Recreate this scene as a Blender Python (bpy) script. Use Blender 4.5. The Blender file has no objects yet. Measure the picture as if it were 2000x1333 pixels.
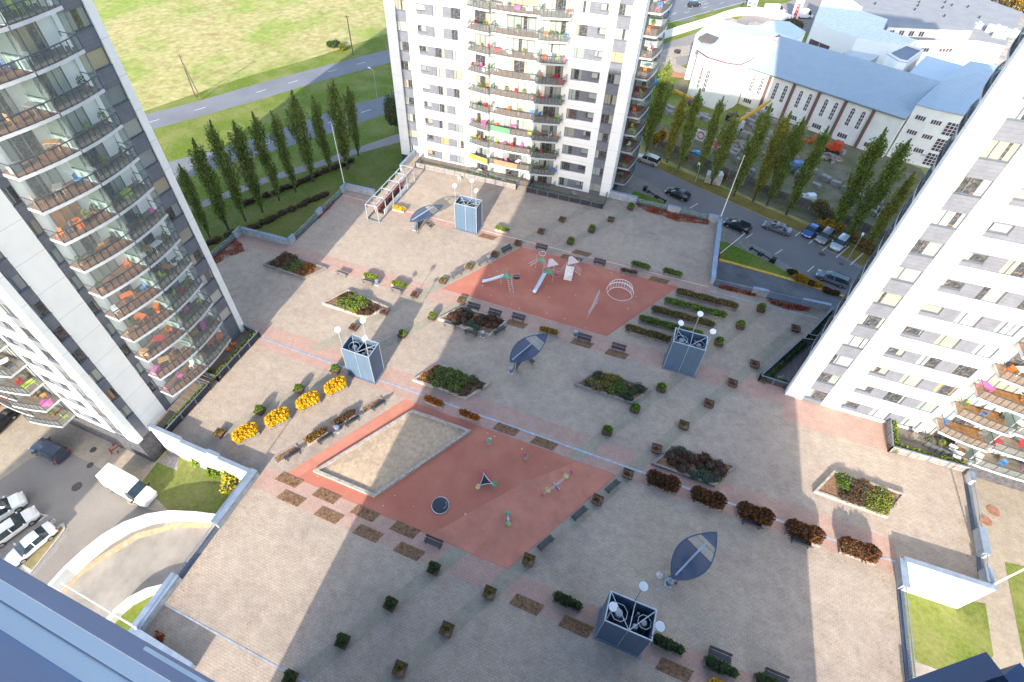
import bpy, math, random
from mathutils import Matrix, Vector
R=math.radians
rnd=random.Random(7)
sc=bpy.context.scene
COL=sc.collection
ST=-4.5          # street level below the courtyard deck (z=0)
H=54.0           # eye height above the deck
# ---------------------------------------------------------------- camera
PITCH=0.774707096; ROLL=-0.00484457; YAW=0.390738646
FPX=1046.79742; PPX=939.133561; PPY=564.226794
cp,sp=math.cos(PITCH),math.sin(PITCH)
fw=Vector((0,cp,-sp)); r0=Vector((1,0,0)); u0=r0.cross(fw)
cr,sr=math.cos(ROLL),math.sin(ROLL)
rt=cr*r0+sr*u0; up=cr*u0-sr*r0
RZ=Matrix.Rotation(YAW,3,'Z')
fw,rt,up=RZ@fw,RZ@rt,RZ@up
cam_d=bpy.data.cameras.new('camera'); cam=bpy.data.objects.new('camera',cam_d); COL.objects.link(cam)
M=Matrix((rt,up,-fw)).transposed().to_4x4(); M.translation=Vector((0,0,H)); cam.matrix_world=M
cam_d.sensor_width=36; cam_d.lens=FPX/2000*36
cam_d.shift_x=(1000-PPX)/2000; cam_d.shift_y=-(666.5-PPY)/2000
cam_d.clip_start=0.05; cam_d.clip_end=3000
sc.camera=cam
def at(px,py,z=0.0):
    """surveyed point: photo position -> ground position at height z"""
    d=rt*((px-PPX)/FPX)-up*((py-PPY)/FPX)+fw
    t=(z-H)/d.z
    return Vector((d.x*t,d.y*t,z))
def at2(px,py,z=0.0):
    p=at(px,py,z); return (p.x,p.y)
# ---------------------------------------------------------------- object helpers
def tag(o,label=None,cat=None,group=None,kind=None):
    if label: o['label']=label
    if cat: o['category']=cat
    if group: o['group']=group
    if kind: o['kind']=kind
    return o
def empty(name,loc,rz=0,label=None,cat=None,group=None):
    o=bpy.data.objects.new(name,None); COL.objects.link(o); o.location=loc; o.rotation_euler=(0,0,rz)
    o.empty_display_size=.3
    return tag(o,label,cat,group)
def link(name,mesh,parent=None,loc=(0,0,0),rz=0):
    o=bpy.data.objects.new(name,mesh); COL.objects.link(o); o.location=loc; o.rotation_euler=(0,0,rz)
    if parent: o.parent=parent
    return o
def copy_tree(o,parent=None,loc=None,rz=None,sc_=None):
    c=o.copy(); COL.objects.link(c); c.parent=parent
    if loc is not None: c.location=loc
    if rz is not None: c.rotation_euler=(0,0,rz)
    if sc_ is not None: c.scale=sc_
    for ch in o.children: copy_tree(ch,c)
    return c
class MB:
    def __init__(s): s.v=[];s.f=[];s.m=[];s.T=None
    def add(s,vs,fs,m=0):
        n=len(s.v)
        if s.T: vs=[s.T@Vector(p) for p in vs]
        s.v+= [tuple(p) for p in vs]; s.f+=[tuple(i+n for i in f) for f in fs]; s.m+=[m]*len(fs); return s
    def box(s,x0,x1,y0,y1,z0,z1,m=0):
        return s.add([(x0,y0,z0),(x1,y0,z0),(x1,y1,z0),(x0,y1,z0),(x0,y0,z1),(x1,y0,z1),(x1,y1,z1),(x0,y1,z1)],
          [(0,3,2,1),(4,5,6,7),(0,1,5,4),(1,2,6,5),(2,3,7,6),(3,0,4,7)],m)
    def rbox(s,c,size,rz=0,m=0,ry=0):
        old=s.T; L=Matrix.Translation(Vector(c))@Matrix.Rotation(rz,4,'Z')@Matrix.Rotation(ry,4,'Y')
        s.T=(old@L) if old else L
        a,b,d=[q/2 for q in size]; s.box(-a,a,-b,b,-d,d,m); s.T=old; return s
    def prism(s,poly,z0,z1,m=0,mt=None,bottom=True):
        n=len(poly); a=sum(poly[i][0]*poly[(i+1)%n][1]-poly[(i+1)%n][0]*poly[i][1] for i in range(n))
        if a<0: poly=poly[::-1]
        zz0=z0 if callable(z0) else (lambda x,y:z0); zz1=z1 if callable(z1) else (lambda x,y:z1)
        vs=[(p[0],p[1],zz0(*p[:2])) for p in poly]+[(p[0],p[1],zz1(*p[:2])) for p in poly]
        s.add(vs,[(i,(i+1)%n,(i+1)%n+n,i+n) for i in range(n)],m)
        s.add(vs,[tuple(range(n,2*n))],m if mt is None else mt)
        if bottom: s.add(vs,[tuple(range(n-1,-1,-1))],m)
        return s
    def sheet(s,poly,z,m=0):
        n=len(poly); a=sum(poly[i][0]*poly[(i+1)%n][1]-poly[(i+1)%n][0]*poly[i][1] for i in range(n))
        if a<0: poly=poly[::-1]
        return s.add([(p[0],p[1],z) for p in poly],[tuple(range(n))],m)
    def tube(s,p,q,r,n=6,m=0,r2=None,cap=True):
        p,q=Vector(p),Vector(q); d=(q-p)
        if d.length<1e-6: return s
        d.normalize(); a=d.orthogonal().normalized(); b=d.cross(a); r2=r if r2 is None else r2
        vs=[p+(a*math.cos(2*math.pi*i/n)+b*math.sin(2*math.pi*i/n))*r for i in range(n)]+[q+(a*math.cos(2*math.pi*i/n)+b*math.sin(2*math.pi*i/n))*r2 for i in range(n)]
        fs=[(i,(i+1)%n,(i+1)%n+n,i+n) for i in range(n)]
        if cap: fs+=[tuple(range(n-1,-1,-1)),tuple(range(n,2*n))]
        return s.add(vs,fs,m)
    def path(s,pts,r,n=6,m=0):
        for a,b in zip(pts,pts[1:]): s.tube(a,b,r,n,m)
        return s
    def bar(s,p,q,w,h,m=0):
        """square bar between p and q (w across, h in height)"""
        p,q=Vector(p),Vector(q); d=(q-p).normalized()
        if abs(d.z)>.9: a=Vector((1,0,0))
        else: a=d.cross(Vector((0,0,1))).normalized()
        b=a.cross(d).normalized()
        vs=[e+a*(i*w/2)+b*(j*h/2) for e in (p,q) for i,j in ((-1,-1),(1,-1),(1,1),(-1,1))]
        return s.add(vs,[(0,1,2,3),(7,6,5,4),(0,4,5,1),(1,5,6,2),(2,6,7,3),(3,7,4,0)],m)
    def lathe(s,prof,n=12,m=0,c=(0,0)):
        vs=[(c[0]+r*math.cos(2*math.pi*i/n),c[1]+r*math.sin(2*math.pi*i/n),z) for r,z in prof for i in range(n)]
        fs=[(j*n+i,j*n+(i+1)%n,(j+1)*n+(i+1)%n,(j+1)*n+i) for j in range(len(prof)-1) for i in range(n)]
        return s.add(vs,fs+[tuple(range(n-1,-1,-1)),tuple(range((len(prof)-1)*n,len(prof)*n))],m)
    def mesh(s,name,mats,smooth=False):
        me=bpy.data.meshes.new(name); me.from_pydata(s.v,[],s.f)
        for k in (mats if isinstance(mats,(list,tuple)) else [mats]): me.materials.append(k)
        me.polygons.foreach_set('material_index',s.m)
        if smooth: me.polygons.foreach_set('use_smooth',[True]*len(s.f))
        me.update(); return me
    def build(s,name,mats,parent=None,loc=(0,0,0),rz=0,smooth=False):
        return link(name,s.mesh(name,mats,smooth),parent,loc,rz)
# ---------------------------------------------------------------- materials
def newmat(name):
    m=bpy.data.materials.new(name); m.use_nodes=True; nt=m.node_tree; b=nt.nodes['Principled BSDF']; return m,nt,b
def N(nt,t,**k):
    n=nt.nodes.new(t)
    for a,v in k.items():
        if a.startswith('i_'): n.inputs[a[2:].replace('_',' ')].default_value=v
        else: setattr(n,a,v)
    return n
def ramp(nt,fac,cols):
    r=nt.nodes.new('ShaderNodeValToRGB'); e=r.color_ramp.elements
    while len(e)<len(cols): e.new(.5)
    for i,(p,c) in enumerate(cols): e[i].position=p; e[i].color=(*c,1)
    nt.links.new(fac,r.inputs[0]); return r.outputs[0]
def mixc(nt,fac,a,b,mode='MIX'):
    m=nt.nodes.new('ShaderNodeMix'); m.data_type='RGBA'; m.blend_type=mode
    for sock,v in ((m.inputs[0],fac),(m.inputs[6],a),(m.inputs[7],b)):
        if hasattr(v,'links') or hasattr(v,'is_linked'): nt.links.new(v,sock)
        else: sock.default_value=v if not isinstance(v,tuple) else (*v,1)
    return m.outputs[2]
def math_(nt,op,a,b=None,c=None):
    m=nt.nodes.new('ShaderNodeMath'); m.operation=op
    for i,v in enumerate((a,b,c)):
        if v is None: continue
        if hasattr(v,'is_linked'): nt.links.new(v,m.inputs[i])
        else: m.inputs[i].default_value=v
    return m.outputs[0]
def noise(nt,vec,scale,detail=4,rough=.6):
    n=N(nt,'ShaderNodeTexNoise'); n.inputs['Scale'].default_value=scale; n.inputs['Detail'].default_value=detail; n.inputs['Roughness'].default_value=rough
    if vec is not None: nt.links.new(vec,n.inputs['Vector'])
    return n.outputs[0]
def gpos(nt): return nt.nodes.new('ShaderNodeNewGeometry').outputs['Position']
def opos(nt): return nt.nodes.new('ShaderNodeTexCoord').outputs['Object']
def bump(nt,b,h,dist=.02,st=.5):
    n=nt.nodes.new('ShaderNodeBump'); n.inputs['Strength'].default_value=st; n.inputs['Distance'].default_value=dist
    nt.links.new(h,n.inputs['Height']); nt.links.new(n.outputs[0],b.inputs['Normal'])
def mat(name,col,rough=.6,metal=0,var=.12,scale=1.5,col2=None,spec=None,bmp=0):
    m,nt,b=newmat(name)
    p=gpos(nt); n=noise(nt,p,scale,5,.65)
    c2=col2 or tuple(max(0,c*(1-2*var)) for c in col); c1=tuple(min(1,c*(1+var)) for c in col) if not col2 else col
    nt.links.new(ramp(nt,n,[(.32,c2),(.68,c1)]),b.inputs['Base Color'])
    b.inputs['Roughness'].default_value=rough; b.inputs['Metallic'].default_value=metal
    if spec is not None: b.inputs['Specular IOR Level'].default_value=spec
    if bmp: bump(nt,b,noise(nt,p,scale*14,3),.02,bmp)
    return m
def rot2(nt,vec,ang):
    mp=nt.nodes.new('ShaderNodeMapping'); mp.inputs['Rotation'].default_value=(0,0,ang); nt.links.new(vec,mp.inputs['Vector']); return mp.outputs[0]
def paver(name,ca,cb,mortar,bw=.42,bh=.21,ang=0,stain=(.30,.26,.22),st=.35,light=None):
    m,nt,b=newmat(name); g=gpos(nt); v=rot2(nt,g,ang)
    br=nt.nodes.new('ShaderNodeTexBrick'); nt.links.new(v,br.inputs['Vector'])
    br.inputs['Scale'].default_value=1; br.inputs['Brick Width'].default_value=bw; br.inputs['Row Height'].default_value=bh
    br.inputs['Mortar Size'].default_value=.018; br.inputs['Mortar Smooth'].default_value=.4; br.inputs['Bias'].default_value=-.1
    br.inputs['Color1'].default_value=(*ca,1); br.inputs['Color2'].default_value=(*cb,1); br.inputs['Mortar'].default_value=(*mortar,1)
    big=noise(nt,g,.085,7,.68); mid=noise(nt,g,.9,5,.7); fine=noise(nt,g,5.5,4,.7)
    c=mixc(nt,math_(nt,'MULTIPLY',ramp(nt,big,[(.44,(0,0,0)),(.62,(1,1,1))]),st),br.outputs[0],stain)
    c=mixc(nt,ramp(nt,mid,[(.40,(.0,.0,.0)),(.72,(.42,.42,.42))]),c,light or tuple(min(1,x*1.45) for x in ca))
    c=mixc(nt,.75,c,ramp(nt,fine,[(.28,(.62,.62,.62)),(.5,(.97,.97,.97)),(.72,(1.0,1.0,1.0))]),'MULTIPLY')
    nt.links.new(c,b.inputs['Base Color']); b.inputs['Roughness'].default_value=.93; b.inputs['Specular IOR Level'].default_value=.2
    bump(nt,b,br.outputs['Fac'],.01,-.35)
    return m
def lines_mat(name,col,line,period,width,off=0,rough=.6,var=.05,vscale=.6,axis=2,spec=.4,wood=False):
    m,nt,b=newmat(name); o=opos(nt); s=nt.nodes.new('ShaderNodeSeparateXYZ'); nt.links.new(o,s.inputs[0])
    z=s.outputs[axis]; fr=math_(nt,'FRACT',math_(nt,'MULTIPLY',math_(nt,'ADD',z,off+1000*period),1/period))
    ln=math_(nt,'LESS_THAN',fr,width/period)
    v=o
    if wood:
        mp=nt.nodes.new('ShaderNodeMapping'); mp.inputs['Scale'].default_value=(1,12,12) if axis!=0 else (12,1,12); nt.links.new(o,mp.inputs[0]); v=mp.outputs[0]
    n=noise(nt,v,vscale,5,.65)
    base=ramp(nt,n,[(.3,tuple(c*(1-var*2) for c in col)),(.7,tuple(min(1,c*(1+var)) for c in col))])
    if wood:
        cell=math_(nt,'FLOOR',math_(nt,'MULTIPLY',math_(nt,'ADD',z,off+1000*period),1/period))
        w=nt.nodes.new('ShaderNodeTexWhiteNoise'); w.noise_dimensions='1D'; nt.links.new(cell,w.inputs['W'])
        base=mixc(nt,.55,base,ramp(nt,w.outputs[0],[(0,(.55,.55,.55)),(1,(1,1,1))]),'MULTIPLY')
    nt.links.new(mixc(nt,ln,base,line),b.inputs['Base Color']); b.inputs['Roughness'].default_value=rough; b.inputs['Specular IOR Level'].default_value=spec
    return m
def leafmat(name,cols,tr=.38):
    m,nt,b=newmat(name); g=nt.nodes.new('ShaderNodeNewGeometry'); n=noise(nt,g.outputs['Position'],.55,3)
    f=math_(nt,'ADD',math_(nt,'MULTIPLY',g.outputs['Random Per Island'],.75),math_(nt,'MULTIPLY',math_(nt,'SUBTRACT',n,.35),.8))
    k=len(cols); nt.links.new(ramp(nt,f,[(i/(k-1)*.9+.03,c) for i,c in enumerate(cols)]),b.inputs['Base Color'])
    b.inputs['Roughness'].default_value=.75; b.inputs['Specular IOR Level'].default_value=.15
    t=nt.nodes.new('ShaderNodeBsdfTranslucent'); ms=nt.nodes.new('ShaderNodeMixShader'); ms.inputs[0].default_value=tr
    nt.links.new(b.inputs['Base Color'].links[0].from_socket,t.inputs[0])
    nt.links.new(b.outputs[0],ms.inputs[1]); nt.links.new(t.outputs[0],ms.inputs[2]); nt.links.new(ms.outputs[0],nt.nodes['Material Output'].inputs[0])
    return m
def glassmat(name,tint,alpha,rough=.05):
    m,nt,b=newmat(name); b.inputs['Base Color'].default_value=(*tint,1); b.inputs['Roughness'].default_value=rough; b.inputs['Specular IOR Level'].default_value=.6
    t=nt.nodes.new('ShaderNodeBsdfTransparent'); t.inputs[0].default_value=(.93,.97,.97,1)
    ms=nt.nodes.new('ShaderNodeMixShader'); ms.inputs[0].default_value=alpha
    nt.links.new(t.outputs[0],ms.inputs[1]); nt.links.new(b.outputs[0],ms.inputs[2]); nt.links.new(ms.outputs[0],nt.nodes['Material Output'].inputs[0])
    return m
def panemat(name,dark=0.0):
    """window pane: curtains, blinds or a dark room behind glass, different for every window"""
    m,nt,b=newmat(name); oi=nt.nodes.new('ShaderNodeObjectInfo'); rn=oi.outputs['Random']
    o=opos(nt); s=nt.nodes.new('ShaderNodeSeparateXYZ'); nt.links.new(o,s.inputs[0])
    x=s.outputs[0]; z=s.outputs[2]
    def r_(k): 
        w=nt.nodes.new('ShaderNodeTexWhiteNoise'); w.noise_dimensions='1D'; nt.links.new(math_(nt,'ADD',math_(nt,'MULTIPLY',rn,97.3),k),w.inputs['W']); return w.outputs[0]
    cur=ramp(nt,r_(1),[(0,(.40,.40,.34)),(.25,(.42,.46,.42)),(.45,(.22,.26,.26)),(.62,(.36,.42,.43)),(.80,(.30,.28,.22)),(.90,(.40,.36,.26)),(.93,(.55,.24,.07)),(.96,(.30,.40,.41)),(1,(.20,.10,.09))])
    wv=math_(nt,'SINE',math_(nt,'MULTIPLY',math_(nt,'ADD',x,math_(nt,'MULTIPLY',noise(nt,o,3,2),.25)),math_(nt,'ADD',26,math_(nt,'MULTIPLY',r_(5),20))))
    cur=mixc(nt,math_(nt,'MULTIPLY',math_(nt,'ADD',math_(nt,'MULTIPLY',wv,.5),.5),.38),cur,(.16,.17,.17))
    room=ramp(nt,noise(nt,o,3.2,4,.7),[(.35,(.02,.025,.035)),(.52,(.06,.065,.075)),(.62,(.17,.12,.08)),(.8,(.40,.36,.30))])
    # open gap in the curtain at a random place, or a lowered blind
    c0=math_(nt,'SUBTRACT',math_(nt,'MULTIPLY',r_(2),1.6),.8)
    gap=math_(nt,'LESS_THAN',math_(nt,'ABSOLUTE',math_(nt,'SUBTRACT',x,c0)),math_(nt,'MULTIPLY',math_(nt,'MAXIMUM',math_(nt,'SUBTRACT',r_(3),.30-dark),0),1.25+dark*4))
    c=mixc(nt,gap,cur,room)
    nt.links.new(c,b.inputs['Base Color']); b.inputs['Roughness'].default_value=.07; b.inputs['Specular IOR Level'].default_value=.8
    b.inputs['Coat Weight'].default_value=.5; b.inputs['Coat Roughness'].default_value=.03
    return m
WHITE=lines_mat('white_cladding',(.80,.80,.79),(.42,.43,.44),3.175,.035,off=.55,rough=.75,var=.03)
GREYP=lines_mat('grey_panel',(.150,.160,.195),(.075,.08,.095),.36,.018,rough=.55,var=.10,vscale=1.3)
BRICKD=lines_mat('dark_brick',(.085,.085,.10),(.045,.045,.05),.16,.03,rough=.9,var=.35,vscale=2.2)
GMET=mat('blue_grey_metal',(.16,.20,.26),.45,.3,.1,1.2)
LMET=mat('light_steel',(.50,.54,.58),.4,.5,.08,2)
DMET=mat('dark_metal',(.035,.042,.06),.5,.4,.15,2)
RAILM=mat('rail_paint',(.075,.09,.115),.45,.3,.1,2)
WPAINT=mat('white_paint',(.80,.80,.80),.5,0,.04,1)
SLABM=mat('slab_edge',(.50,.53,.57),.6,.1,.08,.7)
DECKS=[lines_mat('deck_boards_%s'%n,c,tuple(x*.3 for x in c),.16,.022,axis=a,rough=.8,var=.25,vscale=1.2,wood=True) for n,c,a in (('brown',(.24,.115,.065),1),('grey',(.25,.205,.165),1),('orange',(.42,.20,.075),1))]
FRAME=mat('window_frame',(.115,.135,.165),.5,.2,.08,2)
PANE=panemat('window_pane'); PANED=panemat('door_pane',.10)
GLASS=glassmat('balcony_glass',(.50,.58,.60),.13)
GLASS2=glassmat('partition_glass',(.62,.74,.70),.62,.2)
ROOFM=mat('roof_felt',(.13,.13,.14),.95,0,.2,.6)
CONC=mat('concrete',(.50,.49,.46),.9,0,.12,.8,bmp=.3)
WALLB=lines_mat('block_wall',(.38,.41,.45),(.25,.27,.30),.22,.02,rough=.9,var=.16,vscale=1.6)
COPING=mat('coping_metal',(.27,.33,.42),.45,.4,.1,1)
# ================================================================ world light
SUN_EL=R(23.0); SUN_AZ=R(-87.4)      # direction towards the sun in plan
w=bpy.data.worlds.new("World"); sc.world=w; w.use_nodes=True; nt=w.node_tree
sky=nt.nodes.new('ShaderNodeTexSky'); sky.sky_type='NISHITA'; sky.sun_disc=False
sky.sun_elevation=SUN_EL; sky.sun_rotation=math.pi/2-SUN_AZ; sky.air_density=1.0; sky.dust_density=1.2; sky.ozone_density=1.0
nt.links.new(sky.outputs[0],nt.nodes['Background'].inputs[0]); nt.nodes['Background'].inputs[1].default_value=.15
sl=bpy.data.lights.new('sun','SUN'); sl.energy=2.9; sl.angle=R(.53); sl.color=(1,.91,.78)
so=bpy.data.objects.new('sun',sl); COL.objects.link(so)
sd=Vector((math.cos(SUN_AZ)*math.cos(SUN_EL),math.sin(SUN_AZ)*math.cos(SUN_EL),math.sin(SUN_EL)))
so.rotation_euler=sd.to_track_quat('Z','Y').to_euler(); so.location=(0,-60,120)
sc.view_settings.view_transform='Standard'; sc.view_settings.look='None'; sc.view_settings.exposure=1.78; sc.view_settings.gamma=1
# ================================================================ towers
FL=3.175
def window_mesh(wd,z0,z1,split=.32,name='window'):
    """frame in local x (along), y (into the wall), z"""
    m=MB(); t=.07; h=wd/2
    m.box(-h,h,.02,.14,z0,z0+t); m.box(-h,h,.02,.14,z1-t,z1)
    m.box(-h,-h+t,.02,.14,z0+t,z1-t); m.box(h-t,h,.02,.14,z0+t,z1-t)
    if split: m.box(-h+wd*split-.04,-h+wd*split+.04,.025,.135,z0+t,z1-t)
    m.box(-h-.04,h+.04,-.10,.02,z0-.07,z0-.01)
    fr=m.mesh(name,[FRAME])
    p=MB(); p.box(-h+t-.01,h-t+.01,.09,.12,z0+t-.01,z1-t+.01)
    return fr,p.mesh('pane',[PANE])
WM={}
def add_window(T,x,y,rz,z,wd,z0,z1,split=.32,name='window'):
    k=(round(wd,2),round(z0,2),round(z1,2),split,name)
    if k not in WM: WM[k]=window_mesh(wd,z0,z1,split,name)
    o=link(name,WM[k][0],T,(x,y,z),rz); link('pane',WM[k][1],o); return o
def door_mesh(wd,n):
    m=MB(); t=.08; h=wd/2; z0,z1=.02,2.45
    m.box(-h,h,0,.12,z1-t,z1); m.box(-h,h,0,.12,z0,z0+t)
    for i in range(n+1):
        x=-h+t/2+(wd-t)*i/n; m.box(x-t/2,x+t/2,0.005,.115,z0+t,z1-t)
    p=MB(); p.box(-h+t,h-t,.06,.08,z0+t,z1-t)
    return m.mesh('balcony_door',[FRAME]),p.mesh('pane',[PANED])
DM={}
def add_door(T,x,y,rz,z,wd,n):
    k=(wd,n)
    if k not in DM: DM[k]=door_mesh(wd,n)
    o=link('balcony_door',DM[k][0],T,(x,y,z),rz); link('pane',DM[k][1],o)
def arc(pts,n=8):
    (x0,y0),(x1,y1),(x2,y2)=pts; out=[]
    for i in range(n+1):
        x=x0+(x2-x0)*i/n
        L0=(x-x1)*(x-x2)/((x0-x1)*(x0-x2)); L1=(x-x0)*(x-x2)/((x1-x0)*(x1-x2)); L2=(x-x0)*(x-x1)/((x2-x0)*(x2-x1))
        out.append((x,y0*L0+y1*L1+y2*L2))
    return out
def balcony_meshes(pts,deckm,inner=-.25,tall=False,ends=(1,1)):
    """local: x along facade, y negative = outwards, floor top at z=0"""
    a=[(x,-v) for x,v in arc(pts)]; poly=[(a[0][0],-inner)]+a+[(a[-1][0],-inner)]
    s=MB(); s.prism(poly,-.27,0)
    ins=[(x,y+.07) for x,y in a]; ins[0]=(ins[0][0]+.06,ins[0][1]); ins[-1]=(ins[-1][0]-.06,ins[-1][1])
    d=MB(); d.prism([(ins[0][0],-inner-.02)]+ins+[(ins[-1][0],-inner-.02)],0.001,.03)
    r=MB(); g=MB()
    top=1.08
    for (p,q) in zip(a,a[1:]): r.bar((p[0],p[1]+.04,top),(q[0],q[1]+.04,top),.09,.07); r.bar((p[0],p[1]+.04,.07),(q[0],q[1]+.04,.07),.035,.035)
    for p in a: r.box(p[0]-.03,p[0]+.03,p[1]+.01,p[1]+.07,0,top-.03)
    for (p,q) in zip(a,a[1:]): 
        g.add([(p[0],p[1]+.04,.1),(q[0],q[1]+.04,.1),(q[0],q[1]+.04,top-.03),(p[0],p[1]+.04,top-.03)],[(0,1,2,3)])
        if tall: g.add([(p[0],p[1]+.04,top+.03),(q[0],q[1]+.04,top+.03),(q[0],q[1]+.04,2.86),(p[0],p[1]+.04,2.86)],[(0,1,2,3)])
    for e,i in ((0,0),(1,-1)):
        if ends[e]:
            x,y=a[i]; r.bar((x,y+.04,top),(x,-.02,top),.06,.05); r.box(x-.02,x+.02,-.06,-.02,0,top)
            g.add([(x,y+.05,.1),(x,-.05,.1),(x,-.05,top-.03),(x,y+.05,top-.03)],[(0,1,2,3)])
            if tall: g.add([(x,y+.05,top+.03),(x,-.05,top+.03),(x,-.05,2.86),(x,y+.05,2.86)],[(0,1,2,3)])
    return s.mesh('balcony',[SLABM]),d.mesh('deck',[deckm]),r.mesh('railing',[RAILM]),g.mesh('glass_screen',[GLASS])
def partition(m,x,y0,y1,z0,z1): m.box(x-.03,x+.03,y0,y1,z0,z1)
BALC=[]   # records of balcony places for furniture: (tower key, floor, bay, world matrix, width, depth)
def facade(T,key,wall,ox,oy,rz,defs,zlo,zhi,k0,k1,tall=False,wflag=True,deck=0,minu=-99,maxu=99):
    """defs: list of (u0,u1,type,extra). wall: MB in tower space"""
    X=Matrix.Translation((ox,oy,0))@Matrix.Rotation(rz,4,'Z'); old=wall.T; wall.T=X
    c,s=math.cos(rz),math.sin(rz)
    P=lambda u,v:(ox+c*u-s*v,oy+s*u+c*v)
    for d in defs:
        u0,u1,t=d[:3]; ex=d[3] if len(d)>3 else None
        if t in('fin','white'): 
            y=-.06 if t=='fin' else 0
            wall.box(u0,u1,y,.25,zlo,zhi,0); continue
        if t=='bow':
            wall.box(u0,u1,.19,.249,zlo,zhi,0)
            for bi,(pts,dw,dn,dc) in enumerate(ex):
                key2=(key,rz,bi); ms=balcony_meshes(pts,DECKS[deck if (bi%2==0) else (deck+1)%2],tall=tall)
                for k in range(k0,k1):
                    z=FL*k
                    p=P(0,0); b=link('balcony',ms[0],T,(p[0],p[1],z),rz)
                    dk=link('deck',ms[1],b); link('railing',ms[2],b); link('glass_screen',ms[3],b)
                    q=P(dc,.06); add_door(T,q[0],q[1],rz,z,dw,dn)
                    x0,x1=pts[0][0],pts[2][0]
                    BALC.append((key,k,bi,X@Matrix.Translation(((x0+x1)/2,0,z+.03)),x1-x0,min(pts[0][1],pts[2][1])))
            # glazed partitions between bays
            pm=MB(); pm.T=X
            edges=sorted({round(b[0][0][0],2) for b in ex}|{round(b[0][2][0],2) for b in ex})
            for e in edges[1:-1:2] if len(edges)>2 else []:
                for k in range(k0,k1): partition(pm,e+.03,-1.75,.24,FL*k+.04,FL*(k+1)-.29)
            if pm.v: pm.build('partition',[GLASS2],T)
            continue
        # window columns / rows
        if t=='col':
            z0,z1=.6,2.15
            wall.box(u0,u1,.05,.25,zlo,FL*k0+z0,1)
            for k in range(k0,k1): wall.box(u0,u1,.05,.25,FL*k+z1,FL*(k+1)+z0 if k<k1-1 else zhi,1)
        elif t=='w':
            z0,z1=.4,2.05
            wall.box(u0,u1,0,.25,zlo,FL*k0+z0,0)
            for k in range(k0,k1): wall.box(u0,u1,0,.25,FL*k+z1,FL*(k+1)+z0 if k<k1-1 else zhi,0)
        elif t=='sw':
            z0,z1=1.0,1.9
            wall.box(u0,u1,0,.25,zlo,FL*k0+.4,0)
            for k in range(k0,k1):
                wall.box(u0,u1,.04,.25,FL*k+.4,FL*k+z0,1); wall.box(u0,u1,.04,.25,FL*k+z1,FL*k+2.05,1)
                wall.box(u0,u1,0,.25,FL*k+2.05,FL*(k+1)+.4 if k<k1-1 else zhi,0)
        elif t=='band':
            wall.box(u0,u1,0,.25,zlo,FL*k0+.4,0)
            for k in range(k0,k1):
                wall.box(u0,u1,.04,.25,FL*k+.4,FL*k+2.05,1); wall.box(u0,u1,0,.25,FL*k+2.05,FL*(k+1)+.4 if k<k1-1 else zhi,0)
            continue
        for k in range(k0,k1):
            q=P((u0+u1)/2,.08); add_window(T,q[0],q[1],rz,FL*k,u1-u0,z0,z1,split=(0 if t=='sw' else .3))
    wall.T=old
def front_defs(a_shift=0.0):
    s=a_shift
    return [(0,1.75,'fin'),(1.75,1.9,'white'),(1.9,3.9,'col'),(3.9,5.7,'white'),(5.7,7.25,'sw'),(7.25,8.6,'band'),(8.6,10.35,'w'),(10.35,11.75,'band'),(11.75,13.4,'w'),(13.4,14.7+s,'white'),
      (14.7+s,31.1,'bow',[([(14.95+s,1.75),(17+s,2.25),(19.05+s*.8,2.55)],2.6,3,17.0+s),([(19.2+s*.8,2.0),(22.8,2.25),(26.6,2.0)],4.6,4,23.2),([(26.75,2.65),(28.8,2.3),(30.95,1.75)],2.6,3,28.9)]),
      (31.1,31.5,'white'),(31.5,33.2,'w'),(33.2,34.6,'band'),(34.6,35.9,'sw'),(35.9,37.1,'white'),(37.1,39.0,'col'),(39.0,39.1,'white'),(39.1,40.6,'fin')]
SIDE=[(0,.65,'fin'),(.65,1.65,'col'),(1.65,4.3,'white'),(4.3,5.15,'col'),(5.15,14.5,'bow',[([(5.05,1.8),(7.4,2.35),(9.75,2.6)],2.5,3,7.4),([(9.9,2.6),(12.1,2.45),(14.35,2.05)],2.4,3,12.0)]),
      (14.5,14.9,'white'),(14.9,17.35,'col'),(17.35,18.15,'fin')]
WSIDE=[(.2,1.2,'white'),(1.2,13.4,'bow',[([(1.4,1.25),(4.8,2.0),(8.0,2.25)],3.1,3,4.6),([(8.1,2.25),(10.7,2.0),(13.2,1.4)],2.9,3,10.6)]),(13.4,14.9,'white'),(14.9,17.35,'col'),(17.35,18.15,'fin')]
def mirror(defs,L):
    out=[]
    for d in defs:
        e=None
        if len(d)>3: e=[([(L-x,v) for x,v in reversed(p)],dw,dn,L-dc) for p,dw,dn,dc in d[3]]
        out.append((L-d[1],L-d[0],d[2])+((e,) if e else ()))
    return sorted(out,key=lambda d:d[0])
WT,DT=40.6,18.15
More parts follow.
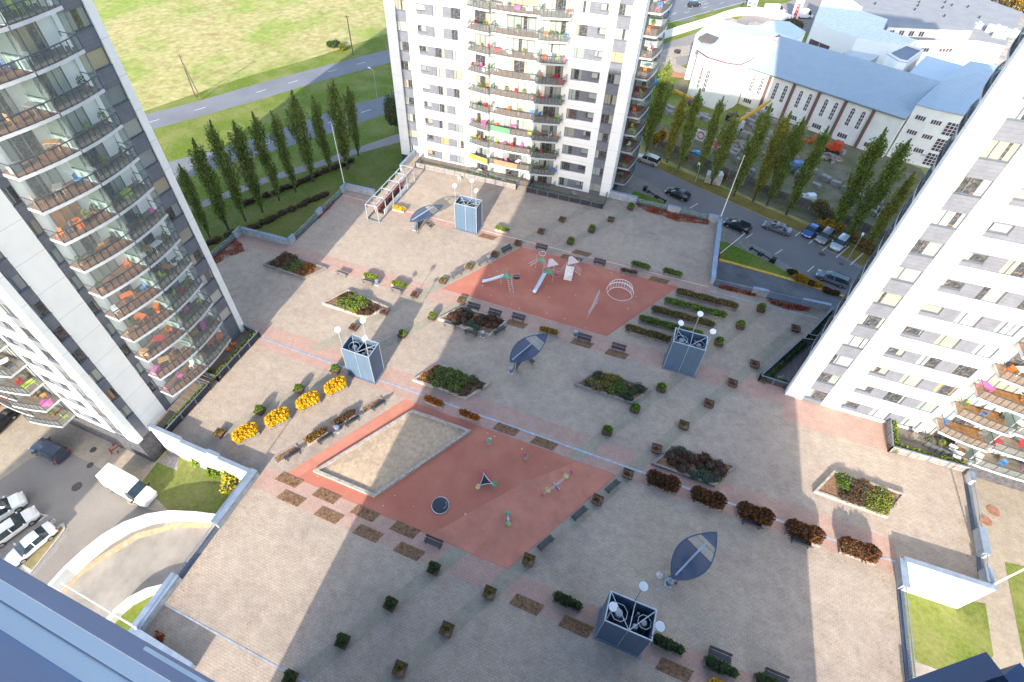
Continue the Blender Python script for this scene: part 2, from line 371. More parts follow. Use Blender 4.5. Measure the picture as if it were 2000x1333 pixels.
def tower(name,label,x0,y0,faces,k1=18,ztop=57.6,zbrick=-.25):
    T=empty(name,(0,0,0),0,label,'tower block')
    T.location=(x0,y0,ST)
    T.location=(x0,y0,0)
    wall=MB()
    hw='west' in [f[0] for f in faces]
    if hw: wall.prism([(.02,.25),(WT-.25,.25),(WT-.25,DT-.25),(9.4,DT-.25),(2.3,.75),(.02,.55)],ST-.3,ztop-.3,0)
    else: wall.box(.25,WT-.25,.25,DT-.25,ST-.3,ztop-.3,0)
    wall.box(9.8 if hw else .3,WT-.3,.3,DT-.3,ztop-.3,ztop-.2,3)
    # plinth of dark brick down to the street
    if hw: wall.prism([(-.03,-.03),(WT+.03,-.03),(WT+.03,DT+.03),(9.0,DT+.03),(2.0,.8),(-.03,.6)],ST-.3,zbrick,2)
    else: wall.box(-.03,WT+.03,-.03,DT+.03,ST-.3,zbrick,2)
    for f in faces:
        if f[0]=='front': facade(T,'%g f'%x0,wall,0,0,0,f[1],zbrick+.002,ztop,f[2],f[3],tall=f[4],deck=f[5])
        if f[0]=='east': facade(T,'%g e'%x0,wall,WT,0,R(90),f[1],zbrick+.002,ztop,f[2],f[3],tall=f[4],deck=f[5])
        if f[0]=='west': facade(T,'%g w'%x0,wall,1.9+18.15*math.cos(R(68)),.3+18.15*math.sin(R(68)),R(-112),f[1],zbrick+.002,ztop,f[2],f[3],tall=f[4],deck=f[5])
    plain={'front','east','west'}-{f[0] for f in faces}
    if 'west' in plain: wall.box(0,.25,.25,DT-.25,zbrick+.002,ztop,0)
    if 'east' in plain: wall.box(WT-.25,WT,.25,DT-.25,zbrick+.002,ztop,0)
    if 'front' in plain: wall.box(0,WT,0,.25,zbrick+.002,ztop,0)
    wall.box(9.4 if hw else 0,WT,DT-.25,DT,zbrick+.002,ztop,0)
    wall.build('wall',[WHITE,GREYP,BRICKD,ROOFM],T)
    return T
fd=front_defs()
TC=tower('apartment_tower','white apartment tower at the far end of the courtyard with a bowed stack of balconies',-49.6,80.3,[('front',fd,0,12,False,1),('east',SIDE,0,12,False,0)])
TL=tower('apartment_tower','white apartment tower on the left with dark panels and curved glazed balconies',-87.9,13.9,[('front',[d for d in mirror(mirror(fd,WT),WT)],0,15,False,1),('east',SIDE,1,16,True,0)])
TR=tower('apartment_tower','brightly sunlit white apartment tower on the right beside its corner terrace',19.5,47.9,[('front',front_defs(-.9),0,14,False,2),('west',mirror(WSIDE,DT),0,14,False,0)])
# ================================================================ ground level
def structure(name,mb,mats,loc=(0,0,0)): 
    o=mb.build(name,mats,None,loc); o['kind']='structure'; return o
def poly_at(pts,z): return [at2(x,y,z) for x,y in pts]
GRASS=mat('grass',(.13,.20,.035),.95,0,.3,.5,col2=(.055,.095,.018),bmp=.6)
def meadow():
    m,nt,b=newmat('dry_meadow'); g=gpos(nt)
    a=noise(nt,g,.045,6,.65); c=noise(nt,g,.5,5,.75); d=noise(nt,g,.16,4,.6)
    base=ramp(nt,c,[(.3,(.20,.19,.06)),(.5,(.36,.31,.12)),(.72,(.50,.42,.24))])
    base=mixc(nt,ramp(nt,a,[(.45,(0,0,0)),(.62,(1,1,1))]),base,ramp(nt,c,[(.3,(.14,.20,.03)),(.7,(.30,.34,.06))]))
    base=mixc(nt,math_(nt,'MULTIPLY',ramp(nt,d,[(.60,(0,0,0)),(.72,(1,1,1))]),.6),base,(.26,.14,.06))
    nt.links.new(base,b.inputs['Base Color']); b.inputs['Roughness'].default_value=1; bump(nt,b,c,.2,.6); return m
def lawn(name,c1,c2,c3):
    m,nt,b=newmat(name); g=gpos(nt); a=noise(nt,g,.16,5,.6); c=noise(nt,g,2.2,5,.8)
    base=mixc(nt,ramp(nt,a,[(.4,(0,0,0)),(.65,(1,1,1))]),ramp(nt,c,[(.3,c1),(.7,c2)]),c3)
    base=mixc(nt,.6,base,ramp(nt,c,[(.3,(.5,.5,.5)),(.65,(1,1,1))]),'MULTIPLY')
    nt.links.new(base,b.inputs['Base Color']); b.inputs['Roughness'].default_value=1; b.inputs['Specular IOR Level'].default_value=.1; bump(nt,b,c,.06,.7); return m
LAWN=lawn('lawn',(.09,.16,.02),(.17,.25,.04),(.22,.24,.06))
LAWN2=lawn('verge_grass',(.10,.15,.022),(.18,.235,.04),(.24,.245,.08))
def asphalt(name,c,c2):
    m,nt,b=newmat(name); g=gpos(nt); a=noise(nt,g,.12,5,.6); f=noise(nt,g,7,3,.8)
    base=ramp(nt,a,[(.35,c2),(.65,c)]); base=mixc(nt,.5,base,ramp(nt,f,[(.3,(.72,.72,.72)),(.7,(1,1,1))]),'MULTIPLY')
    nt.links.new(base,b.inputs['Base Color']); b.inputs['Roughness'].default_value=.92; bump(nt,b,f,.01,.4); return m
ASPH=asphalt('asphalt',(.215,.205,.205),(.165,.16,.16)); ASPH2=asphalt('yard_asphalt',(.25,.225,.20),(.19,.17,.155))
HWY=asphalt('highway_asphalt',(.20,.205,.225),(.16,.165,.18))
STREETPAV=paver('street_paving',(.37,.31,.235),(.32,.27,.205),(.27,.23,.18),.4,.2,0,(.28,.24,.2),.3)
PARKPAV=paver('parking_paving',(.27,.25,.225),(.235,.215,.195),(.16,.145,.13),.4,.2,0,(.16,.15,.14),.3)
CONCR=mat('ramp_concrete',(.30,.27,.235),.9,0,.14,.35,bmp=.3)
MARK=mat('road_marking',(.70,.70,.68),.8,0,.1,3)
YEL=mat('yellow_marking',(.70,.42,.06),.8,0,.12,2)
SOIL=mat('soil',(.22,.125,.07),1,0,.3,4,bmp=.6)
YARD=mat('yard_earth',(.22,.17,.12),1,0,.25,.4,col2=(.10,.115,.04),bmp=.6)
KERB=mat('kerb_stone',(.42,.41,.39),.9,0,.12,2)
g=MB(); g.sheet([(-900,-300),(900,-300),(900,1200),(-900,1200)],ST-.02); structure('ground',g,[meadow()])
# verge of green grass along the dual carriageway
def road_dir_band(name,upper,lower,m,z,ext=True):
    a=[at(x,y,ST) for x,y in upper]; b=[at(x,y,ST) for x,y in lower]
    def e(l):
        d0=(l[0]-l[1]).normalized()*90; d1=(l[-1]-l[-2]).normalized()*260; return [l[0]+d0]+l+[l[-1]+d1]
    if ext: a,b=e(a),e(b)
    mb=MB(); n=min(len(a),len(b))
    vs=[(p.x,p.y,z) for p in a]+[(p.x,p.y,z) for p in b[:n]]
    mb.add(vs,[(i,i+len(a),i+1+len(a),i+1) for i in range(n-1)][:]); 
    me=mb
    o=structure(name,me,[m]); 
    o.data.flip_normals() if o.data.polygons[0].normal.z<0 else None
    return o
road_dir_band('verge_grass',[(268,222),(480,150),(600,117),(760,65)],[(345,430),(480,400),(620,365),(790,300)],LAWN2,ST+.0)
road_dir_band('road',[(280,225),(380,200),(500,165),(640,127),(764,96)],[(295,254),(380,231),(500,197),(640,155),(768,121)],HWY,ST+.008)
road_dir_band('road',[(325,318),(420,293),(520,263),(640,220),(775,181)],[(345,353),(420,330),(520,300),(640,262),(778,214)],HWY,ST+.008)
road_dir_band('footpath',[(395,393),(520,345),(620,316),(700,288),(765,266)],[(405,403),(520,357),(620,328),(700,300),(770,281)],asphalt('path_asphalt',(.30,.26,.25),(.25,.22,.21)),ST+.012)
# the same carriageway reappears beyond the far tower at the top right
g=MB(); g.sheet(poly_at([(1235,215),(1262,62),(1300,50),(1420,22),(1520,-12),(1120,-30),(1120,60)],ST),ST+.009); structure('road',g,[HWY])
g=MB(); g.sheet(poly_at([(1275,45),(1315,40),(1350,46),(1318,62),(1290,68),(1270,66)],ST),ST+.013); structure('traffic_island',g,[LAWN2])
g=MB(); g.sheet(poly_at([(1350,33),(1448,8),(1530,-12),(1560,-12),(1455,20),(1372,38)],ST),ST+.013); structure('verge_grass',g,[LAWN2])
g=MB()
for a,b in (((660,113),(672,110)),((585,134),(597,131)),((735,92),(745,90)),((528,152),(538,149)),((640,140),(652,137)),((690,127),(698,125)),((480,163),(490,160)),((430,178),(440,175)),((345,205),(353,203)),((385,193),(393,191)),((290,240),(298,238))):
    pass
def dashes(pts_a,z,L=2.6,gap=6,w=.16,ext=1.0):
    for (p,q) in zip(pts_a,pts_a[1:]):
        p,q=Vector(p),Vector(q); d=(q-p); n=int(d.length/(L+gap)); d.normalize(); s=Vector((-d.y,d.x,0))*w/2
        for i in range(n):
            a=p+d*i*(L+gap); b=a+d*L; g.add([tuple(a-s),tuple(b-s),tuple(b+s),tuple(a+s)],[(0,1,2,3)])
c1=[at(x,y,ST+.014) for x,y in ((287,240),(380,216),(500,181),(640,141),(766,108))]; dashes(c1+[c1[-1]+(c1[-1]-c1[-2]).normalized()*150],0)
c2=[at(x,y,ST+.014) for x,y in ((335,336),(420,311),(520,281),(640,241),(776,198))]; dashes(c2+[c2[-1]+(c2[-1]-c2[-2]).normalized()*150],0)
c3=[at(x,y,ST+.014) for x,y in ((1300,35),(1480,-12))]; dashes(c3,0); c3=[at(x,y,ST+.014) for x,y in ((1305,45),(1395,20),(1500,-8))]; dashes(c3,0,L=20,gap=.1)
c3=[at(x,y,ST+.014) for x,y in ((1300,22),(1420,-8))]; dashes(c3,0)
# parking bay lines of the right street
for a,b in (((1553,461.5),(1564,453)),((1579.7,476),(1592,466)),((1605.7,489.7),(1632,468)),((1632.7,503.6),(1659.3,481)),((1660.5,517.8),(1687,494)),((1514,497),(1528,487.5)),((1577,531),(1590,520)),((1347,407),(1363,398)),((1456,466),(1470,456.5))):
    p,q=at(*a,ST+.016),at(*b,ST+.016); d=(q-p).normalized(); s=Vector((-d.y,d.x,0))*.07
    g.add([tuple(p-s),tuple(q-s),tuple(q+s),tuple(p+s)],[(0,1,2,3)])
for a,b in (((62,1000),(94,1008)),((75,1019),(92,1006))):
    p,q=at(*a,ST+.016),at(*b,ST+.016); d=(q-p).normalized(); s=Vector((-d.y,d.x,0))*.05
    g.add([tuple(p-s),tuple(q-s),tuple(q+s),tuple(p+s)],[(0,1,2,3)])
structure('road_markings',g,[MARK])
# verge in front of and behind the poplar row on the left
g=MB(); g.sheet([(-110,20),(-44,20),(-44,83),(-49.2,104),(-63,82.5),(-86,45)],ST+.004); structure('lawn',g,[lawn('shaded_lawn',(.10,.14,.025),(.15,.19,.04),(.20,.20,.07))])
# right street, its paving and yard
g=MB(); g.sheet(poly_at([(1190,390),(1235,318),(1262,318),(1330,352),(1420,394),(1500,428),(1560,450),(1780,560),(1900,640),(1700,760),(1500,640),(1405,520)],ST),ST+.006); structure('street_paving',g,[PARKPAV])
g=MB(); g.sheet(poly_at([(1242,318),(1260,316),(1330,350),(1420,392),(1500,428),(1552,455),(1578,470),(1700,536),(1900,640),(1860,700),(1640,585),(1500,492),(1330,398),(1275,362),(1235,342)],ST),ST+.012); structure('street',g,[ASPH])
g=MB(); g.sheet(poly_at([(1393,505),(1402,510),(1560,552),(1650,582),(1800,640),(1800,800),(1600,760),(1380,600)],ST),ST+.020); structure('ramp',g,[mat('ramp_asphalt',(.145,.145,.155),.9,0,.16,.5)])
g=MB(); g.prism(poly_at([(1405,506),(1560,549),(1650,579),(1651,583),(1560,553.5),(1403,509.5)],ST),ST,ST+.13); structure('yellow_kerb',g,[YEL])
g=MB(); g.sheet(poly_at([(1400,470),(1420,474),(1470,497),(1520,522),(1545,537),(1540,545),(1470,524),(1398,503)],ST),ST+.024); structure('lawn',g,[LAWN])
g=MB(); g.sheet(poly_at([(1238,373),(1300,396),(1292,408),(1222,400),(1230,385)],ST),ST+.024); structure('lawn',g,[LAWN])
g=MB(); g.sheet(poly_at([(1275,305),(1262,290),(1250,230),(1275,180),(1330,150),(1440,190),(1800,330),(1850,420),(1800,600),(1690,486),(1585,437),(1500,402),(1430,370),(1340,330),(1300,312)],ST),ST+.004); structure('yard_ground',g,[YARD])
g=MB(); g.sheet(poly_at([(1278,312),(1430,375),(1500,408),(1585,443),(1690,492),(1750,530),(1740,545),(1700,528),(1600,478),(1560,452),(1500,426),(1330,350),(1265,320)],ST),ST+.013); structure('verge_leaves',g,[lawn('leafy_verge',(.10,.11,.03),(.22,.17,.05),(.30,.21,.06))])
g=MB(); g.sheet(poly_at([(1300,170),(1345,150),(1356,85),(1300,75),(1270,110),(1255,230),(1340,260),(1440,235),(1500,240),(1440,190),(1345,185)],ST),ST+.010); structure('lawn',g,[LAWN2])
g=MB(); g.sheet(poly_at([(1262,118),(1300,95),(1352,88),(1350,108),(1318,112),(1322,126),(1345,136),(1340,147),(1300,135),(1266,130)],ST),ST+.016); structure('footpath',g,[mat('gravel_path',(.42,.35,.27),1,0,.2,1.5)])
g=MB(); g.sheet(poly_at([(1440,60),(1560,55),(1640,95),(1900,200),(1990,140),(2100,250),(2100,-40),(1640,-40),(1545,20)],ST),ST+.005); structure('yard_ground',g,[mat('forecourt',(.34,.31,.28),1,0,.2,.5)])
g=MB(); g.sheet(poly_at([(1455,20),(1530,-12),(1640,-30),(1630,14),(1560,40),(1440,36)],ST),ST+.011); structure('verge_grass',g,[LAWN2])
# street on the left below the near parapet
g=MB(); g.sheet([(-120,-30),(-33,-30),(-33,13.95),(-47,13.95),(-120,13.95)],ST+.004); structure('street_paving',g,[STREETPAV])
g=MB(); g.sheet(poly_at([(-60,935),(0,938),(62,895),(130,880),(200,918),(230,945),(250,985),(330,1005),(260,1160),(0,1300),(-200,1100)],ST),ST+.010); structure('street',g,[ASPH2])
g=MB(); g.sheet(poly_at([(-120,900),(0,962),(60,985),(140,1035),(100,1090),(60,1130),(-10,1140),(-200,1100)],ST),ST+.014); structure('parking_bays',g,[PARKPAV])
g=MB(); g.prism(poly_at([(40,1104),(118,1024),(126,1022),(128,1034),(118,1048),(60,1122)],ST),ST,ST+.10); structure('kerb',g,[KERB])
g=MB(); g.sheet(poly_at([(46,1103),(119,1028),(124,1032),(116,1045),(62,1114)],ST+.1),ST+.104); structure('lawn',g,[lawn('kerb_grass',(.12,.15,.04),(.28,.22,.10),(.33,.25,.14))])
g=MB(); g.sheet(poly_at([(305,906),(327,884),(372,905),(384,905),(500,950),(440,1010),(330,998),(275,945)],ST),ST+.018); structure('lawn',g,[lawn('shade_lawn',(.10,.16,.03),(.17,.22,.05),(.23,.22,.08))])
g=MB(); g.sheet(poly_at([(308,903),(327,884),(350,890),(346,920)],ST),ST+.024); structure('gravel_patch',g,[mat('gravel',(.30,.26,.25),1,0,.3,6,bmp=.5)])
g=MB(); g.sheet(poly_at([(190,1240),(262,1165),(325,1143),(345,1140),(330,1270)],ST),ST+.028); structure('lawn',g,[LAWN])
# sunken-looking spiral ramp: concrete lane between two curved parapets
outer=[(62,1170),(95,1140),(125,1107),(160,1075),(198,1045),(240,1020),(285,1004),(330,997),(380,999),(435,1006)]
inner=[(170,1250),(205,1210),(225,1188),(250,1167),(285,1149),(318,1141),(350,1140)]
lane=poly_at([(112,1160),(150,1120),(200,1085),(270,1043),(350,1021),(470,1022),(440,1160),(330,1142),(285,1150),(240,1175),(190,1230)],ST)
g=MB(); g.sheet(lane,ST+.020); structure('ramp',g,[CONCR])
def curved_wall(name,pts,ztop,th,label,zb=ST,m=None,band=0):
    P=[at(x,y,ztop) for x,y in pts]; mb=MB()
    for i,(p,q) in enumerate(zip(P,P[1:])):
        def nrm(j):
            a=P[max(0,j-1)]; b=P[min(len(P)-1,j+1)]; d=(b-a).normalized(); return Vector((d.y,-d.x,0))*th
        n0,n1=nrm(i),nrm(i+1)
        vs=[(p.x,p.y,zb),(q.x,q.y,zb),(q.x+n1.x,q.y+n1.y,zb),(p.x+n0.x,p.y+n0.y,zb)]; vs+=[(v[0],v[1],ztop) for v in vs]
        mb.add(vs,[(0,3,2,1),(4,5,6,7),(0,1,5,4),(1,2,6,5),(2,3,7,6),(3,0,4,7)])
    o=mb.build(name,[m or mat('white_render',(.70,.70,.69),.8,0,.06,1)]); tag(o,label,'wall'); return o
curved_wall('ramp_wall',outer,ST+1.9,.35,'long curved white parapet wall along the outer edge of the spiral ramp')
curved_wall('ramp_wall',inner,ST+1.1,.45,'short curved white wall round the small grass patch inside the ramp')
g=MB(); g.sheet(poly_at([(112,1160),(150,1118),(200,1083),(270,1041),(350,1021),(460,1022),(460,1032),(350,1032),(272,1052),(204,1093),(156,1127),(120,1165)],ST),ST+.03); structure('ramp_edge_paving',g,[mat('sandstone_strip',(.50,.34,.21),.9,0,.15,2)])
# lower right: lawn, path and paved yard below the parapet
g=MB(); g.sheet([(28,-20),(90,-20),(90,48),(28,48)],ST+.003); structure('street_paving',g,[STREETPAV])
g=MB(); g.sheet(poly_at([(1760,1150),(1925,1180),(1940,1280),(1850,1420),(1740,1320)],ST),ST+.018); structure('lawn',g,[LAWN2])
g=MB(); g.sheet(poly_at([(1962,1098),(2060,1120),(2060,1400),(2000,1290)],ST),ST+.018); structure('lawn',g,[LAWN2])
g=MB(); g.sheet(poly_at([(1786,1292),(1830,1308),(1900,1340),(1790,1400)],ST),ST+.024); structure('footpath',g,[mat('path_concrete',(.36,.31,.27),.9,0,.12,1)])
for p in ((1940,998),(1925,1017)):
    c=at(*p,ST+.02); g=MB(); g.lathe([(.62,0),(.62,.012)],20); o=g.build('manhole_cover',[mat('rusty_cover',(.33,.16,.10),.8,0,.2,3)],None,c)
    tag(o,'rust coloured round manhole cover in the sunlit paving, '+('the upper one' if p[0]==1940 else 'the lower one beside the parapet'),'manhole cover')
for p,l in (((1605,497),'large dark manhole cover in the asphalt beside the silver parked car'),((1643,516),'small dark manhole cover in the asphalt near the empty bays'),((176,909),'dark manhole cover in the street behind the dark estate car'),((150,951),'larger dark manhole cover in the middle of the left street'),((182,879),'small manhole cover near the red floor mark')):
    c=at(*p,ST+.022); g=MB(); g.lathe([(.55 if 'large' in l else .38,0),(.5 if 'large' in l else .34,.012)],18); tag(g.build('manhole_cover',[mat('iron_cover',(.10,.08,.08),.8,.2,.2,3)],None,c),l,'manhole cover')
# ================================================================ courtyard deck
DK=[(-32.4,-6),(29.3,-6),(29.6,31.9),(36.6,32.2),(37.4,44.2),(37.4,48),(60,48),(60,66),(24,64.9),(9.45,64.4),(9.2,79.9),(9.2,80.6),(-9.2,80.6),(-9.2,97),(-46.6,97),(-46.6,65.6),(-52.8,65.4),(-52.6,48.9),(-61.8,48.6),(-62.2,31.8),(-47.5,31.8),(-47.5,15.75),(-32.2,15.75)]
PAV=paver('deck_paving',(.43,.35,.275),(.36,.29,.23),(.235,.19,.16),.42,.21,0,(.23,.185,.165),.55,light=(.50,.44,.37))
PINK=paver('pink_paving',(.43,.285,.235),(.38,.25,.205),(.25,.17,.14),.42,.21,0,(.36,.24,.20),.35,light=(.55,.38,.31))
GREENP=paver('green_paving',(.36,.318,.245),(.305,.268,.21),(.20,.185,.145),.2,.1,R(60),(.25,.22,.18),.5,light=(.45,.42,.33))
g=MB(); g.prism(DK,ST-.1,0,0,1); structure('courtyard_deck',g,[WALLB,PAV])
def clipx(y0,y1,xa,xb,z,m,name):
    g=MB(); g.sheet([(xa,y0),(xb,y0),(xb,y1),(xa,y1)],z); return structure(name,g,[m])
clipx(14.65,17.1,-31.9,29.3,.004,PINK,'pink_paving_band'); clipx(30.25,33.75,-47.2,29.4,.004,PINK,'pink_paving_band')
clipx(46.2,48.85,-61.4,19.3,.004,PINK,'pink_paving_band'); clipx(62.05,64.3,-52.5,9.3,.004,PINK,'pink_paving_band')
clipx(44.0,47.8,19.4,30.2,.006,PINK,'pink_paving_band')
k60=.5774
for x0,y0,y1 in ((-3.8,-6,64.3),(-9.2,-6,17.0),(-9.2,30.3,64.3),(-40.0,15.8,48.8),(-39.95,62.0,80),(-45.6,32.5,80)):
    xa=lambda y:x0+(y-17.1)*k60
    g=MB(); g.sheet([(xa(y0)-.75,y0),(xa(y0)+.75,y0),(xa(y1)+.75,y1),(xa(y1)-.75,y1)],.008); structure('green_paving_strip',g,[GREENP])
def rubber():
    m,nt,b=newmat('red_rubber'); gp=gpos(nt); a=noise(nt,gp,.22,5,.6); c=noise(nt,gp,9,3,.8); v=nt.nodes.new('ShaderNodeTexVoronoi'); v.inputs['Scale'].default_value=.7; nt.links.new(gp,v.inputs['Vector'])
    base=ramp(nt,a,[(.3,(.39,.13,.092)),(.55,(.44,.165,.115)),(.75,(.50,.22,.16))])
    base=mixc(nt,math_(nt,'LESS_THAN',v.outputs['Distance'],.07),base,(.62,.42,.34))
    base=mixc(nt,.35,base,ramp(nt,c,[(.3,(.7,.7,.7)),(.7,(1,1,1))]),'MULTIPLY')
    nt.links.new(base,b.inputs['Base Color']); b.inputs['Roughness'].default_value=.9; b.inputs['Specular IOR Level'].default_value=.2; return m
RUB=rubber()
g=MB(); g.sheet([(-26.2,48.9),(-2.2,48.9),(5.25,62.0),(-18.7,62.0)],.012); structure('playground_surface',g,[RUB])
g=MB(); g.sheet([(-28.3,17.1),(-4.45,17.1),(3.05,30.2),(-20.85,30.2)],.012); structure('playground_surface',g,[RUB])
RUB2=mat('new_red_rubber',(.48,.19,.13),.9,0,.10,.5)
g=MB(); g.sheet([(-12.6,17.15),(-4.5,17.15),(2.95,30.15),(-1.2,30.15),(-5.9,25.6)],.016); structure('playground_surface',g,[RUB2])
g=MB(); g.sheet([(-31.4,14.75),(-28.3,17.1),(-20.85,30.2),(-22.3,30.2),(-31.4,17.3)][1:4]+[(-29.6,17.1)],.014); structure('playground_surface',g,[RUB2])
# drain channels
DRAIN=mat('drain_channel',(.36,.42,.50),.5,.3,.15,2)
g=MB(); g.box(-47.3,29.5,31.42,31.66,.005,.018); structure('drain_channel',g,[DRAIN])
g=MB(); g.box(-52.4,9.3,63.55,63.72,.009,.018); structure('drain_channel',g,[mat('light_channel',(.50,.48,.47),.8,0,.1,2)])
g=MB(); g.box(9.6,23.8,62.75,62.9,.005,.018); structure('drain_channel',g,[DRAIN])
g=MB(); g.box(-32,-18.8,-.62,-.42,.005,.02); g.box(-32,-14,2.62,2.74,.005,.02); structure('drain_channel',g,[DRAIN])
TIMB=mat('grey_timber',(.24,.215,.20),.9,0,.2,3,bmp=.3); TIMBL=mat('pale_timber',(.38,.34,.30),.9,0,.2,3,bmp=.3); BOXD=mat('brown_planter_wood',(.115,.06,.055),.8,0,.2,3)
# sandbox
T=empty('sandbox',(-20,24,0),0,'large sand pit with a low pale timber edge beside the red rubber play area','sandbox')
SB=[(-27.0,18.35),(-19.5,18.35),(-13.25,29.15),(-20.65,29.15)]; c0=Vector((-20,24))
def inset(poly,d):
    out=[];n=len(poly)
    for i in range(n):
        p0,p1,p2=Vector(poly[i-1]),Vector(poly[i]),Vector(poly[(i+1)%n])
        e1=(p1-p0).normalized();e2=(p2-p1).normalized(); n1=Vector((-e1.y,e1.x));n2=Vector((-e2.y,e2.x)); b=(n1+n2); b=b/max(.2,b.dot(n1)); out.append(tuple(p1+b*d))
    return out
def frame_boxes(mb,poly,th,z0,z1):
    ins=inset(poly,th); n=len(poly)
    for i in range(n):
        j=(i+1)%n; vs=[poly[i],poly[j],ins[j],ins[i]]
        mb.add([(a,b,z0) for a,b in vs]+[(a,b,z1) for a,b in vs],[(0,3,2,1),(4,5,6,7),(0,1,5,4),(1,2,6,5),(2,3,7,6),(3,0,4,7)])
loc=[(x-c0.x,y-c0.y) for x,y in SB]
m=MB(); frame_boxes(m,loc,.3,0,.38); m.build('edging',[TIMBL],T)
m=MB(); ins=inset(loc,.3); NX=26
vs=[];fs=[]
for j in range(NX+1):
    for i in range(NX+1):
        u,v=i/NX,j/NX; a=Vector(ins[0]).lerp(Vector(ins[1]),u); b=Vector(ins[3]).lerp(Vector(ins[2]),u); p=a.lerp(b,v)
        edge=min(u,v,1-u,1-v); vs.append((p.x,p.y,.10+.16*min(1,edge*5)+rnd.uniform(-.03,.03)))
for j in range(NX):
    for i in range(NX): q=j*(NX+1)+i; fs.append((q,q+1,q+NX+2,q+NX+1))
m.add(vs,fs); m.build('sand',[mat('sand',(.45,.34,.235),1,0,.14,2.5,bmp=.8)],T,smooth=True)
# ================================================================ parapets round the deck
def parapet(a,b,label,h=1.15,th=.35,zb=0.0,m=None,cap=True,name='parapet_wall'):
    a,b=Vector((*a,0)),Vector((*b,0)); d=b-a; L=d.length; rz=math.atan2(d.y,d.x)
    T=empty(name,(a.x,a.y,0),rz,label,'wall')
    m_=MB(); m_.box(0,L,-th/2,th/2,zb,h-.06); m_.build('wall',[m or WALLB],T)
    if cap: m_=MB(); m_.box(-.03,L+.03,-th/2-.06,th/2+.06,h-.06,h); m_.build('coping',[COPING],T)
    return T
def railing(a,b,label,h=1.1,step=.14,glass=False,zb=.3,group=None):
    a,b=Vector((*a,0)),Vector((*b,0)); d=b-a; L=d.length; rz=math.atan2(d.y,d.x)
    T=empty('railing',(a.x,a.y,0),rz,label,'railing',group)
    m=MB(); m.box(0,L,-.03,.03,h-.05,h); m.build('top_rail',[COPING],T)
    if glass: 
        m=MB(); m.box(0.02,L-.02,-.008,.008,zb,h-.05); m.build('glass_panel',[glassmat('rail_glass',(.22,.30,.27),.45)],T)
    else:
        m=MB(); n=int(L/step)
        for i in range(n+1): x=i*L/n; m.box(x-.01,x+.01,-.012,.012,zb,h-.05)
        m.box(0,L,-.015,.015,zb,zb+.03); o=m.build('bars',[COPING],T)
    m=MB(); m.box(0,L,-.28,.28,.0,zb-.02); m.build('kerb',[mat('dark_kerb',(.10,.12,.16),.6,.2,.1,2)],T)
    return T
parapet((-52.55,48.75),(-61.6,48.45),'grey stone parapet facing the lawn behind the far left flower bed',1.25)
parapet((-61.65,46.9),(-61.65,48.6),'short grey stone pier at the outer corner of the far left parapet',1.25)
parapet((-52.6,48.8),(-52.6,50.2),'short grey stone pier where the far left parapet turns towards the flagpole',1.25)
parapet((-52.7,56.6),(-52.7,57.9),'lone grey stone pier midway along the glass railing on the left',1.25)
parapet((-52.75,63.9),(-52.75,65.4),'grey stone pier at the foot of the left flagpole',1.25)
parapet((-52.8,65.4),(-46.9,65.6),'long grey stone parapet between the left flagpole and the steel pergola',1.25)
railing((-61.7,33),(-61.65,46.9),'glass railing above the red creeper at the left edge of the courtyard',glass=True)
railing((-52.62,50.2),(-52.7,56.6),'glass railing between the corner pier and the lone pier on the left',glass=True)
railing((-52.7,57.9),(-52.75,63.9),'glass railing between the lone pier and the left flagpole',glass=True)
parapet((-46.6,74.5),(-46.6,80.4),'grey parapet from the steel pergola to the base of the far tower',1.25)
parapet((-9.0,80.5),(-4.2,80.3),'pale stone parapet at the right foot of the far tower',1.4)
parapet((1.0,80.0),(3.0,79.95),'pale stone pier in the middle of the red creeper',1.3)
parapet((7.6,80.0),(9.2,79.9),'pale stone pier beside the right flagpole',1.3)
railing((-4.2,80.3),(1.0,80.1),'low railing above the red creeper left of the pale pier',glass=True)
railing((3.0,79.95),(7.6,79.95),'low railing above the red creeper right of the pale pier',glass=True)
parapet((9.35,79.8),(9.55,65.2),'long blue grey parapet along the ramp edge below the right flagpole',1.15,.55,m=COPING)
parapet((9.55,65.6),(9.6,64.4),'small pale pier at the end of the blue grey parapet by the ramp',1.3,.5)
parapet((15.0,64.5),(17.0,64.6),'grey stone pier between the two barred railings above the ramp',1.2)
parapet((21.5,64.7),(24.9,64.9),'grey stone parapet above the ramp beside the right tower terrace',1.2)
railing((9.9,64.4),(15,64.5),'barred railing with red creeper from the pale pier to the middle pier',zb=.15)
railing((17,64.6),(21.5,64.7),'barred railing with red creeper nearest the right tower terrace',zb=.15)
railing((-32.35,15.2),(-32.35,11.2),'weathered grey wall top with pebbles at the corner above the left lawn',h=.9,glass=True) if 0 else None
parapet((-46.9,15.75),(-42.3,15.75),'white parapet wall joined to the brick foot of the left tower',1.2,.3,ST,m=WPAINT)
parapet((-42.3,15.62),(-38.6,15.62),'recessed pale blue bay of the courtyard wall left of the narrow white pier',1.0,.3,ST,m=mat('blue_white_wall',(.42,.50,.60),.8,0,.06,1))
parapet((-38.6,15.75),(-37.0,15.75),'narrow white pier of the courtyard wall between two blue bays',1.15,.3,ST,m=WPAINT)
parapet((-37.0,15.62),(-32.6,15.62),'recessed pale blue bay of the courtyard wall behind the yellow shrub',1.0,.3,ST,m=mat('blue_white_wall2',(.42,.50,.60),.8,0,.06,1))
parapet((-32.45,15.9),(-32.45,9.9),'broad grey walltop at the corner of the courtyard above the left lawn',1.1,.75)
railing((-32.45,9.9),(-32.45,4.9),'barred railing of the courtyard above the spiral ramp',1.05,.13,zb=.12)
parapet((-32.45,4.9),(-32.45,.3),'pebble topped wall of the courtyard at its near left corner',1.1,.75)
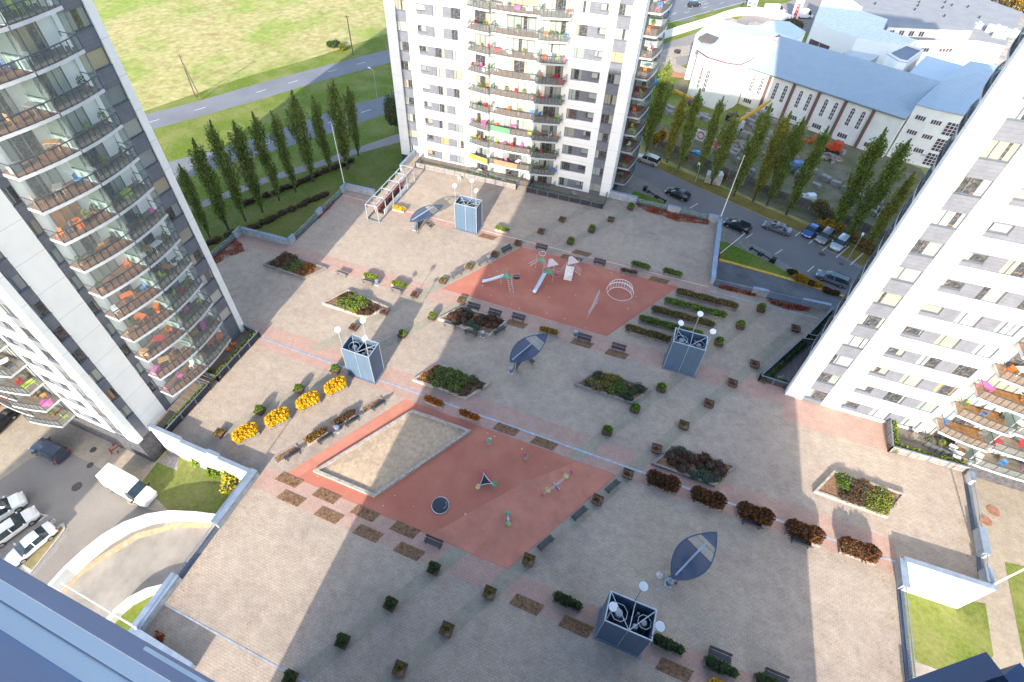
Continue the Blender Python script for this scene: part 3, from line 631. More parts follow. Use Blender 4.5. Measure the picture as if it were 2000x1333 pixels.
parapet((-32.8,.15),(-26,-.05),'low pale parapet at the near left corner below the viewer',1.0,.4)
# right boundary
parapet((37.3,44.0),(37.3,43.0),'white post at the top of the right hand barred railing',1.0,.35,m=WPAINT)
railing((37.2,43.0),(36.85,37.6),'barred railing beside the sunlit paved yard, upper length',1.1,.13,zb=.12)
parapet((36.85,37.6),(36.7,34.9),'grey slab pier in the right hand barred railing',1.15,.5)
railing((36.7,34.9),(36.45,33.4),'barred railing beside the sunlit paved yard, lower length',1.1,.13,zb=.12)
parapet((36.5,33.5),(36.4,31.6),'grey slab pier at the outer corner under the leaning white pole',1.15,.5)
parapet((36.6,31.7),(29.4,31.45),'tall white wall dropping from the courtyard corner to the lawn',1.25,.35,ST,m=WPAINT)
parapet((29.35,31.4),(29.3,28.9),'grey slab pier at the left end of the tall white wall',1.15,.5)
railing((29.3,28.9),(29.05,21.4),'long barred railing above the lower right lawn',1.1,.13,zb=.12)
parapet((29.05,21.4),(28.95,19.2),'grey slab pier midway down the lower right railing',1.15,.5)
railing((28.95,19.2),(28.8,12),'barred railing at the bottom right of the courtyard',1.1,.13,zb=.12)
# ================================================================ foliage
def lq(mb,p,s,m=0,rr=rnd,up=.3):
    """one irregular leaf clump face"""
    a=rr.uniform(0,6.283); t=rr.uniform(-1,1)*(1-up); 
    n=Vector((math.cos(a)*math.sqrt(max(0,1-t*t)),math.sin(a)*math.sqrt(max(0,1-t*t)),t+up)); n.normalize()
    u=n.orthogonal().normalized(); v=n.cross(u); b=rr.uniform(0,6.28); u,v=u*math.cos(b)+v*math.sin(b),v*math.cos(b)-u*math.sin(b)
    s1=s*rr.uniform(.7,1.3)/2; s2=s*rr.uniform(.5,1.0)/2; p=Vector(p)
    mb.add([p-u*s1,p-v*s2*.8+u*s1*.1,p+u*s1,p+v*s2],[(0,1,2,3)],m)
def blob_core(mb,c,r,m=1,n=8,k=.78):
    vs=[];fs=[]
    for j in range(1,n):
        for i in range(n*2):
            th=math.pi*j/n; ph=math.pi*i/n; q=k*rnd.uniform(.86,1.06)
            vs.append((c[0]+r[0]*q*math.sin(th)*math.cos(ph),c[1]+r[1]*q*math.sin(th)*math.sin(ph),c[2]+r[2]*q*math.cos(th)))
    w=n*2
    for j in range(n-2):
        for i in range(w): fs.append((j*w+i,(j+1)*w+i,(j+1)*w+(i+1)%w,j*w+(i+1)%w))
    fs.append(tuple(range(w-1,-1,-1))[::-1]); fs.append(tuple(range((n-2)*w,(n-1)*w))[::-1])
    mb.add(vs,fs,m)
def bush(mb,c,r,n,s,m=0,core=True,spiky=0,up=.35):
    if core: blob_core(mb,c,r)
    for _ in range(n):
        a=rnd.uniform(0,6.283); z=rnd.uniform(-.55,1); q=math.sqrt(max(0,1-z*z)); k=rnd.uniform(.78,1.06)+spiky*rnd.random()*.3
        k*=1+.10*math.sin(a*3+c[0])+.07*math.sin(a*5+z*4)
        lq(mb,(c[0]+r[0]*k*q*math.cos(a),c[1]+r[1]*k*q*math.sin(a),c[2]+r[2]*k*z),s,m,up=up)
TWIG=mat('twigs',(.05,.045,.03),1,0,.3,5)
G1=leafmat('leaves_green',[(.06,.11,.015),(.14,.24,.03),(.25,.38,.05)])
G1D=leafmat('leaves_dark_green',[(.02,.055,.015),(.045,.11,.028),(.085,.17,.04)])
G1L=leafmat('leaves_lime',[(.10,.16,.02),(.22,.32,.03),(.36,.44,.05)])
YL=leafmat('leaves_yellow',[(.55,.33,.02),(.80,.52,.03),(.88,.66,.06)])
ORG=leafmat('leaves_orange',[(.22,.05,.015),(.48,.14,.02),(.62,.30,.03)])
BRN=leafmat('leaves_brown',[(.06,.03,.018),(.15,.075,.035),(.26,.14,.06)])
RED=leafmat('leaves_red_brown',[(.05,.015,.012),(.12,.035,.022),(.20,.07,.04)])
OLV=leafmat('leaves_olive',[(.10,.08,.025),(.20,.16,.05),(.34,.25,.08)])
TEAL=leafmat('leaves_blue_green',[(.03,.08,.06),(.08,.18,.13),(.16,.28,.20)])
CRP=leafmat('creeper_red',[(.16,.03,.012),(.34,.07,.03),(.48,.16,.07)])
MIXG=leafmat('leaves_green_yellow',[(.06,.09,.02),(.18,.20,.03),(.48,.34,.03)])
# ---------------------------------------------------------------- planters
def square_planter(kind):
    T=empty('square_planter',(0,0,0))
    m=MB(); a,b=.40,.52
    for k,(zz0,zz1) in enumerate(((0,.14),(.15,.29),(.30,.46))):
        p=a+(b-a)*zz0/.46; q=a+(b-a)*zz1/.46
        o=[(-p,-p,zz0),(p,-p,zz0),(p,p,zz0),(-p,p,zz0),(-q,-q,zz1),(q,-q,zz1),(q,q,zz1),(-q,q,zz1)]
        m.add(o,[(0,3,2,1),(0,1,5,4),(1,2,6,5),(2,3,7,6),(3,0,4,7)])
    frame_boxes(m,[(-.55,-.55),(.55,-.55),(.55,.55),(-.55,.55)],.09,.44,.49); m.build('box',[BOXD],T)
    m=MB(); m.box(-.46,.46,-.46,.46,.30,.40); m.build('soil',[SOIL],T)
    m=MB()
    if kind=='ball': bush(m,(0,0,.80),(.50,.50,.46),420,.15); m.build('shrub',[G1,TWIG],T)
    if kind=='dball': bush(m,(0,0,.80),(.50,.48,.44),420,.15); m.build('shrub',[G1D,TWIG],T)
    if kind=='yellow':
        for _ in range(5): bush(m,(rnd.uniform(-.25,.25),rnd.uniform(-.25,.25),.44),(.2,.2,.14),40,.13,core=False)
        m.build('plant',[MIXG],T)
    if kind=='brown':
        for _ in range(6): bush(m,(rnd.uniform(-.3,.3),rnd.uniform(-.3,.3),.42),(.2,.2,.08),26,.12,core=False)
        m.build('plant',[ORG if rnd.random()<.3 else BRN],T)
    return T
KT={'ball':'round green shrub','dball':'dark green shrub','yellow':'yellow green leaves','brown':'withered brown leaves'}
SP={}
def put_square(kind,p,where,label=None):
    lab=label or 'square brown planter with %s, %s'%(KT[kind],where)
    if kind not in SP: SP[kind]=square_planter(kind); o=SP[kind]; o.location=p; 
    else: o=copy_tree(SP[kind],loc=p)
    o.rotation_euler=(0,0,R(rnd.uniform(-4,4))+ (R(30) if 0 else 0))
    if kind in('ball','dball'): s=rnd.uniform(.9,1.1); o.scale=(1,1,s)
    tag(o,lab,'planter','brown square planters on the courtyard')
    return o
SQ=[('brown',1012,478,'at the top left corner of the upper playground'),('brown',967,500,'second from the top corner along the upper playground'),('yellow',917,524,'between two benches left of the upper playground'),('yellow',866,552,'at the left tip of the upper playground benches'),
('brown',811,579,'left of the upper playground near the bench pair'),('yellow',902,590,'at the left corner of the upper playground'),('ball',845,623,'left of the mixed shrub bed'),('ball',787,657,'behind the left ventilation shaft shadow'),
('brown',1057,455,'near the top of the courtyard shade edge'),('ball',1155,453,'alone on the upper paving, nearest the playground'),('ball',1114,476,'just above the upper playground benches'),
('brown',1098,432,'second from the far tower on the left'),('yellow',1193,432,'on the far paving below the red creeper'),('ball',1231,409,'against the red creeper at the far edge'),
('ball',1484,607,'beside the topmost hedge row'),('ball',1444,640,'at the end of the second hedge row'),('ball',1402,673,'right of the right hand ventilation shaft'),('brown',1552,645,'alone below the barred railing by the ramp'),('brown',1472,715,'left of the right tower terrace'),('brown',1429,752,'below the right hand ventilation shaft'),
('ball',1290,762,'touching the right corner of the yellow shrub bed'),('ball',1239,802,'below the yellow shrub bed'),('ball',1185,846,'above the drain channel in the middle'),('brown',1281,880,'at the left corner of the red shrub bed'),('yellow',1334,834,'above the red shrub bed'),('brown',1383,792,'in the middle right of the paving'),
('brown',1225,929,'at the right tip of the lower play area'),('brown',1166,980,'between two benches right of the seesaw'),('yellow',1032,1097,'near the bottom tip of the lower play area'),('yellow',956,1161,'in the pink band below the play area'),
('dball',848,1114,'in the pink band left of the bottom tip'),('dball',764,1183,'on the lower left paving'),('yellow',873,1232,'on the shaded lower paving'),('dball',671,1255,'near the lower shadow edge'),('yellow',782,1309,'at the bottom edge of the picture'),('dball',569,1327,'cut by the bottom edge on the left'),
('yellow',430,850,'left of the yellow bushes nearest the corner'),('ball',509,806,'behind the second yellow bush'),('ball',585,764,'behind the third yellow bush'),('ball',656,726,'beside the left ventilation shaft'),('brown',692,643,'just behind the left ventilation shaft'),('brown',751,612,'at the right corner of the lime shrub bed')]
for k,x,y,wh in SQ: put_square(k,at(x,y,0),wh)
# long box planters along the courtyard axis (A) or the diagonal (B)
def long_planter(L,W,mats,hh,kind='hedge',wood=None,nleaf=520,size=.17,boxh=.42):
    T=empty('long_planter',(0,0,0)); m=MB(); 
    frame_boxes(m,[(-L/2,-W/2),(L/2,-W/2),(L/2,W/2),(-L/2,W/2)],.09,0,boxh); m.box(-L/2+.09,L/2-.09,-W/2+.09,W/2-.09,.0,.05)
    m.build('box',[wood or TIMB],T)
    m=MB(); m.box(-L/2+.085,L/2-.085,-W/2+.085,W/2-.085,.1,boxh-.06); m.build('soil',[SOIL],T)
    if kind:
        m=MB(); n=max(2,int(L/.5))
        for i in range(n):
            x=-L/2+.35+(L-.7)*i/(n-1); bush(m,(x+rnd.uniform(-.06,.06),rnd.uniform(-.05,.05),boxh+hh*.35),(L/n*.9,W*.54*rnd.uniform(.9,1.12),hh*rnd.uniform(.58,.78)),int(nleaf*1.7)//n,size,spiky=.3 if kind=='spiky' else 0)
        m.build('hedge',mats+[TWIG],T)
    return T
LP={}
def put_long(key,args,p,rz,label,group='long planters with hedges'):
    if key not in LP: LP[key]=long_planter(*args[0],**args[1]); o=LP[key]; o.location=p
    else: o=copy_tree(LP[key],loc=p)
    o.rotation_euler=(0,0,rz); tag(o,label,'planter',group); return o
RUST=leafmat('leaves_rust',[(.05,.025,.015),(.14,.06,.03),(.26,.13,.05)])
gl=((2.5,.8,[G1],.62),dict()); gdl=((2.5,.8,[G1D],.7),dict()); lime=((2.2,.8,[G1L],.45),dict(wood=TIMBL)); yel=((2.5,1.35,[YL],1.35),dict(wood=TIMB,nleaf=1300,size=.22)); org=((2.3,.75,[ORG],.6),dict(wood=TIMBL))
brn=((3.1,1.35,[RUST],1.25),dict(kind='spiky',nleaf=1500,size=.22)); oli=((2.5,.85,[OLV],.6),dict(kind='spiky',nleaf=600))
P0=lambda x,y:at(x,y,0)
put_long('y',yel,P0(483,853),R(60),'bright yellow bush in a grey box planter, first of four from the lower left','yellow bushes in box planters')
put_long('y',yel,P0(545,823),R(60),'bright yellow bush in a grey box planter, second of four from the lower left','yellow bushes in box planters')
put_long('y',yel,P0(604,791),R(60),'bright yellow bush in a grey box planter, third of four from the lower left','yellow bushes in box planters')
put_long('y',yel,P0(657,762),R(60),'bright yellow bush in a grey box planter nearest the left ventilation shaft','yellow bushes in box planters')
rb=((2.4,.85,[leafmat('leaves_autumn_mix',[(.10,.05,.02),(.26,.12,.03),(.40,.26,.04)])],.55),dict(wood=TIMBL))
put_long('rb',rb,P0(619,855),R(60),'pale box planter with reddish brown shrub beside a bench, nearer the corner')
put_long('rb2',((2.4,.85,[BRN],.45),dict(wood=TIMBL)),P0(673,821),R(60),'pale box planter with green and brown shrub beside a bench and bin')
put_long('l',lime,P0(725,545),0,'pale box planter with lime green hedge behind the middle bench of the upper left row')
put_long('l',lime,P0(780,560),0,'pale box planter with lime green hedge behind the right bench of the upper left row')
put_long('yy',((2.2,.8,[YL],.5),dict(wood=TIMBL)),P0(780,412),0,'pale box planter with a bright yellow hedge next to the steel pergola')
put_long('l',lime,P0(980,452),0,'pale box planter with lime green hedge right of the far ventilation shaft')
put_long('g',gl,P0(1250,524),0,'pale box planter with green hedge above the upper playground, left of two')
put_long('g',gl,P0(1312,538),0,'pale box planter with green hedge above the upper playground, right of two')
put_long('d',((2.3,.75,[BRN],.16),dict(nleaf=160)),P0(1227,534),0,'grey box planter with withered stalks at the top edge of the upper playground')
put_long('o',org,P0(848,789),0,'pale box planter with orange hedge at the top of the sand pit, left of two')
put_long('o',org,P0(917,816),0,'pale box planter with orange hedge at the top of the sand pit, right of two')
put_long('oy',((2.3,.75,[leafmat('leaves_amber',[(.16,.08,.02),(.40,.24,.02),(.55,.38,.03)])],.45),dict()),P0(1071,651),0,'grey box planter with amber hedge in the pink band below the upper playground')
for x,y,l in ((1293,947,'first from the left'),(1380,979,'second from the left'),(1471,1010,'third, behind a bench'),(1566,1045,'fourth, behind a bench'),(1671,1080,'fifth, standing in full sun')):
    put_long('b',brn,P0(x,y),0,'large red brown bush by the drain channel, '+l,'red brown bushes by the drain')
for x,y,l in ((1107,1178,'left of the near ventilation shaft'),(1302,1262,'right of the near ventilation shaft'),(1404,1306,'in front of a bench at the lower right'),(1503,1340,'at the bottom edge beside a bench')):
    put_long('gd',gdl,P0(x,y),0,'dark green hedge in a box planter '+l)
put_long('yb',((1.6,.8,[YL],.5),dict()),P0(1406,1344),0,'small yellow shrub cut by the bottom edge of the picture')
# five hedge rows of three planters
rows=[(OLV,57.3,7.35,'top row with olive brown hedges','ol'),(G1,55.2,6.1,'second row with green hedges','gr'),(OLV,53.1,4.9,'third row with olive brown hedges','ol'),(G1,51.0,3.7,'fourth row with green hedges','gr'),(OLV,48.9,2.5,'lowest row with olive brown hedges','ol')]
pa=at(1319,578,0); pb=at(1219.5,649,0)
for ri,(mm,_,_,lab,key) in enumerate(rows):
    s=pa.lerp(pb,ri/4)
    for j in range(3):
        args=((2.62,.9,[mm],.62),dict(kind='spiky' if key=='ol' else 'hedge',nleaf=620))
        put_long('row'+key,args,(s.x+1.35+j*2.72,s.y+.45,0),0,'hedge planter in the '+lab+', '+('left','middle','right')[j]+' of three','hedge rows beside the upper playground')
# ---------------------------------------------------------------- raised flower beds
def flower_bed(corners,patches,label,wood=TIMBL,hh=.42,dead=None):
    W_=[at(x,y,.2) for x,y in corners]; c=sum(W_,Vector())/4; loc=[(p.x-c.x,p.y-c.y) for p in W_]
    if sum(loc[i][0]*loc[(i+1)%4][1]-loc[(i+1)%4][0]*loc[i][1] for i in range(4))<0: loc=loc[::-1]
    T=empty('flower_bed',(c.x,c.y,0),0,label,'flower bed','raised flower beds on the courtyard')
    m=MB(); frame_boxes(m,loc,.22,0,hh); m.build('edging',[wood],T)
    ins=inset(loc,.21); m=MB(); m.prism(ins,.05,hh-.1); m.build('soil',[SOIL],T)
    # order so that ins[0]->ins[1] is the long front
    A0,A1,A2,A3=[Vector((*q,0)) for q in ins]
    for (u0,u1,v0,v1,mm,h,dens) in patches:
        m=MB(); area=(A1-A0).length*(A3-A0).length*abs(u1-u0)*abs(v1-v0)*.9; n=max(2,int(area*1.9*dens))
        for _ in range(n):
            u=rnd.uniform(u0,u1); v=rnd.uniform(v0,v1); p=A0.lerp(A1,u).lerp(A3.lerp(A2,u),v); r_=rnd.uniform(.5,.75)
            bush(m,(p.x,p.y,hh*.8+h*.25),(r_,r_,h*rnd.uniform(.5,.85)),130,.17,core=True)
        m.build('shrubs',[mm,TWIG],T)
    return T
flower_bed([(514,518),(594,545),(638,525),(556,496)],[(.05,.40,.1,.95,BRN,.6,1.3),(.42,.68,.1,.9,G1,.45,1.2),(.70,.95,.1,.9,ORG,.45,1.2)],'flower bed with brown, green and orange shrubs in the shade at the far left',wood=TIMB)
flower_bed([(629,594),(713,621),(760,602),(680,567)],[(.03,.22,.1,.9,BRN,.3,1.2),(.24,.72,.08,.92,G1L,.75,1.5),(.74,.95,.1,.9,RED,.5,1.3)],'sunlit flower bed with lime green shrubs between brown ones')
flower_bed([(855,624),(957,657),(992,628),(900,600)],[(.05,.42,.05,.75,RED,.5,1.2),(.05,.4,.7,.95,TEAL,.3,1.1),(.45,.72,.05,.4,TEAL,.35,1.2),(.5,.95,.4,.95,RED,.6,1.3)],'flower bed with red brown and blue green shrubs ringed by benches')
flower_bed([(805,743),(911,781),(958,751),(856,711)],[(.03,.16,.08,.9,ORG,.5,1.4),(.17,.78,.08,.92,G1,.8,1.5),(.80,.96,.08,.9,BRN,.55,1.3)],'flower bed with bright green shrubs between the left shaft and the leaf canopy')
flower_bed([(1121,752),(1234,789),(1273,761),(1166,724)],[(.04,.2,.1,.92,G1D,.35,1.1),(.2,.52,.1,.92,leafmat('leaves_gold_olive',[(.12,.12,.02),(.30,.24,.03),(.50,.36,.04)]),.6,1.4),(.52,.78,.1,.92,G1,.6,1.3),(.78,.96,.1,.92,G1D,.5,1.3)],'flower bed with golden and green shrubs beside the right drain planters',wood=TIMB)
flower_bed([(1272,907),(1396,951),(1438,912),(1315,871)],[(.05,.45,.1,.72,RED,.5,1.4),(.05,.5,.74,.95,TEAL,.35,1.3),(.55,.95,.05,.38,TEAL,.4,1.3),(.5,.93,.4,.95,RED,.65,1.4)],'flower bed with dark red barberry and blue green juniper',wood=TIMB)
flower_bed([(1589,961),(1733,1012),(1768,967),(1628,920)],[(.14,.30,.35,.9,G1,.5,1.6),(.32,.58,.1,.9,BRN,.5,1.7),(.60,.93,.08,.92,leafmat('leaves_yellow_green',[(.12,.16,.02),(.26,.32,.04),(.40,.42,.07)]),.5,1.9)],'sunlit flower bed on the right with green, brown and yellow green shrubs')
# flush soil beds
for x,y,dx,l in ((565,938,0,'upper left pair below the bench'),(569,974,0,'lower left pair by the parapet corner'),(638,969,0,'upper middle below the sand pit'),(642,1007,0,'lower middle below the sand pit'),(713,1003,0,'beside the sunlit edge of the play area'),(719,1042,0,'crossed by the big shadow edge'),(791,1035,0,'at the lower edge of the play area'),(799,1077,0,'in front of the lone dark bench'),
  (989,839,0,'above the lower play area, left of two'),(1063,866,0,'above the lower play area with moss, right of two'),(1009,633,0,'below the upper playground, leftmost'),(1137,671,0,'below the upper playground, middle'),(1204.5,692,0,'below the upper playground, right'),(952.5,463,0,'right of the far ventilation shaft'),(1113,504,0,'with white dead stalks above the upper playground'),(1136,495,0,'further up above the upper playground'),(1287,548,0,'at the top right edge of the upper playground'),
  (1029,1181,0,'left below the near hedge'),(1125,1224,0,'left of the near ventilation shaft'),(1317,1309,0,'right of the near ventilation shaft at the bottom')):
    c=at(x,y,0); m=MB(); k=.58
    m.prism([(-1.5,-.52),(1.1,-.52),(1.5,.52),(-1.1,.52)],.0,.05)
    for _ in range(34): lq(m,(rnd.uniform(-1.2,1.2),rnd.uniform(-.42,.42),.07),.14,1,up=.8)
    o=m.build('soil_bed',[SOIL,OLV if 'moss' in l or 'top right' in l else BRN],None,(c.x,c.y,.0)); tag(o,'flush soil bed in pink paving, '+l,'soil bed','empty soil beds in the paving')
# ---------------------------------------------------------------- benches and bins
SLAT=mat('bench_slats',(.045,.05,.065),.6,.0,.15,4); SLATG=mat('bench_slats_grey',(.14,.14,.15),.6,0,.15,4)
def bench(sl):
    T=empty('bench',(0,0,0)); m=MB()
    for i in range(4): m.box(-.92,.92,-.30+i*.13,-.20+i*.13,.42,.46)
    m.build('seat',[sl],T); m=MB()
    for i in range(3): m.rbox((0,.26+i*.035,.56+i*.13),(1.84,.035,.11),0,0)
    m.build('backrest',[sl],T)
    for s in (-.72,.72):
        m=MB(); m.bar((s,-.28,0),(s,-.24,.42),.05,.05); m.bar((s,.22,0),(s,.22,.42),.05,.05); m.bar((s,-.28,.40),(s,.24,.40),.05,.04); m.bar((s,.24,.40),(s,.36,.90),.05,.04); m.bar((s,-.30,.03),(s,.26,.03),.05,.05); m.build('leg',[RAILM],T)
    return T
B0={}
def put_bench(x,y,rz,lab,dark=True):
    if dark not in B0: B0[dark]=bench(SLAT if dark else SLATG); o=B0[dark]; o.location=at(x,y,0)
    else: o=copy_tree(B0[dark],loc=at(x,y,0))
    o.rotation_euler=(0,0,rz); tag(o,lab,'bench','benches on the courtyard')
A_=0; B60=R(60)
for x,y,rz,l in ((990,491,B60,'dark slatted bench at the top of the upper playground, left side'),(943,515,B60,'grey slatted bench with a bin left of the upper playground'),(892,539,B60,'grey slatted bench nearest the left tip of the upper playground'),
  (1057,488,0,'dark bench at the top corner of the upper playground'),(1170,517,0,'dark bench above the upper playground beside the bin'),(879,638,R(180),'pale grey bench in front of the red brown shrub bed, left'),(920,654,R(180),'dark bench in front of the red brown shrub bed, right'),(925,604,0,'dark bench behind the red brown shrub bed, left'),(966,616,0,'dark bench behind the red brown shrub bed, right'),(1012,625,0,'dark bench in the pink band below the upper playground'),(975,649,R(-120),'dark bench at the right end of the red brown shrub bed'),
  (1140,665,0,'dark bench beside a bin below the upper playground'),(1207,684,0,'dark bench above a soil bed left of the right shaft'),(669,538,R(180),'grey bench alone in the sun near the far left flower bed'),(720,554,R(180),'grey bench with a bin in front of the left lime hedge'),(776,570,R(180),'grey bench in front of the right lime hedge'),
  (1195,953,B60-R(180),'dark bench at the right edge of the play area, uppermost'),(1131,1006,B60-R(180),'dark bench at the right edge of the play area, middle'),(1065,1064,B60-R(180),'dark bench at the right edge of the play area, lowest'),(1466,1026,R(180),'dark bench in front of the third red brown bush'),(1561,1062,R(180),'dark bench in front of the fourth red brown bush'),
  (1403,1283,0,'dark bench behind the hedge at the lower right'),(1512,1326,0,'dark bench at the bottom edge of the picture'),(847,1063,0,'dark bench alone at the lower left edge of the play area'),
  (573,891,B60-R(180),'dark bench nearest the parapet corner, left of the sand pit'),(637,859,B60-R(180),'dark bench beside the reddish brown planter'),(689,826,B60-R(180),'dark bench beside the planter with the bin'),(740,795,B60-R(180),'dark bench nearest the left ventilation shaft')):
    put_bench(x,y,rz,l,not ('grey' in l))
# two low beds by the left benches
for x,y,l in ((560,888,'low pale edged bed without plants beside the bench nearest the parapet corner'),(728,792,'low pale edged bed without plants beside the bench nearest the left shaft')):
    put_long('low',((2.6,1.0,[BRN],.05),dict(kind=None,wood=TIMBL,boxh=.12)),P0(x,y),R(60),l,'low beds by the left benches')
def bin_():
    T=empty('litter_bin',(0,0,0)); m=MB(); m.lathe([(.24,.05),(.27,.3),(.27,.78),(.20,.80)],14); m.build('body',[GMET],T)
    m=MB(); m.lathe([(.29,.76),(.29,.86),(.16,.93),(.10,.93)],14); m.build('rim',[COPING],T)
    m=MB(); m.box(-.32,.32,-.32,.32,0,.06); m.build('base',[CONC],T); return T
b0=None
for x,y,l in ((955,508,'beside the grey bench left of the upper playground'),(1135,510,'at the upper edge of the upper playground'),(943,657,'in front of the red brown shrub bed'),(1123,656,'beside a dark bench below the upper playground'),(998,727,'at the foot of the middle leaf canopy'),(737,556,'beside the bench of the left lime hedge'),(1305,1141,'at the foot of the near leaf canopy'),(810,449,'at the foot of the far leaf canopy'),(660,842,'in front of the pale planter with green and brown shrub')):
    p=at(x,y,0)
    if b0 is None: b0=bin_(); o=b0; o.location=p
    else: o=copy_tree(b0,loc=p)
    tag(o,'round blue grey litter bin '+l,'litter bin','litter bins on the courtyard')
c=at(1288,1124,0); m=MB(); m.lathe([(.30,0),(.34,.02),(.30,.035),(.1,.04)],8); tag(m.build('paint_patch',[mat('white_patch',(.62,.62,.60),.9,0,.3,6)],None,c),'small white patch on the paving beside the near litter bin','patch')
# ---------------------------------------------------------------- ventilation shafts
SHAFT=lines_mat('shaft_cladding',(.085,.135,.205),(.04,.065,.10),2.0,.03,off=1,rough=.5,var=.06,axis=0)
LAMPW=mat('lamp_white',(.85,.85,.85),.4,0,.02,1)
def shaft():
    T=empty('ventilation_shaft',(0,0,0)); W_,D_,Hh=3.72,2.3,5.04; m=MB()
    m.box(0,W_,0,.08,.12,Hh); m.box(0,W_,D_-.08,D_,.12,Hh); m.box(0,.08,.08,D_-.08,.12,Hh); m.box(W_-.08,W_,.08,D_-.08,.12,Hh); m.box(.08,W_-.08,.08,D_-.08,.12,1.6); m.build('cladding',[SHAFT],T)
    m=MB(); m.box(-.18,W_+.18,-.18,D_+.18,0,.14); m.build('plinth',[GMET],T)
    m=MB(); 
    for x in (0,W_): 
        for y in (0,D_): m.box(x-.035,x+.035,y-.035,y+.035,.14,Hh+.03)
    m.box(W_/2-.03,W_/2+.03,-.04,-.005,.14,Hh); frame_boxes(m,[(-.04,-.04),(W_+.04,-.04),(W_+.04,D_+.04),(-.04,D_+.04)],.10,Hh,Hh+.06); m.build('corner_trim',[LMET],T)
    m=MB(); z=Hh-.02
    m.bar((.05,D_-.05,z),(W_*.52,.05,z),.06,.06); m.bar((W_*.52,.05,z),(W_*.55,D_-.05,z),.06,.06); m.bar((W_*.52,.05,z),(W_-.05,D_-.1,z),.06,.06); m.build('brace',[LMET],T)
    def ring(c,r,z,w=.05):
        q=MB(); n=8; pts=[(c[0]+r*math.cos(math.pi*2*(i+.5)/n),c[1]+r*math.sin(math.pi*2*(i+.5)/n),z) for i in range(n+1)]; 
        for a,b in zip(pts,pts[1:]): q.bar(a,b,w,w*1.6)
        for a in pts[:-1:2]: q.tube(a,(a[0],a[1],z-1.2),.02,5)
        return q
    for c,r,z in (((1.0,1.15),.36,4.5),((2.45,.75),.24,4.3),((3.05,1.25),.28,4.4),((2.5,1.75),.12,4.4)):
        m=MB(); m.lathe([(r*.8,1.7),(r*.8,z-.5),(r,z-.45),(r,z-.12),(r*.8,z),(r*.2,z+.04)],16,c=c); v=m.build('vent_pipe',[mat('zinc',(.40,.42,.44),.45,.5,.1,2)],T)
        if r>.27: ring(c,r*1.9,z+.1).build('guard_ring',[LMET],v)
    for (x,y,dx,dy) in ((1.95,D_-.12,.05,.32),(.15,.15,-.05,.05),(W_-.15,.15,.05,.08)):
        m=MB(); top=(x+dx,y+dy,8.15); m.tube((x,y,2),top,.055,8,r2=.045); lp=m.build('lamp_post',[LMET],T)
        m=MB(); old=None
        Tm=Matrix.Translation(top)@Matrix.Rotation(R(28),4,Vector((-(dy+.01),(dx+.01),0)).normalized()*-1 if (dx or dy) else Vector((1,0,0)))
        m.T=Tm; m.lathe([(.05,-.08),(.33,.0),(.345,.025),(.32,.04),(.05,.05)],22); m.build('lamp_disc',[LAMPW],lp)
    return T
s0=shaft()
for i,((x,y),l) in enumerate((((-30.5,30.85),'beside the yellow bushes, half in the sun on the left'),((-30.1,62.35),'sunlit at the far end between the leaf canopy and the hedge'),((5.45,46.5),'in the shade at the end of the hedge rows'),((4.45,14.85),'nearest the viewer with its round vents showing'))):
    o=s0 if i==0 else copy_tree(s0); o.location=(x,y,0); tag(o,'blue grey ventilation shaft '+l,'ventilation shaft','ventilation shafts on the courtyard')
# ---------------------------------------------------------------- leaf canopies
PERF=glassmat('perforated_panel',(.03,.055,.11),.86,.8); 
def canopy():
    T=empty('leaf_canopy',(0,0,0)); L,Wd=6.1,2.85
    def edge(t,s): # t 0..1 along, s side
        return (L*t, s*Wd/2*math.sin(math.pi*min(1,(t**.85)))**.9 if 0<t<1 else 0, 2.45+.75*t+.25*math.sin(math.pi*t))
    ts=[i/14 for i in range(15)]; m=MB()
    lo=[edge(t,-1) for t in ts]; hi=[edge(t,1) for t in ts]
    for E_ in (lo,hi): m.path(E_,.06,7)
    for i in range(2,14,2): m.tube(lo[i],hi[i],.022,5)
    m.build('rim',[mat('canopy_rim',(.035,.075,.15),.6,.2,.1,2)],T)
    for (i0,i1,mm) in ((0,8,PERF),(11,14,PERF),(8,11,glassmat('canopy_glass',(.5,.55,.55),.10))):
        m=MB(); 
        for i in range(i0,i1):
            a,b,c_,d_=lo[i],lo[i+1],hi[i+1],hi[i]; m.add([a,b,c_,d_] if i>0 else [a,b,c_],[(0,1,2,3)] if i>0 else [(0,1,2)])
        m.build('panel',[mm],T)
    m=MB(); m.tube((.35,0,2.62),(L*.70,0,3.55),.085,8); m.build('spine',[COPING],T)
    for x,y in ((1.0,-.35),(1.0,.35)):
        m=MB(); m.tube((x,y,0),(x+.15,y*.6,2.75),.05,8); m.box(x-.12,x+.12,y-.12,y+.12,0,.03); m.build('post',[GMET],T)
    m=MB(); m.add([(1.1,-.04,0.1),(3.6,-.04,2.9),(1.1,-.04,2.6),(1.1,.04,.1),(3.6,.04,2.9),(1.1,.04,2.6)],[(0,1,2),(5,4,3),(0,3,4,1),(1,4,5,2),(2,5,3,0)]); m.build('brace',[DMET],T)
    m=MB()
    for k in range(2): m.box(3.05+k*.0,3.6,-.75+k*.8,-.1+k*.8,.42,.46); 
    m.box(3.2,3.26,-.7,-.64,0,.42); m.box(3.2,3.26,.6,.66,0,.42); m.box(3.2,3.26,-.64,.6,.36,.42); m.build('seat',[SLAT],T)
    return T
c0=canopy()
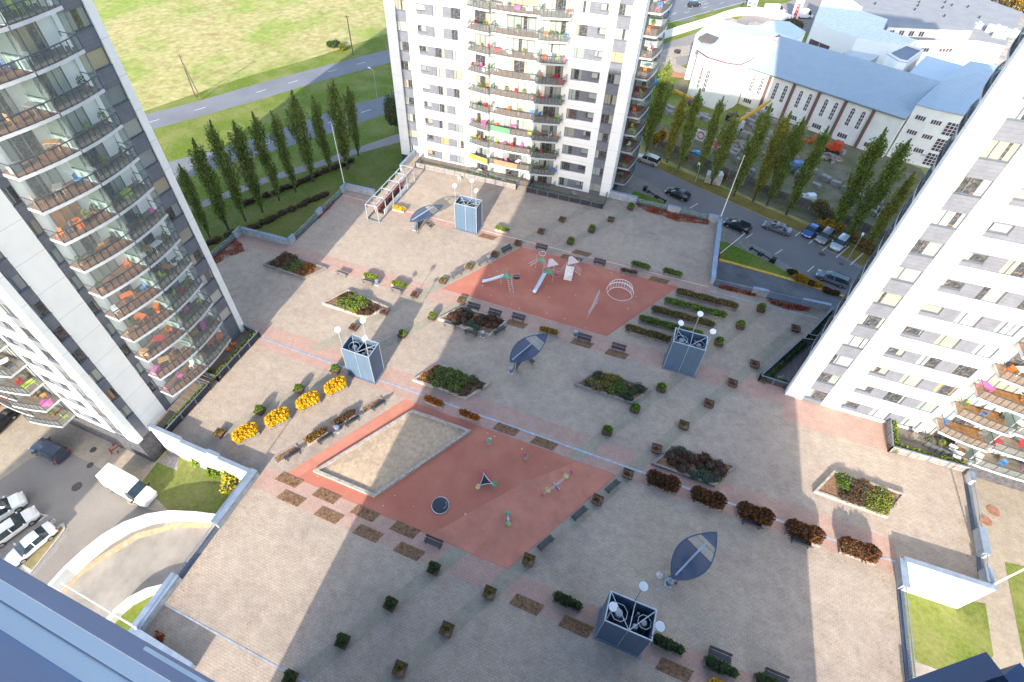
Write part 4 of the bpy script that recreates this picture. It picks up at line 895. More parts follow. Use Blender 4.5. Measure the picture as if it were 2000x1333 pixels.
for i,((x,y),rz,l) in enumerate((((9.5,21.1),R(59.5),'nearest the viewer beside the large lower shaded paving'),((-12.0,38.3),R(60.5),'in the middle next to a litter bin'),((-36.1,58.5),R(57),'in full sun near the steel pergola'))):
    o=c0 if i==0 else copy_tree(c0); o.location=(x,y,0); o.rotation_euler=(0,0,rz); tag(o,'dark blue leaf shaped steel canopy '+l,'canopy','leaf shaped canopies on the courtyard')
# ================================================================ the tower we look from
def own_tower():
    T=empty('apartment_tower',(-18.7,-19.0,0),0,'dark edge of the tower the picture is taken from, along the lower left corner','tower block')
    m=MB(); Wd=41.6; D=18.92
    m.box(.3,Wd-.3,0,D-.25,ST-.3,51.7,0); m.box(.3,Wd-.3,0,D-3.2,51.7,57.3,0); m.box(0,.3,.3,D,ST-.3,57.3,0); m.box(Wd-.3,Wd,.3,D,ST-.3,57.3,0)  # top storeys set back so more sky light reaches the ledge
    m.build('wall',[WHITE],T)
    FACE=mat('dark_blue_panel',(.072,.12,.25),.75,0,.05,.4)  # one even dark blue colour for the facade panels
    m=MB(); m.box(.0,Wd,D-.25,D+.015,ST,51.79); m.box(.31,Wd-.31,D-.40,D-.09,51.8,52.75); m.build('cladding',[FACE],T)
    # upper wall set back, with a pale metal ledge just below the viewer
    LED=mat('ledge_metal',(.93,.88,.80),.5,.0,.03,.8)
    m=MB(); m.box(.0,Wd,D-.09,D+.02,51.792,51.83); m.build('ledge',[LED],T)
    for k in range(3,9):
        z=54-2.2-3.175*(k-2); m=MB(); m.box(15.6,24,D+.0151,D+.045,z-.04,z); m.build('window_sill',[LED],T)
    for k in range(16): m=MB(); m.box(1.2+k*2.4,1.212+k*2.4,D-.089,D+.019,51.8302,51.834); m.build('seam',[mat('seam_grey',(.45,.45,.46),.6)],T)
    # pitched pale flashing joint
    m=MB(); m.box(.0,Wd,D-.03,D-.026,51.8301,51.832); m.build('ledge_joint',[mat('joint',(.35,.34,.36),.6)],T)
own_tower()
# opened window sash at the lower right: a dark metal frame close to the viewer
def sash():
    zt=54-1.2; Cn=Vector((.787,.584,zt)); d=Vector((-.804,-.595,0)); n=Vector((.595,-.804,0)); o=Vector((.787,.584,zt-.9))
    T=empty('open_window',tuple(o),0,'dark metal frame of an opened window at the lower right corner of the picture','window')
    SM=mat('sash_metal',(.055,.07,.115),.6,.1,.1,3)
    def pr(name,pts,z0,z1,m_):
        m=MB(); m.prism([(p.x-o.x,p.y-o.y) for p in pts],z0-o.z,z1-o.z); m.build(name,[m_],T)
    pr('top_rail',[Cn,Cn+d*.7,Cn+d*.7+n*.036,Cn+n*.036],zt-.06,zt,SM)
    e=Vector((.056,.004,0))
    pr('side_rail',[Cn+n*.0005,Cn+e,Cn+e+n*.5,Cn+n*.5],zt-.9,zt-.0605,mat('sash_side',(.035,.06,.13),.5,.1,.1,3)); pr('side_cap',[Cn+n*.037,Cn+e*.99,Cn+e+n*.5,Cn+n*.5],zt-.06,zt-.002,mat('sash_side2',(.035,.06,.13),.5,.1,.1,3))
    pr('stile',[Cn+d*.64,Cn+d*.7,Cn+d*.7+n*.036,Cn+d*.64+n*.036],zt-.9,zt-.061,SM)
    pr('pane',[Cn+d*.001+n*.012,Cn+d*.64+n*.012,Cn+d*.64+n*.024,Cn+n*.024],zt-.9,zt-.061,mat('dark_glass',(.01,.012,.02),.1))
    pr('inner_dark_sheet',[Cn+n*.037,Cn+d*.7+n*.037,Cn+d*.7+n*.2,Cn+n*.2],zt-.32,zt-.31,mat('dark_inside',(.008,.01,.02),.8))  # near-black sheet filling the hollow of the frame
sash()
# ================================================================ terraces
def terrace(poly,fence_edges,hedge_edges,label,hm,key,dark=False,deckm=None):
    c=Vector((sum(p[0] for p in poly)/len(poly),sum(p[1] for p in poly)/len(poly),0)); T=empty('terrace',tuple(c),0,label,'terrace')
    L=[(p[0]-c.x,p[1]-c.y) for p in poly]; m=MB(); m.prism(L,.006,.12); m.build('deck',[deckm or DECKS[1]],T)
    for (i,j) in fence_edges:
        a=Vector((*L[i],0)); b=Vector((*L[j],0)); d=b-a; Ln=d.length; n=max(1,round(Ln/1.9)); m=MB(); u=d/Ln
        for k in range(n+1): p=a+u*(Ln*k/n); m.box(p.x-.06,p.x+.06,p.y-.06,p.y+.06,0,1.1)
        m.bar(tuple(a+Vector((0,0,1.12))),tuple(b+Vector((0,0,1.12))),.14,.06)
        F=m.build('fence_frame',[GMET],T); m=MB()
        for z in (.2,.45,.7,.93): m.bar(tuple(a+Vector((0,0,z))),tuple(b+Vector((0,0,z))),.04,.17)
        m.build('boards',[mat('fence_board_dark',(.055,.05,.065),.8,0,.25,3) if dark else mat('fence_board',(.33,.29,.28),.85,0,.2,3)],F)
    for (i,j,off) in hedge_edges:
        a=Vector((*L[i],0)); b=Vector((*L[j],0)); d=b-a; Ln=d.length; u=d/Ln; nn=Vector((-u.y,u.x,0))*off; m=MB(); n=int(Ln/.55)
        for k in range(n):
            p=a+u*((k+.5)*Ln/n)+nn; bush(m,(p.x,p.y,.62+rnd.uniform(-.06,.08)),(.38,.36,.42*rnd.uniform(.8,1.15)),95,.17)
        H_=m.build('hedge',[hm,TWIG],T)
        m=MB(); q=[a+nn*.25,b+nn*.25,b+nn*1.8,a+nn*1.8]; m.prism([(v.x,v.y) for v in q],.12,.45); m.build('hedge_box',[mat('hedge_box_wood',(.10,.08,.075),.8,0,.2,3)],T)
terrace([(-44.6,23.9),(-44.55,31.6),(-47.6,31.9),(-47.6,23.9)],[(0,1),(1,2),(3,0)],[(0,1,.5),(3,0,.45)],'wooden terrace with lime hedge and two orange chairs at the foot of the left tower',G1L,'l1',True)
terrace([(-44.7,15.95),(-44.7,22.6),(-47.6,22.6),(-47.6,15.95)],[(0,1),(1,2)],[(0,1,.45)],'wooden terrace with thin hedge behind the white wall at the left tower corner',G1,'l2',True)
terrace([(-44.6,76.6),(-24.7,76.6),(-24.7,80.5),(-44.6,80.5)],[(0,1),(1,2),(3,0)],[(0,1,.45)],'long terrace with lime hedge along the sunlit foot of the far tower',G1L,'c1')
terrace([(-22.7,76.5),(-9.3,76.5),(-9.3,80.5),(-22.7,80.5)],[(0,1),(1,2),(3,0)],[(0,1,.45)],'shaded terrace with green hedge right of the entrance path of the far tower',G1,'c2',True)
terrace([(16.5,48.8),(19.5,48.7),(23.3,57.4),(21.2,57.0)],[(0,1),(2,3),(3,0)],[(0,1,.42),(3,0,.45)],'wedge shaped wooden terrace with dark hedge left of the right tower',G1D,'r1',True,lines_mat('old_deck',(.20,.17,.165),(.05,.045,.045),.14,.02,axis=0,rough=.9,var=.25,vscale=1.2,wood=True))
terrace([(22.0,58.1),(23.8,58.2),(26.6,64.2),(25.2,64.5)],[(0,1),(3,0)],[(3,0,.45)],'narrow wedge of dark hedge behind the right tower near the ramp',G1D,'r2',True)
terrace([(30.0,44.1),(37.2,44.4),(37.2,48.1),(30.2,48.1)],[(0,1),(3,0)],[(0,1,.45),(3,0,.45)],'sunny wooden terrace with lime hedge at the foot of the right tower',G1L,'r3')
# ---------------------------------------------------------------- pergola, poles
def pergola():
    a=at(719,429,0); b=at(741,434.5,0); c=at(811,357,0); W_=(b-a).length; L=(c-b).length
    T=empty('steel_pergola',(a.x,a.y,0),0,'light steel frame pergola over the stair with red creeper at the far left','pergola')
    hh=3.0
    for k in range(6):
        y=L*k/5
        for x in (0,W_):
            m=MB(); m.box(x-.07,x+.07,y-.07,y+.07,0,hh); m.build('post',[LMET],T)
        m=MB(); m.box(-.07,W_+.07,y-.05,y+.05,hh,hh+.12); m.build('cross_beam',[LMET],T)
    for x in (0,W_): m=MB(); m.box(x-.07,x+.07,.06,L-.06,hh+.001,hh+.119); m.build('side_beam',[LMET],T)
    m=MB(); m.box(-.12,.0,0,L,.0,.35); m.box(W_,W_+.12,0,L,.0,.2); m.box(.05,W_-.05,-.1,0,0,.2); m.build('kerb',[GMET],T)
    m=MB(); m.box(.1,.2,2.2,L-.3,.2,1.2); m.box(W_-.25,W_-.15,2.2,L-2,.02,1.0); m.build('stair_wall',[WPAINT],T)
    m=MB(); m.box(.25,W_-.3,2.3,L-2,.006,.02); m.build('stair_shade_sheet',[mat('pit_shade',(.02,.02,.025),.9)],T)  # flat near-black sheet, stands in for the shade down the stair opening
    m=MB()
    for _ in range(700): lq(m,(rnd.uniform(.15,.9),rnd.uniform(2,L-1.5),rnd.uniform(.3,1.35)),.22)
    m.build('creeper',[CRP],T)
pergola()
def flagpole(base,h,label,lean=(0,0)):
    p=base; T=empty('flagpole',tuple(p),0,label,'flagpole')
    m=MB(); m.tube((0,0,0),(lean[0],lean[1],h),.085,10,r2=.045); m.build('pole',[WPAINT],T)
    m=MB(); m.lathe([(.16,0),(.16,.25),(.10,.3)],12); m.build('base',[COPING],T); m=MB(); m.lathe([(.05,h),(.09,h+.06),(.05,h+.12)],10,c=lean); m.build('finial',[WPAINT],T)
flagpole(Vector((-52.75,65.2,1.2)),11.3,'tall white flagpole at the far left parapet corner in front of the poplars')
flagpole(Vector((9.35,79.85,1.2)),11.2,'tall white flagpole at the right parapet corner in front of the parked black car')
flagpole(Vector((-32.2,.35,1.1)),11.6,'white flagpole at the near left corner of the courtyard')
flagpole(Vector((36.5,32.0,1.2)),11.4,'white flagpole leaving the picture at the right edge')
def street_lamp(px,py,tx,ty,label,arm=(1.2,0)):
    p=at(px,py,ST); h=11.0
    # height from the lamp head position
    h=hgt(p,tx,ty)-ST
    T=empty('street_lamp',tuple(p),0,label,'street lamp'); m=MB(); m.tube((0,0,0),(0,0,h),.09,8,r2=.05); m.tube((0,0,h),(arm[0],arm[1],h+.35),.045,6); m.build('post',[LMET],T)
    m=MB(); m.rbox((arm[0]*1.25,arm[1]*1.25,h+.38),(.7,.28,.12),math.atan2(arm[1],arm[0])); m.build('lamp_head',[LAMPW],T)
def hgt(p,tx,ty):
    """height of the thing standing at p whose top is seen at (tx,ty)"""
    d=rt*((tx-PPX)/FPX)-up*((ty-PPY)/FPX)+fw; q=Vector((p.x,p.y)); dd=Vector((d.x,d.y)); t=dd.dot(q)/dd.dot(dd); return H+d.z*t
street_lamp(742,226,729,139,'street lamp beside the lower carriageway, left of the far tower',(-1.0,.3))
street_lamp(1358,355,1366,328,'small street lamp on the verge below the poplars on the right',(-.2,.6))
street_lamp(1652,512,1667,459,'street lamp among the orange shrubs at the parking bays',(.1,.4))
street_lamp(1643,548,1690,520,'thin lamp post beside the grey blue estate car',(.1,.2)) if 0 else None
def epole(px,py,tx,ty,label,dbl):
    p=at(px,py,ST); h=hgt(p,tx,ty)-ST; T=empty('power_pole',tuple(p),0,label,'power pole')
    wd=mat('pole_wood',(.12,.09,.07),.9,0,.2,2); m=MB(); m.tube((0,0,0),(0,0,h),.16,8,r2=.11,); m.build('pole',[wd],T)
    if dbl: m=MB(); m.tube((2.6,-.8,0),(.1,0,h*.82),.13,8); m.build('strut',[wd],T)
    m=MB(); m.box(-.7,.7,-.06,.06,h-.5,h-.38); 
    for x in (-.6,0,.6): m.lathe([(.05,h-.38),(.08,h-.25),(.03,h-.15)],8,c=(x,0))
    m.build('crossarm',[wd],T)
epole(382,190,356,106,'leaning double wooden power pole at the edge of the dry field',True)
epole(690,108,677,30,'single wooden power pole at the field edge left of the far tower',False)
# ================================================================ trees
BARK=mat('bark',(.10,.085,.065),.95,0,.3,3)
def poplar(h,r,n,lm,lean=0):
    T=empty('poplar_tree',(0,0,0)); m=MB(); m.tube((0,0,0),(0,0,h*.5),.17,8,r2=.10); m.tube((0,0,h*.5),(0,0,h*.96),.10,6,r2=.02)
    ph=rnd.uniform(0,6.28); lx,ly=rnd.uniform(-.5,.5),rnd.uniform(-.5,.5)
    prof=lambda t:(math.sin(math.pi*min(1,max(0,t))**.72)**.7)*(1+.16*math.sin(t*17+ph)+.10*math.sin(t*31+ph*2))
    ax=lambda t:Vector((lx*t*t+.12*math.sin(t*9+ph),ly*t*t+.12*math.cos(t*8+ph),0))
    limbs=[]
    for i in range(30):
        t=.03+.86*i/30; a=i*2.4+rnd.uniform(-.6,.6); rr_=r*prof(t+.06)*rnd.uniform(.5,1.15); z0=h*(.05+t*.80)
        p=ax(t)+Vector((0,0,z0)); q=ax(t)+Vector((math.cos(a)*rr_,math.sin(a)*rr_,min(h*1.0,z0+rr_*2.4+.7+rnd.random()*.8))); m.tube(p,q,.05*(1-t)+.015,4); limbs.append((Vector(p),Vector(q)))
    m.build('trunk',[BARK],T)
    m=MB()
    for i in range(n):
        p,q=limbs[min(29,int(rnd.random()**.9*30))]; u=rnd.random()**.55; c=p.lerp(q,u); s=.13+.13*r*(1-u*.5)
        c=c+Vector((rnd.gauss(0,s),rnd.gauss(0,s),rnd.gauss(0,s*1.8))); lq(m,c,rnd.uniform(.16,.32),0,up=.2)
    for i in range(n//4):
        t=rnd.random(); a=rnd.uniform(0,6.28); k=rnd.random()**.5*r*prof(t)*.6; c=ax(t); lq(m,(c.x+k*math.cos(a),c.y+k*math.sin(a),h*(.07+.90*t)),rnd.uniform(.18,.36),0,up=.2)
    m.build('crown',[lm],T); return T
PL=leafmat('poplar_leaves_dark',[(.07,.105,.03),(.14,.195,.055),(.24,.30,.08),(.38,.34,.10)])
PR=leafmat('poplar_leaves_green',[(.065,.10,.025),(.14,.20,.045),(.24,.31,.07),(.40,.37,.10)])
PY=leafmat('poplar_leaves_yellowing',[(.09,.11,.025),(.20,.22,.045),(.34,.33,.07),(.52,.42,.10)])
VAR=[poplar(15,1.5,6500,PL),poplar(15,1.3,6000,PL),poplar(15,1.6,7500,PR),poplar(15,1.35,7000,PR),poplar(15,1.4,6000,PL),poplar(15,1.5,7000,PY),poplar(15,1.2,6000,PR)]
USED=set()
def put_tree(v,px,py,tx,ty,label,group,w=1.0,h=None):
    p=at(px,py,ST); hh=(hgt(p,tx,ty)-ST) if h is None else h; src=VAR[v]
    o=src if v not in USED else copy_tree(src); USED.add(v)
    o.location=p; o.scale=(w,w,hh/15); o.rotation_euler=(0,0,rnd.uniform(0,6.28)); tag(o,label,'tree',group)
ORD=['first','second','third','fourth','fifth','sixth','seventh','eighth','ninth','tenth','eleventh','twelfth','thirteenth','fourteenth','fifteenth']
LT=[(405,462,357,316,.9),(442,452,380,260,1.2),(432,440,408,226,1.15),(480,436,452,262,1.2) if 0 else (478,438,455,232,1.1),(512,420,490,210,1.15),(545,392,534,205,1.0),(578,376,565,175,1.25),(612,358,600,182,1.1),(645,337,635,150,1.35),(683,333,640,152,1.0) if 0 else (668,335,655,200,.9),(700,306,683,165,1.05)]
LT=[(410,464,350,315,.85),(447,450,378,262,1.15),(480,433,410,226,1.1),(513,415,457,228,1.15),(546,392,492,210,1.1),(578,376,533,208,.95),(612,356,563,173,1.2),(645,337,603,180,1.05),(680,331,632,150,1.35),(700,305,682,163,.95)]
for i,(a,b,c,d,w_) in enumerate(LT): put_tree((0,1,4)[i%3],a,b,c,d,'slender dark poplar on the shaded lawn, %s from the left in the row'%ORD[i],'poplars in the left row',w_)
RT=[(1262,296,1290,110,1.5),(1302,318,1335,178,1.1),(1325,330,1368,165,1.2),(1362,345,1408,180,1.1),(1388,362,1440,212,1.2),(1432,384,1508,195,1.35),(1470,394,1547,212,1.25),(1497,402,1582,225,1.25),(1535,420,1620,240,1.35),(1622,452,1712,235,1.45),(1655,468,1757,258,1.35),(1690,486,1770,322,1.0),(1722,500,1800,352,1.1)]
for i,(a,b,c,d,w_) in enumerate(RT): put_tree((2,5,3,6,2,3,5,2,6,3)[i%10],a,b,c,d,'leafy green poplar behind the right street, %s from the far tower'%ORD[i],'poplars in the right row',w_*.8)
def round_bush(name,cat,p,r,h,lm,label,group=None,n=700,s=.3,stem=True,core=True):
    T=empty(name,tuple(p),0,label,cat,group); m=MB(); 
    if stem: 
        for k in range(4): a=k*1.6; m.tube((0,0,0),(math.cos(a)*r*.5,math.sin(a)*r*.5,h*.55),.04,5)
        m.build('trunk',[BARK],T)
    m=MB(); 
    for k in range(max(3,int(r*2.2))):
        a=rnd.uniform(0,6.28); q=rnd.random()**.5*r*.55; bush(m,(q*math.cos(a),q*math.sin(a),h*.55+rnd.uniform(-.1,.1)*h),(r*.6,r*.6,h*.42),n//max(3,int(r*2.2)),s,core=core)
    m.build('crown',[lm,TWIG],T); return T
RB=lambda x,y,r,h,lm,l,g=None,cat='shrub',n=600: round_bush('shrub',cat,at(x,y,ST),r,h,lm,l,g,n)
GOLD=leafmat('leaves_gold',[(.20,.12,.015),(.48,.28,.025),(.66,.42,.05)]); BROWNY=leafmat('leaves_ochre',[(.16,.09,.03),(.34,.20,.06),(.48,.32,.10)])
for i,(x,y,r,h,k) in enumerate(((1612,449,1.6,1.7,0),(1634,455,1.7,1.8,0),(1651,466,1.4,1.4,1),(1668,476,1.6,1.6,1),(1684,485,1.5,1.5,1),(1700,496,1.6,1.5,1),(1716,508,1.5,1.4,1))):
    RB(x,y,r,h,(GOLD,BROWNY)[k],('golden' if k==0 else 'ochre')+' shrub behind the parking bays, %s from the left'%ORD[i],'autumn shrubs behind the parking bays')
for i,(x,y,r,lm) in enumerate(((1547,538,.8,BRN),(1558,545,1.0,GOLD),(1572,550,.9,GOLD),(1585,555,.8,BRN),(1598,561,.9,GOLD),(1612,569,.7,BRN),(1628,577,.7,BRN))):
    RB(x,y,r,.8,lm,'low autumn shrub along the yellow kerb of the ramp, %s from the left'%ORD[i],'low shrubs along the yellow kerb')
for x,y,r,h,lm,l in ((1252,272,1.6,4.2,GOLD,'tall yellow shrub beside the far tower, left of two'),(1283,285,1.5,3.6,GOLD,'tall yellow shrub beside the far tower, right of two'),(1600,425,2.0,3.0,OLV,'olive brown shrub among the right poplars above the parked cars'),(1400,350,1.5,1.6,BRN,'brown shrub behind the board fence near the left of the yard'),
  (1340,310,1.6,1.2,BRN,'low brown brush behind the board fence'),(652,95,1.9,2.2,G1D,'round dark bush at the field edge next to the power pole'),(668,99,1.3,1.6,MIXG,'small yellowish bush at the field edge next to the power pole'),(1545,62,3.2,3.4,OLV,'large brownish green bush behind the church roof'),
  (400,905,1.7,2.2,G1L,'yellow green shrub against the white courtyard wall, left'),(430,928,1.2,1.6,G1L,'small yellow green shrub below the white courtyard wall'),(470,940,1.9,2.6,leafmat('leaves_bright_yellow',[(.25,.24,.02),(.50,.44,.03),(.62,.56,.06)]),'bright yellow green shrub in the corner below the courtyard parapet'),
  (8,782,2.4,1.2,ORG,'rust coloured low shrub at the left edge below the balconies')):
    RB(x,y,r,h,lm,l,None,'shrub',900)
for i,(x,y,r) in enumerate(((1925,10,3.4),(1955,20,3.0),(1985,8,3.6),(1905,-8,3.2),(1990,35,2.6))):
    p=at(x,y,ST); round_bush('golden_tree','tree',p,r,7.0,GOLD,'yellow autumn tree behind the large grey roof, %s from the left'%ORD[i],'yellow trees behind the grey roof',900,.5)
p=at(778,262,ST); round_bush('willow_tree','tree',p,2.4,9.5,leafmat('willow_leaves',[(.04,.07,.02),(.09,.13,.035),(.15,.19,.05)]),'drooping grey green willow against the left edge of the far tower',None,2600,.32)
# brushy hedge strips below the left poplars
for pts,l in (([(395,482),(445,462),(510,440),(580,408),(640,378)],'long dark brown hedge strip in front of the left poplars'),([(470,405),(540,378),(600,352),(690,315)],'long dark brown hedge strip behind the left poplars')):
    P=[at(x,y,ST) for x,y in pts]; m=MB(); o0=P[0]
    for p,q in zip(P,P[1:]):
        n=int((q-p).length/.8)
        for k in range(n): c=p.lerp(q,(k+.5)/n)-o0; bush(m,(c.x+rnd.uniform(-.3,.3),c.y+rnd.uniform(-.3,.3),.35),(.75,.65,.5*rnd.uniform(.7,1.3)),60,.26)
    tag(m.build('hedge',[BRN if 'front' in l else RED,TWIG],None,o0),l,'hedge')
def creeper(pts,label,n=1500,z=.05,dz=.35,s=.2):
    P=[at(x,y,0) for x,y in pts]; o0=P[0]; m=MB(); xs=[p.x for p in P]; ys=[p.y for p in P]
    def inside(x,y):
        c=False;k=len(P)
        for i in range(k):
            a,b=P[i],P[i-1]
            if (a.y>y)!=(b.y>y) and x<(b.x-a.x)*(y-a.y)/(b.y-a.y)+a.x: c=not c
        return c
    k=0
    while k<n:
        x,y=rnd.uniform(min(xs),max(xs)),rnd.uniform(min(ys),max(ys))
        if inside(x,y) and (math.sin(x*2.1+y)+math.sin(y*2.7-x*1.3)+rnd.uniform(-1,2))>-.6: lq(m,(x-o0.x,y-o0.y,z+dz*rnd.random()**1.5),s,up=.6); k+=1
    tag(m.build('creeper',[CRP],None,(o0.x,o0.y,0)),label,'creeper')
creeper([(395,520),(420,520),(440,505),(478,492),(474,478),(462,470),(440,484),(400,508)],'dark red creeper spilling over the far left paving',1500)
creeper([(1243,397),(1295,410),(1345,423),(1383,431),(1384,440),(1350,436),(1322,434),(1290,422),(1262,414),(1245,405)],'orange red creeper spreading below the parapet near the far tower',2600)
creeper([(1405,557),(1470,572),(1475,576),(1475,580),(1440,573),(1402,563)],'red creeper below the barred railing, left part',900)
creeper([(1497,586),(1580,603),(1582,610),(1540,606),(1500,592)],'red creeper below the barred railing, right part',900)
creeper([(575,462),(607,432),(609,437),(580,468)],'thin strip of red creeper along the glass railing, lower part',500)
creeper([(621,422),(652,392),(655,396),(624,428)],'thin strip of red creeper along the glass railing, upper part',500)
creeper([(306,1232),(322,1240),(318,1262),(300,1252)],'dark red creeper tuft at the near left parapet corner',260)
# ================================================================ vehicles
def carpaint(name,c,rough=.28):
    m,nt,b=newmat(name); b.inputs['Base Color'].default_value=(*c,1); b.inputs['Roughness'].default_value=rough; b.inputs['Coat Weight'].default_value=.6; b.inputs['Coat Roughness'].default_value=.06; b.inputs['Metallic'].default_value=.25 if max(c)<.7 else 0
    return m
CGL=mat('car_glass',(.03,.045,.055),.08,0,.2,2); TYR=mat('tyre',(.02,.02,.022),.85); RIM=mat('rim_alloy',(.45,.46,.48),.35,.7,.1,5); HL=mat('headlight_glass',(.75,.77,.78),.2); TLM=mat('taillight_glass',(.35,.02,.02),.3); BLK=mat('black_trim',(.025,.025,.028),.6)
STN={
'sedan':([(-2.3,.62,.58,.60,.50),(-2.22,.82,.84,.90,.66),(-1.60,.89,.92,1.02,.72),(-.95,.90,.93,1.40,.56),(-.2,.90,.93,1.46,.60),(.45,.90,.92,1.40,.58),(1.15,.90,.90,.99,.74),(1.9,.86,.78,.86,.68),(2.22,.76,.62,.68,.54),(2.32,.60,.44,.48,.42)],(2,3),(5,6),.32,1.38),
'wagon':([(-2.35,.70,.62,.64,.55),(-2.30,.84,.92,1.00,.68),(-2.0,.88,.94,1.42,.58),(-1.2,.90,.94,1.49,.61),(-.2,.90,.93,1.50,.62),(.45,.90,.92,1.44,.60),(1.2,.90,.90,1.00,.75),(1.9,.86,.80,.88,.68),(2.22,.76,.64,.70,.55),(2.32,.60,.45,.50,.42)],(1,2),(5,6),.33,1.42),
'suv':([(-2.35,.78,.70,.72,.62),(-2.30,.90,1.05,1.12,.74),(-2.05,.93,1.10,1.70,.66),(-1.2,.95,1.10,1.80,.70),(-.2,.95,1.10,1.81,.70),(.5,.95,1.08,1.74,.68),(1.15,.95,1.06,1.18,.80),(1.95,.92,.98,1.06,.76),(2.25,.82,.78,.84,.62),(2.35,.66,.55,.60,.50)],(1,2),(5,6),.39,1.45),
'van':([(-2.95,.92,1.0,2.45,.82),(-2.90,.97,1.15,2.55,.84),(-1.0,1.0,1.2,2.62,.86),(1.0,1.0,1.2,2.60,.85),(1.45,1.0,1.2,2.42,.80),(2.05,.98,1.18,1.62,.80),(2.30,.96,1.15,1.30,.80),(2.75,.90,.95,1.05,.74),(2.95,.78,.62,.70,.60)],None,(4,5),.36,1.9)}
def car(kind,paint,L=4.6,Wd=1.0,roofrails=False):
    st,rear,front,wr,wx=STN[kind]; st=list(st)
    if rear: s4=st[4]; st.insert(5,(s4[0]+.10,)+s4[1:]); front=(front[0]+1,front[1]+1)
    T=empty('car' if kind!='van' else 'van',(0,0,0)); base=.24
    k=L/(st[-1][0]-st[0][0]); B=MB(); Gm=MB()
    def ring(s):
        x,hw,belt,top,tw=s; x*=k; hw*=Wd; tw*=Wd
        half=[(x,hw*.90,base),(x,hw,base+.18),(x,hw,belt*.72),(x,hw*.975,belt),(x,tw,top),(x,tw*.55,top+.025)]
        return half+[(p[0],-p[1],p[2]) for p in reversed(half)]
    rs=[ring(s) for s in st]; n=len(rs[0])
    for i in range(len(rs)-1):
        for j in range(n):
            a,b=rs[i],rs[i+1]; q=[a[j],a[(j+1)%n],b[(j+1)%n],b[j]]
            cab0,cab1=(rear[0] if rear else 3),front[1]
            glass=False
            if j in(3,7) and ((kind=='van' and i in (3,4)) or (kind!='van' and rear[0]<=i<front[1] and i!=4)): glass=True
            if j in(4,5,6) and (i==front[0] or (kind=='van' and i==front[0]) or (rear and i==rear[0])): glass=True
            (Gm if glass else B).add(q,[(3,2,1,0)])
    for r,o in ((rs[0],1),(rs[-1],0)): B.add(r,[tuple(range(n)) if o else tuple(range(n-1,-1,-1))])
    B.build('body',[paint],T,smooth=False); 
    Gm.build('windows',[CGL],T)
    # roof pillars
    for s in (-1,1):
        for i in ((rear[1],front[0]) if rear else ()):
            p=rs[i][3],rs[i][4]; a=Vector(p[0]);b=Vector(p[1]); a.y*=s;b.y*=s; m=MB(); m.bar(a+Vector((0,0.012*s,0)),b+Vector((0,0.012*s,0)),.05,.07); m.build('pillar',[BLK],T)
    wm=MB(); wm.T=Matrix.Rotation(R(90),4,'X'); wm.lathe([(wr*.55,-.11),(wr*.95,-.11),(wr,-.07),(wr,.07),(wr*.95,.11),(wr*.55,.11)],18); tm=wm.mesh('wheel',[TYR])
    rm=MB(); rm.T=Matrix.Rotation(R(90),4,'X'); rm.lathe([(wr*.62,-.115),(wr*.60,-.12),(wr*.1,-.09)],10); rm.lathe([(wr*.62,.115),(wr*.60,.12),(wr*.1,.09)],10); rmm=rm.mesh('rim',[RIM])
    for x in (-wx,wx*.98):
        for s in (-1,1): o=link('wheel',tm,T,(x*k*1.0,s*(st[4][1]*Wd-.08),wr)); link('rim',rmm,o)
    for s in (-1,1):
        y=st[-2][1]*Wd*.82*s; m=MB(); m.rbox((L/2-.12,y,st[-2][2]*.97),(.34,.30,.14),0); m.build('headlight',[HL],T)
        y=st[1][1]*Wd*.86*s; m=MB(); m.rbox((-L/2+.03,y,st[1][2]*.92),(.14,.22,.26 if kind in('suv','van','wagon') else .15),0); m.build('taillight',[TLM],T)
        m=MB(); m.rbox((st[front[1]][0]*k-.25,(st[4][1]*Wd+.12)*s,st[5][2]+.08),(.14,.24,.16),0); m.build('mirror',[paint if kind!='van' else BLK],T)
    m=MB(); m.rbox((L/2-.02,0,.5),(.06,.55,.12)); m.build('number_plate',[LAMPW],T); m=MB(); m.box(-L/2*.93,L/2*.93,-.8*Wd,.8*Wd,.16,.26); m.build('underbody',[BLK],T)
    if roofrails:
        for s in (-1,1): m=MB(); m.bar((st[2][0]*k+.1,.62*s,st[3][3]+.03),(st[5][0]*k,.62*s,st[4][3]+.03),.04,.05); m.build('roof_rail',[BLK],T)
    return T
def put_car(kind,col,rear,front,label,L=4.5,rails=False,W_=1.0,z=ST,rough=.28,cat='car'):
    a=at(*rear,z+.3); b=at(*front,z+.3); c=(a+b)/2; o=car(kind,carpaint('paint_'+label.split()[0],col,rough),L,W_,rails)
    o.location=(c.x,c.y,z+.03); o.rotation_euler=(0,0,math.atan2(b.y-a.y,b.x-a.x)); return tag(o,label,cat)
put_car('suv',(.52,.48,.40),(1283,322),(1247,309),'beige off road car with dark roof windows, passing the foot of the far tower',4.8)
put_car('wagon',(.012,.014,.02),(1341,389),(1305,375),'black estate car parked facing away from the camera beside the low dark fence',4.5)
put_car('wagon',(.012,.016,.03),(1459,452),(1420,436),'black car parked beneath the right flagpole',4.5,True)
put_car('sedan',(.22,.21,.22),(1540,456),(1495,440),'dark grey saloon car beside the leafy verge, nearest the blue car',4.6)
put_car('sedan',(.012,.075,.26),(1597,440),(1570,466),'metallic blue saloon car parked in the leftmost bay',4.4)
put_car('wagon',(.24,.22,.25),(1621,451),(1597,478),'grey hatchback parked between the blue and the silver car',4.3)
put_car('wagon',(.50,.56,.62),(1652,464),(1625,492),'silver people carrier in the third bay',4.4)
put_car('wagon',(.20,.24,.29),(1648,556),(1602,538),'blue grey estate car parked by itself near the right tower',4.6,True)
put_car('suv',(.05,.065,.10),(132,898),(68,868),'dark blue grey estate car with roof window in the left street',4.7,True)
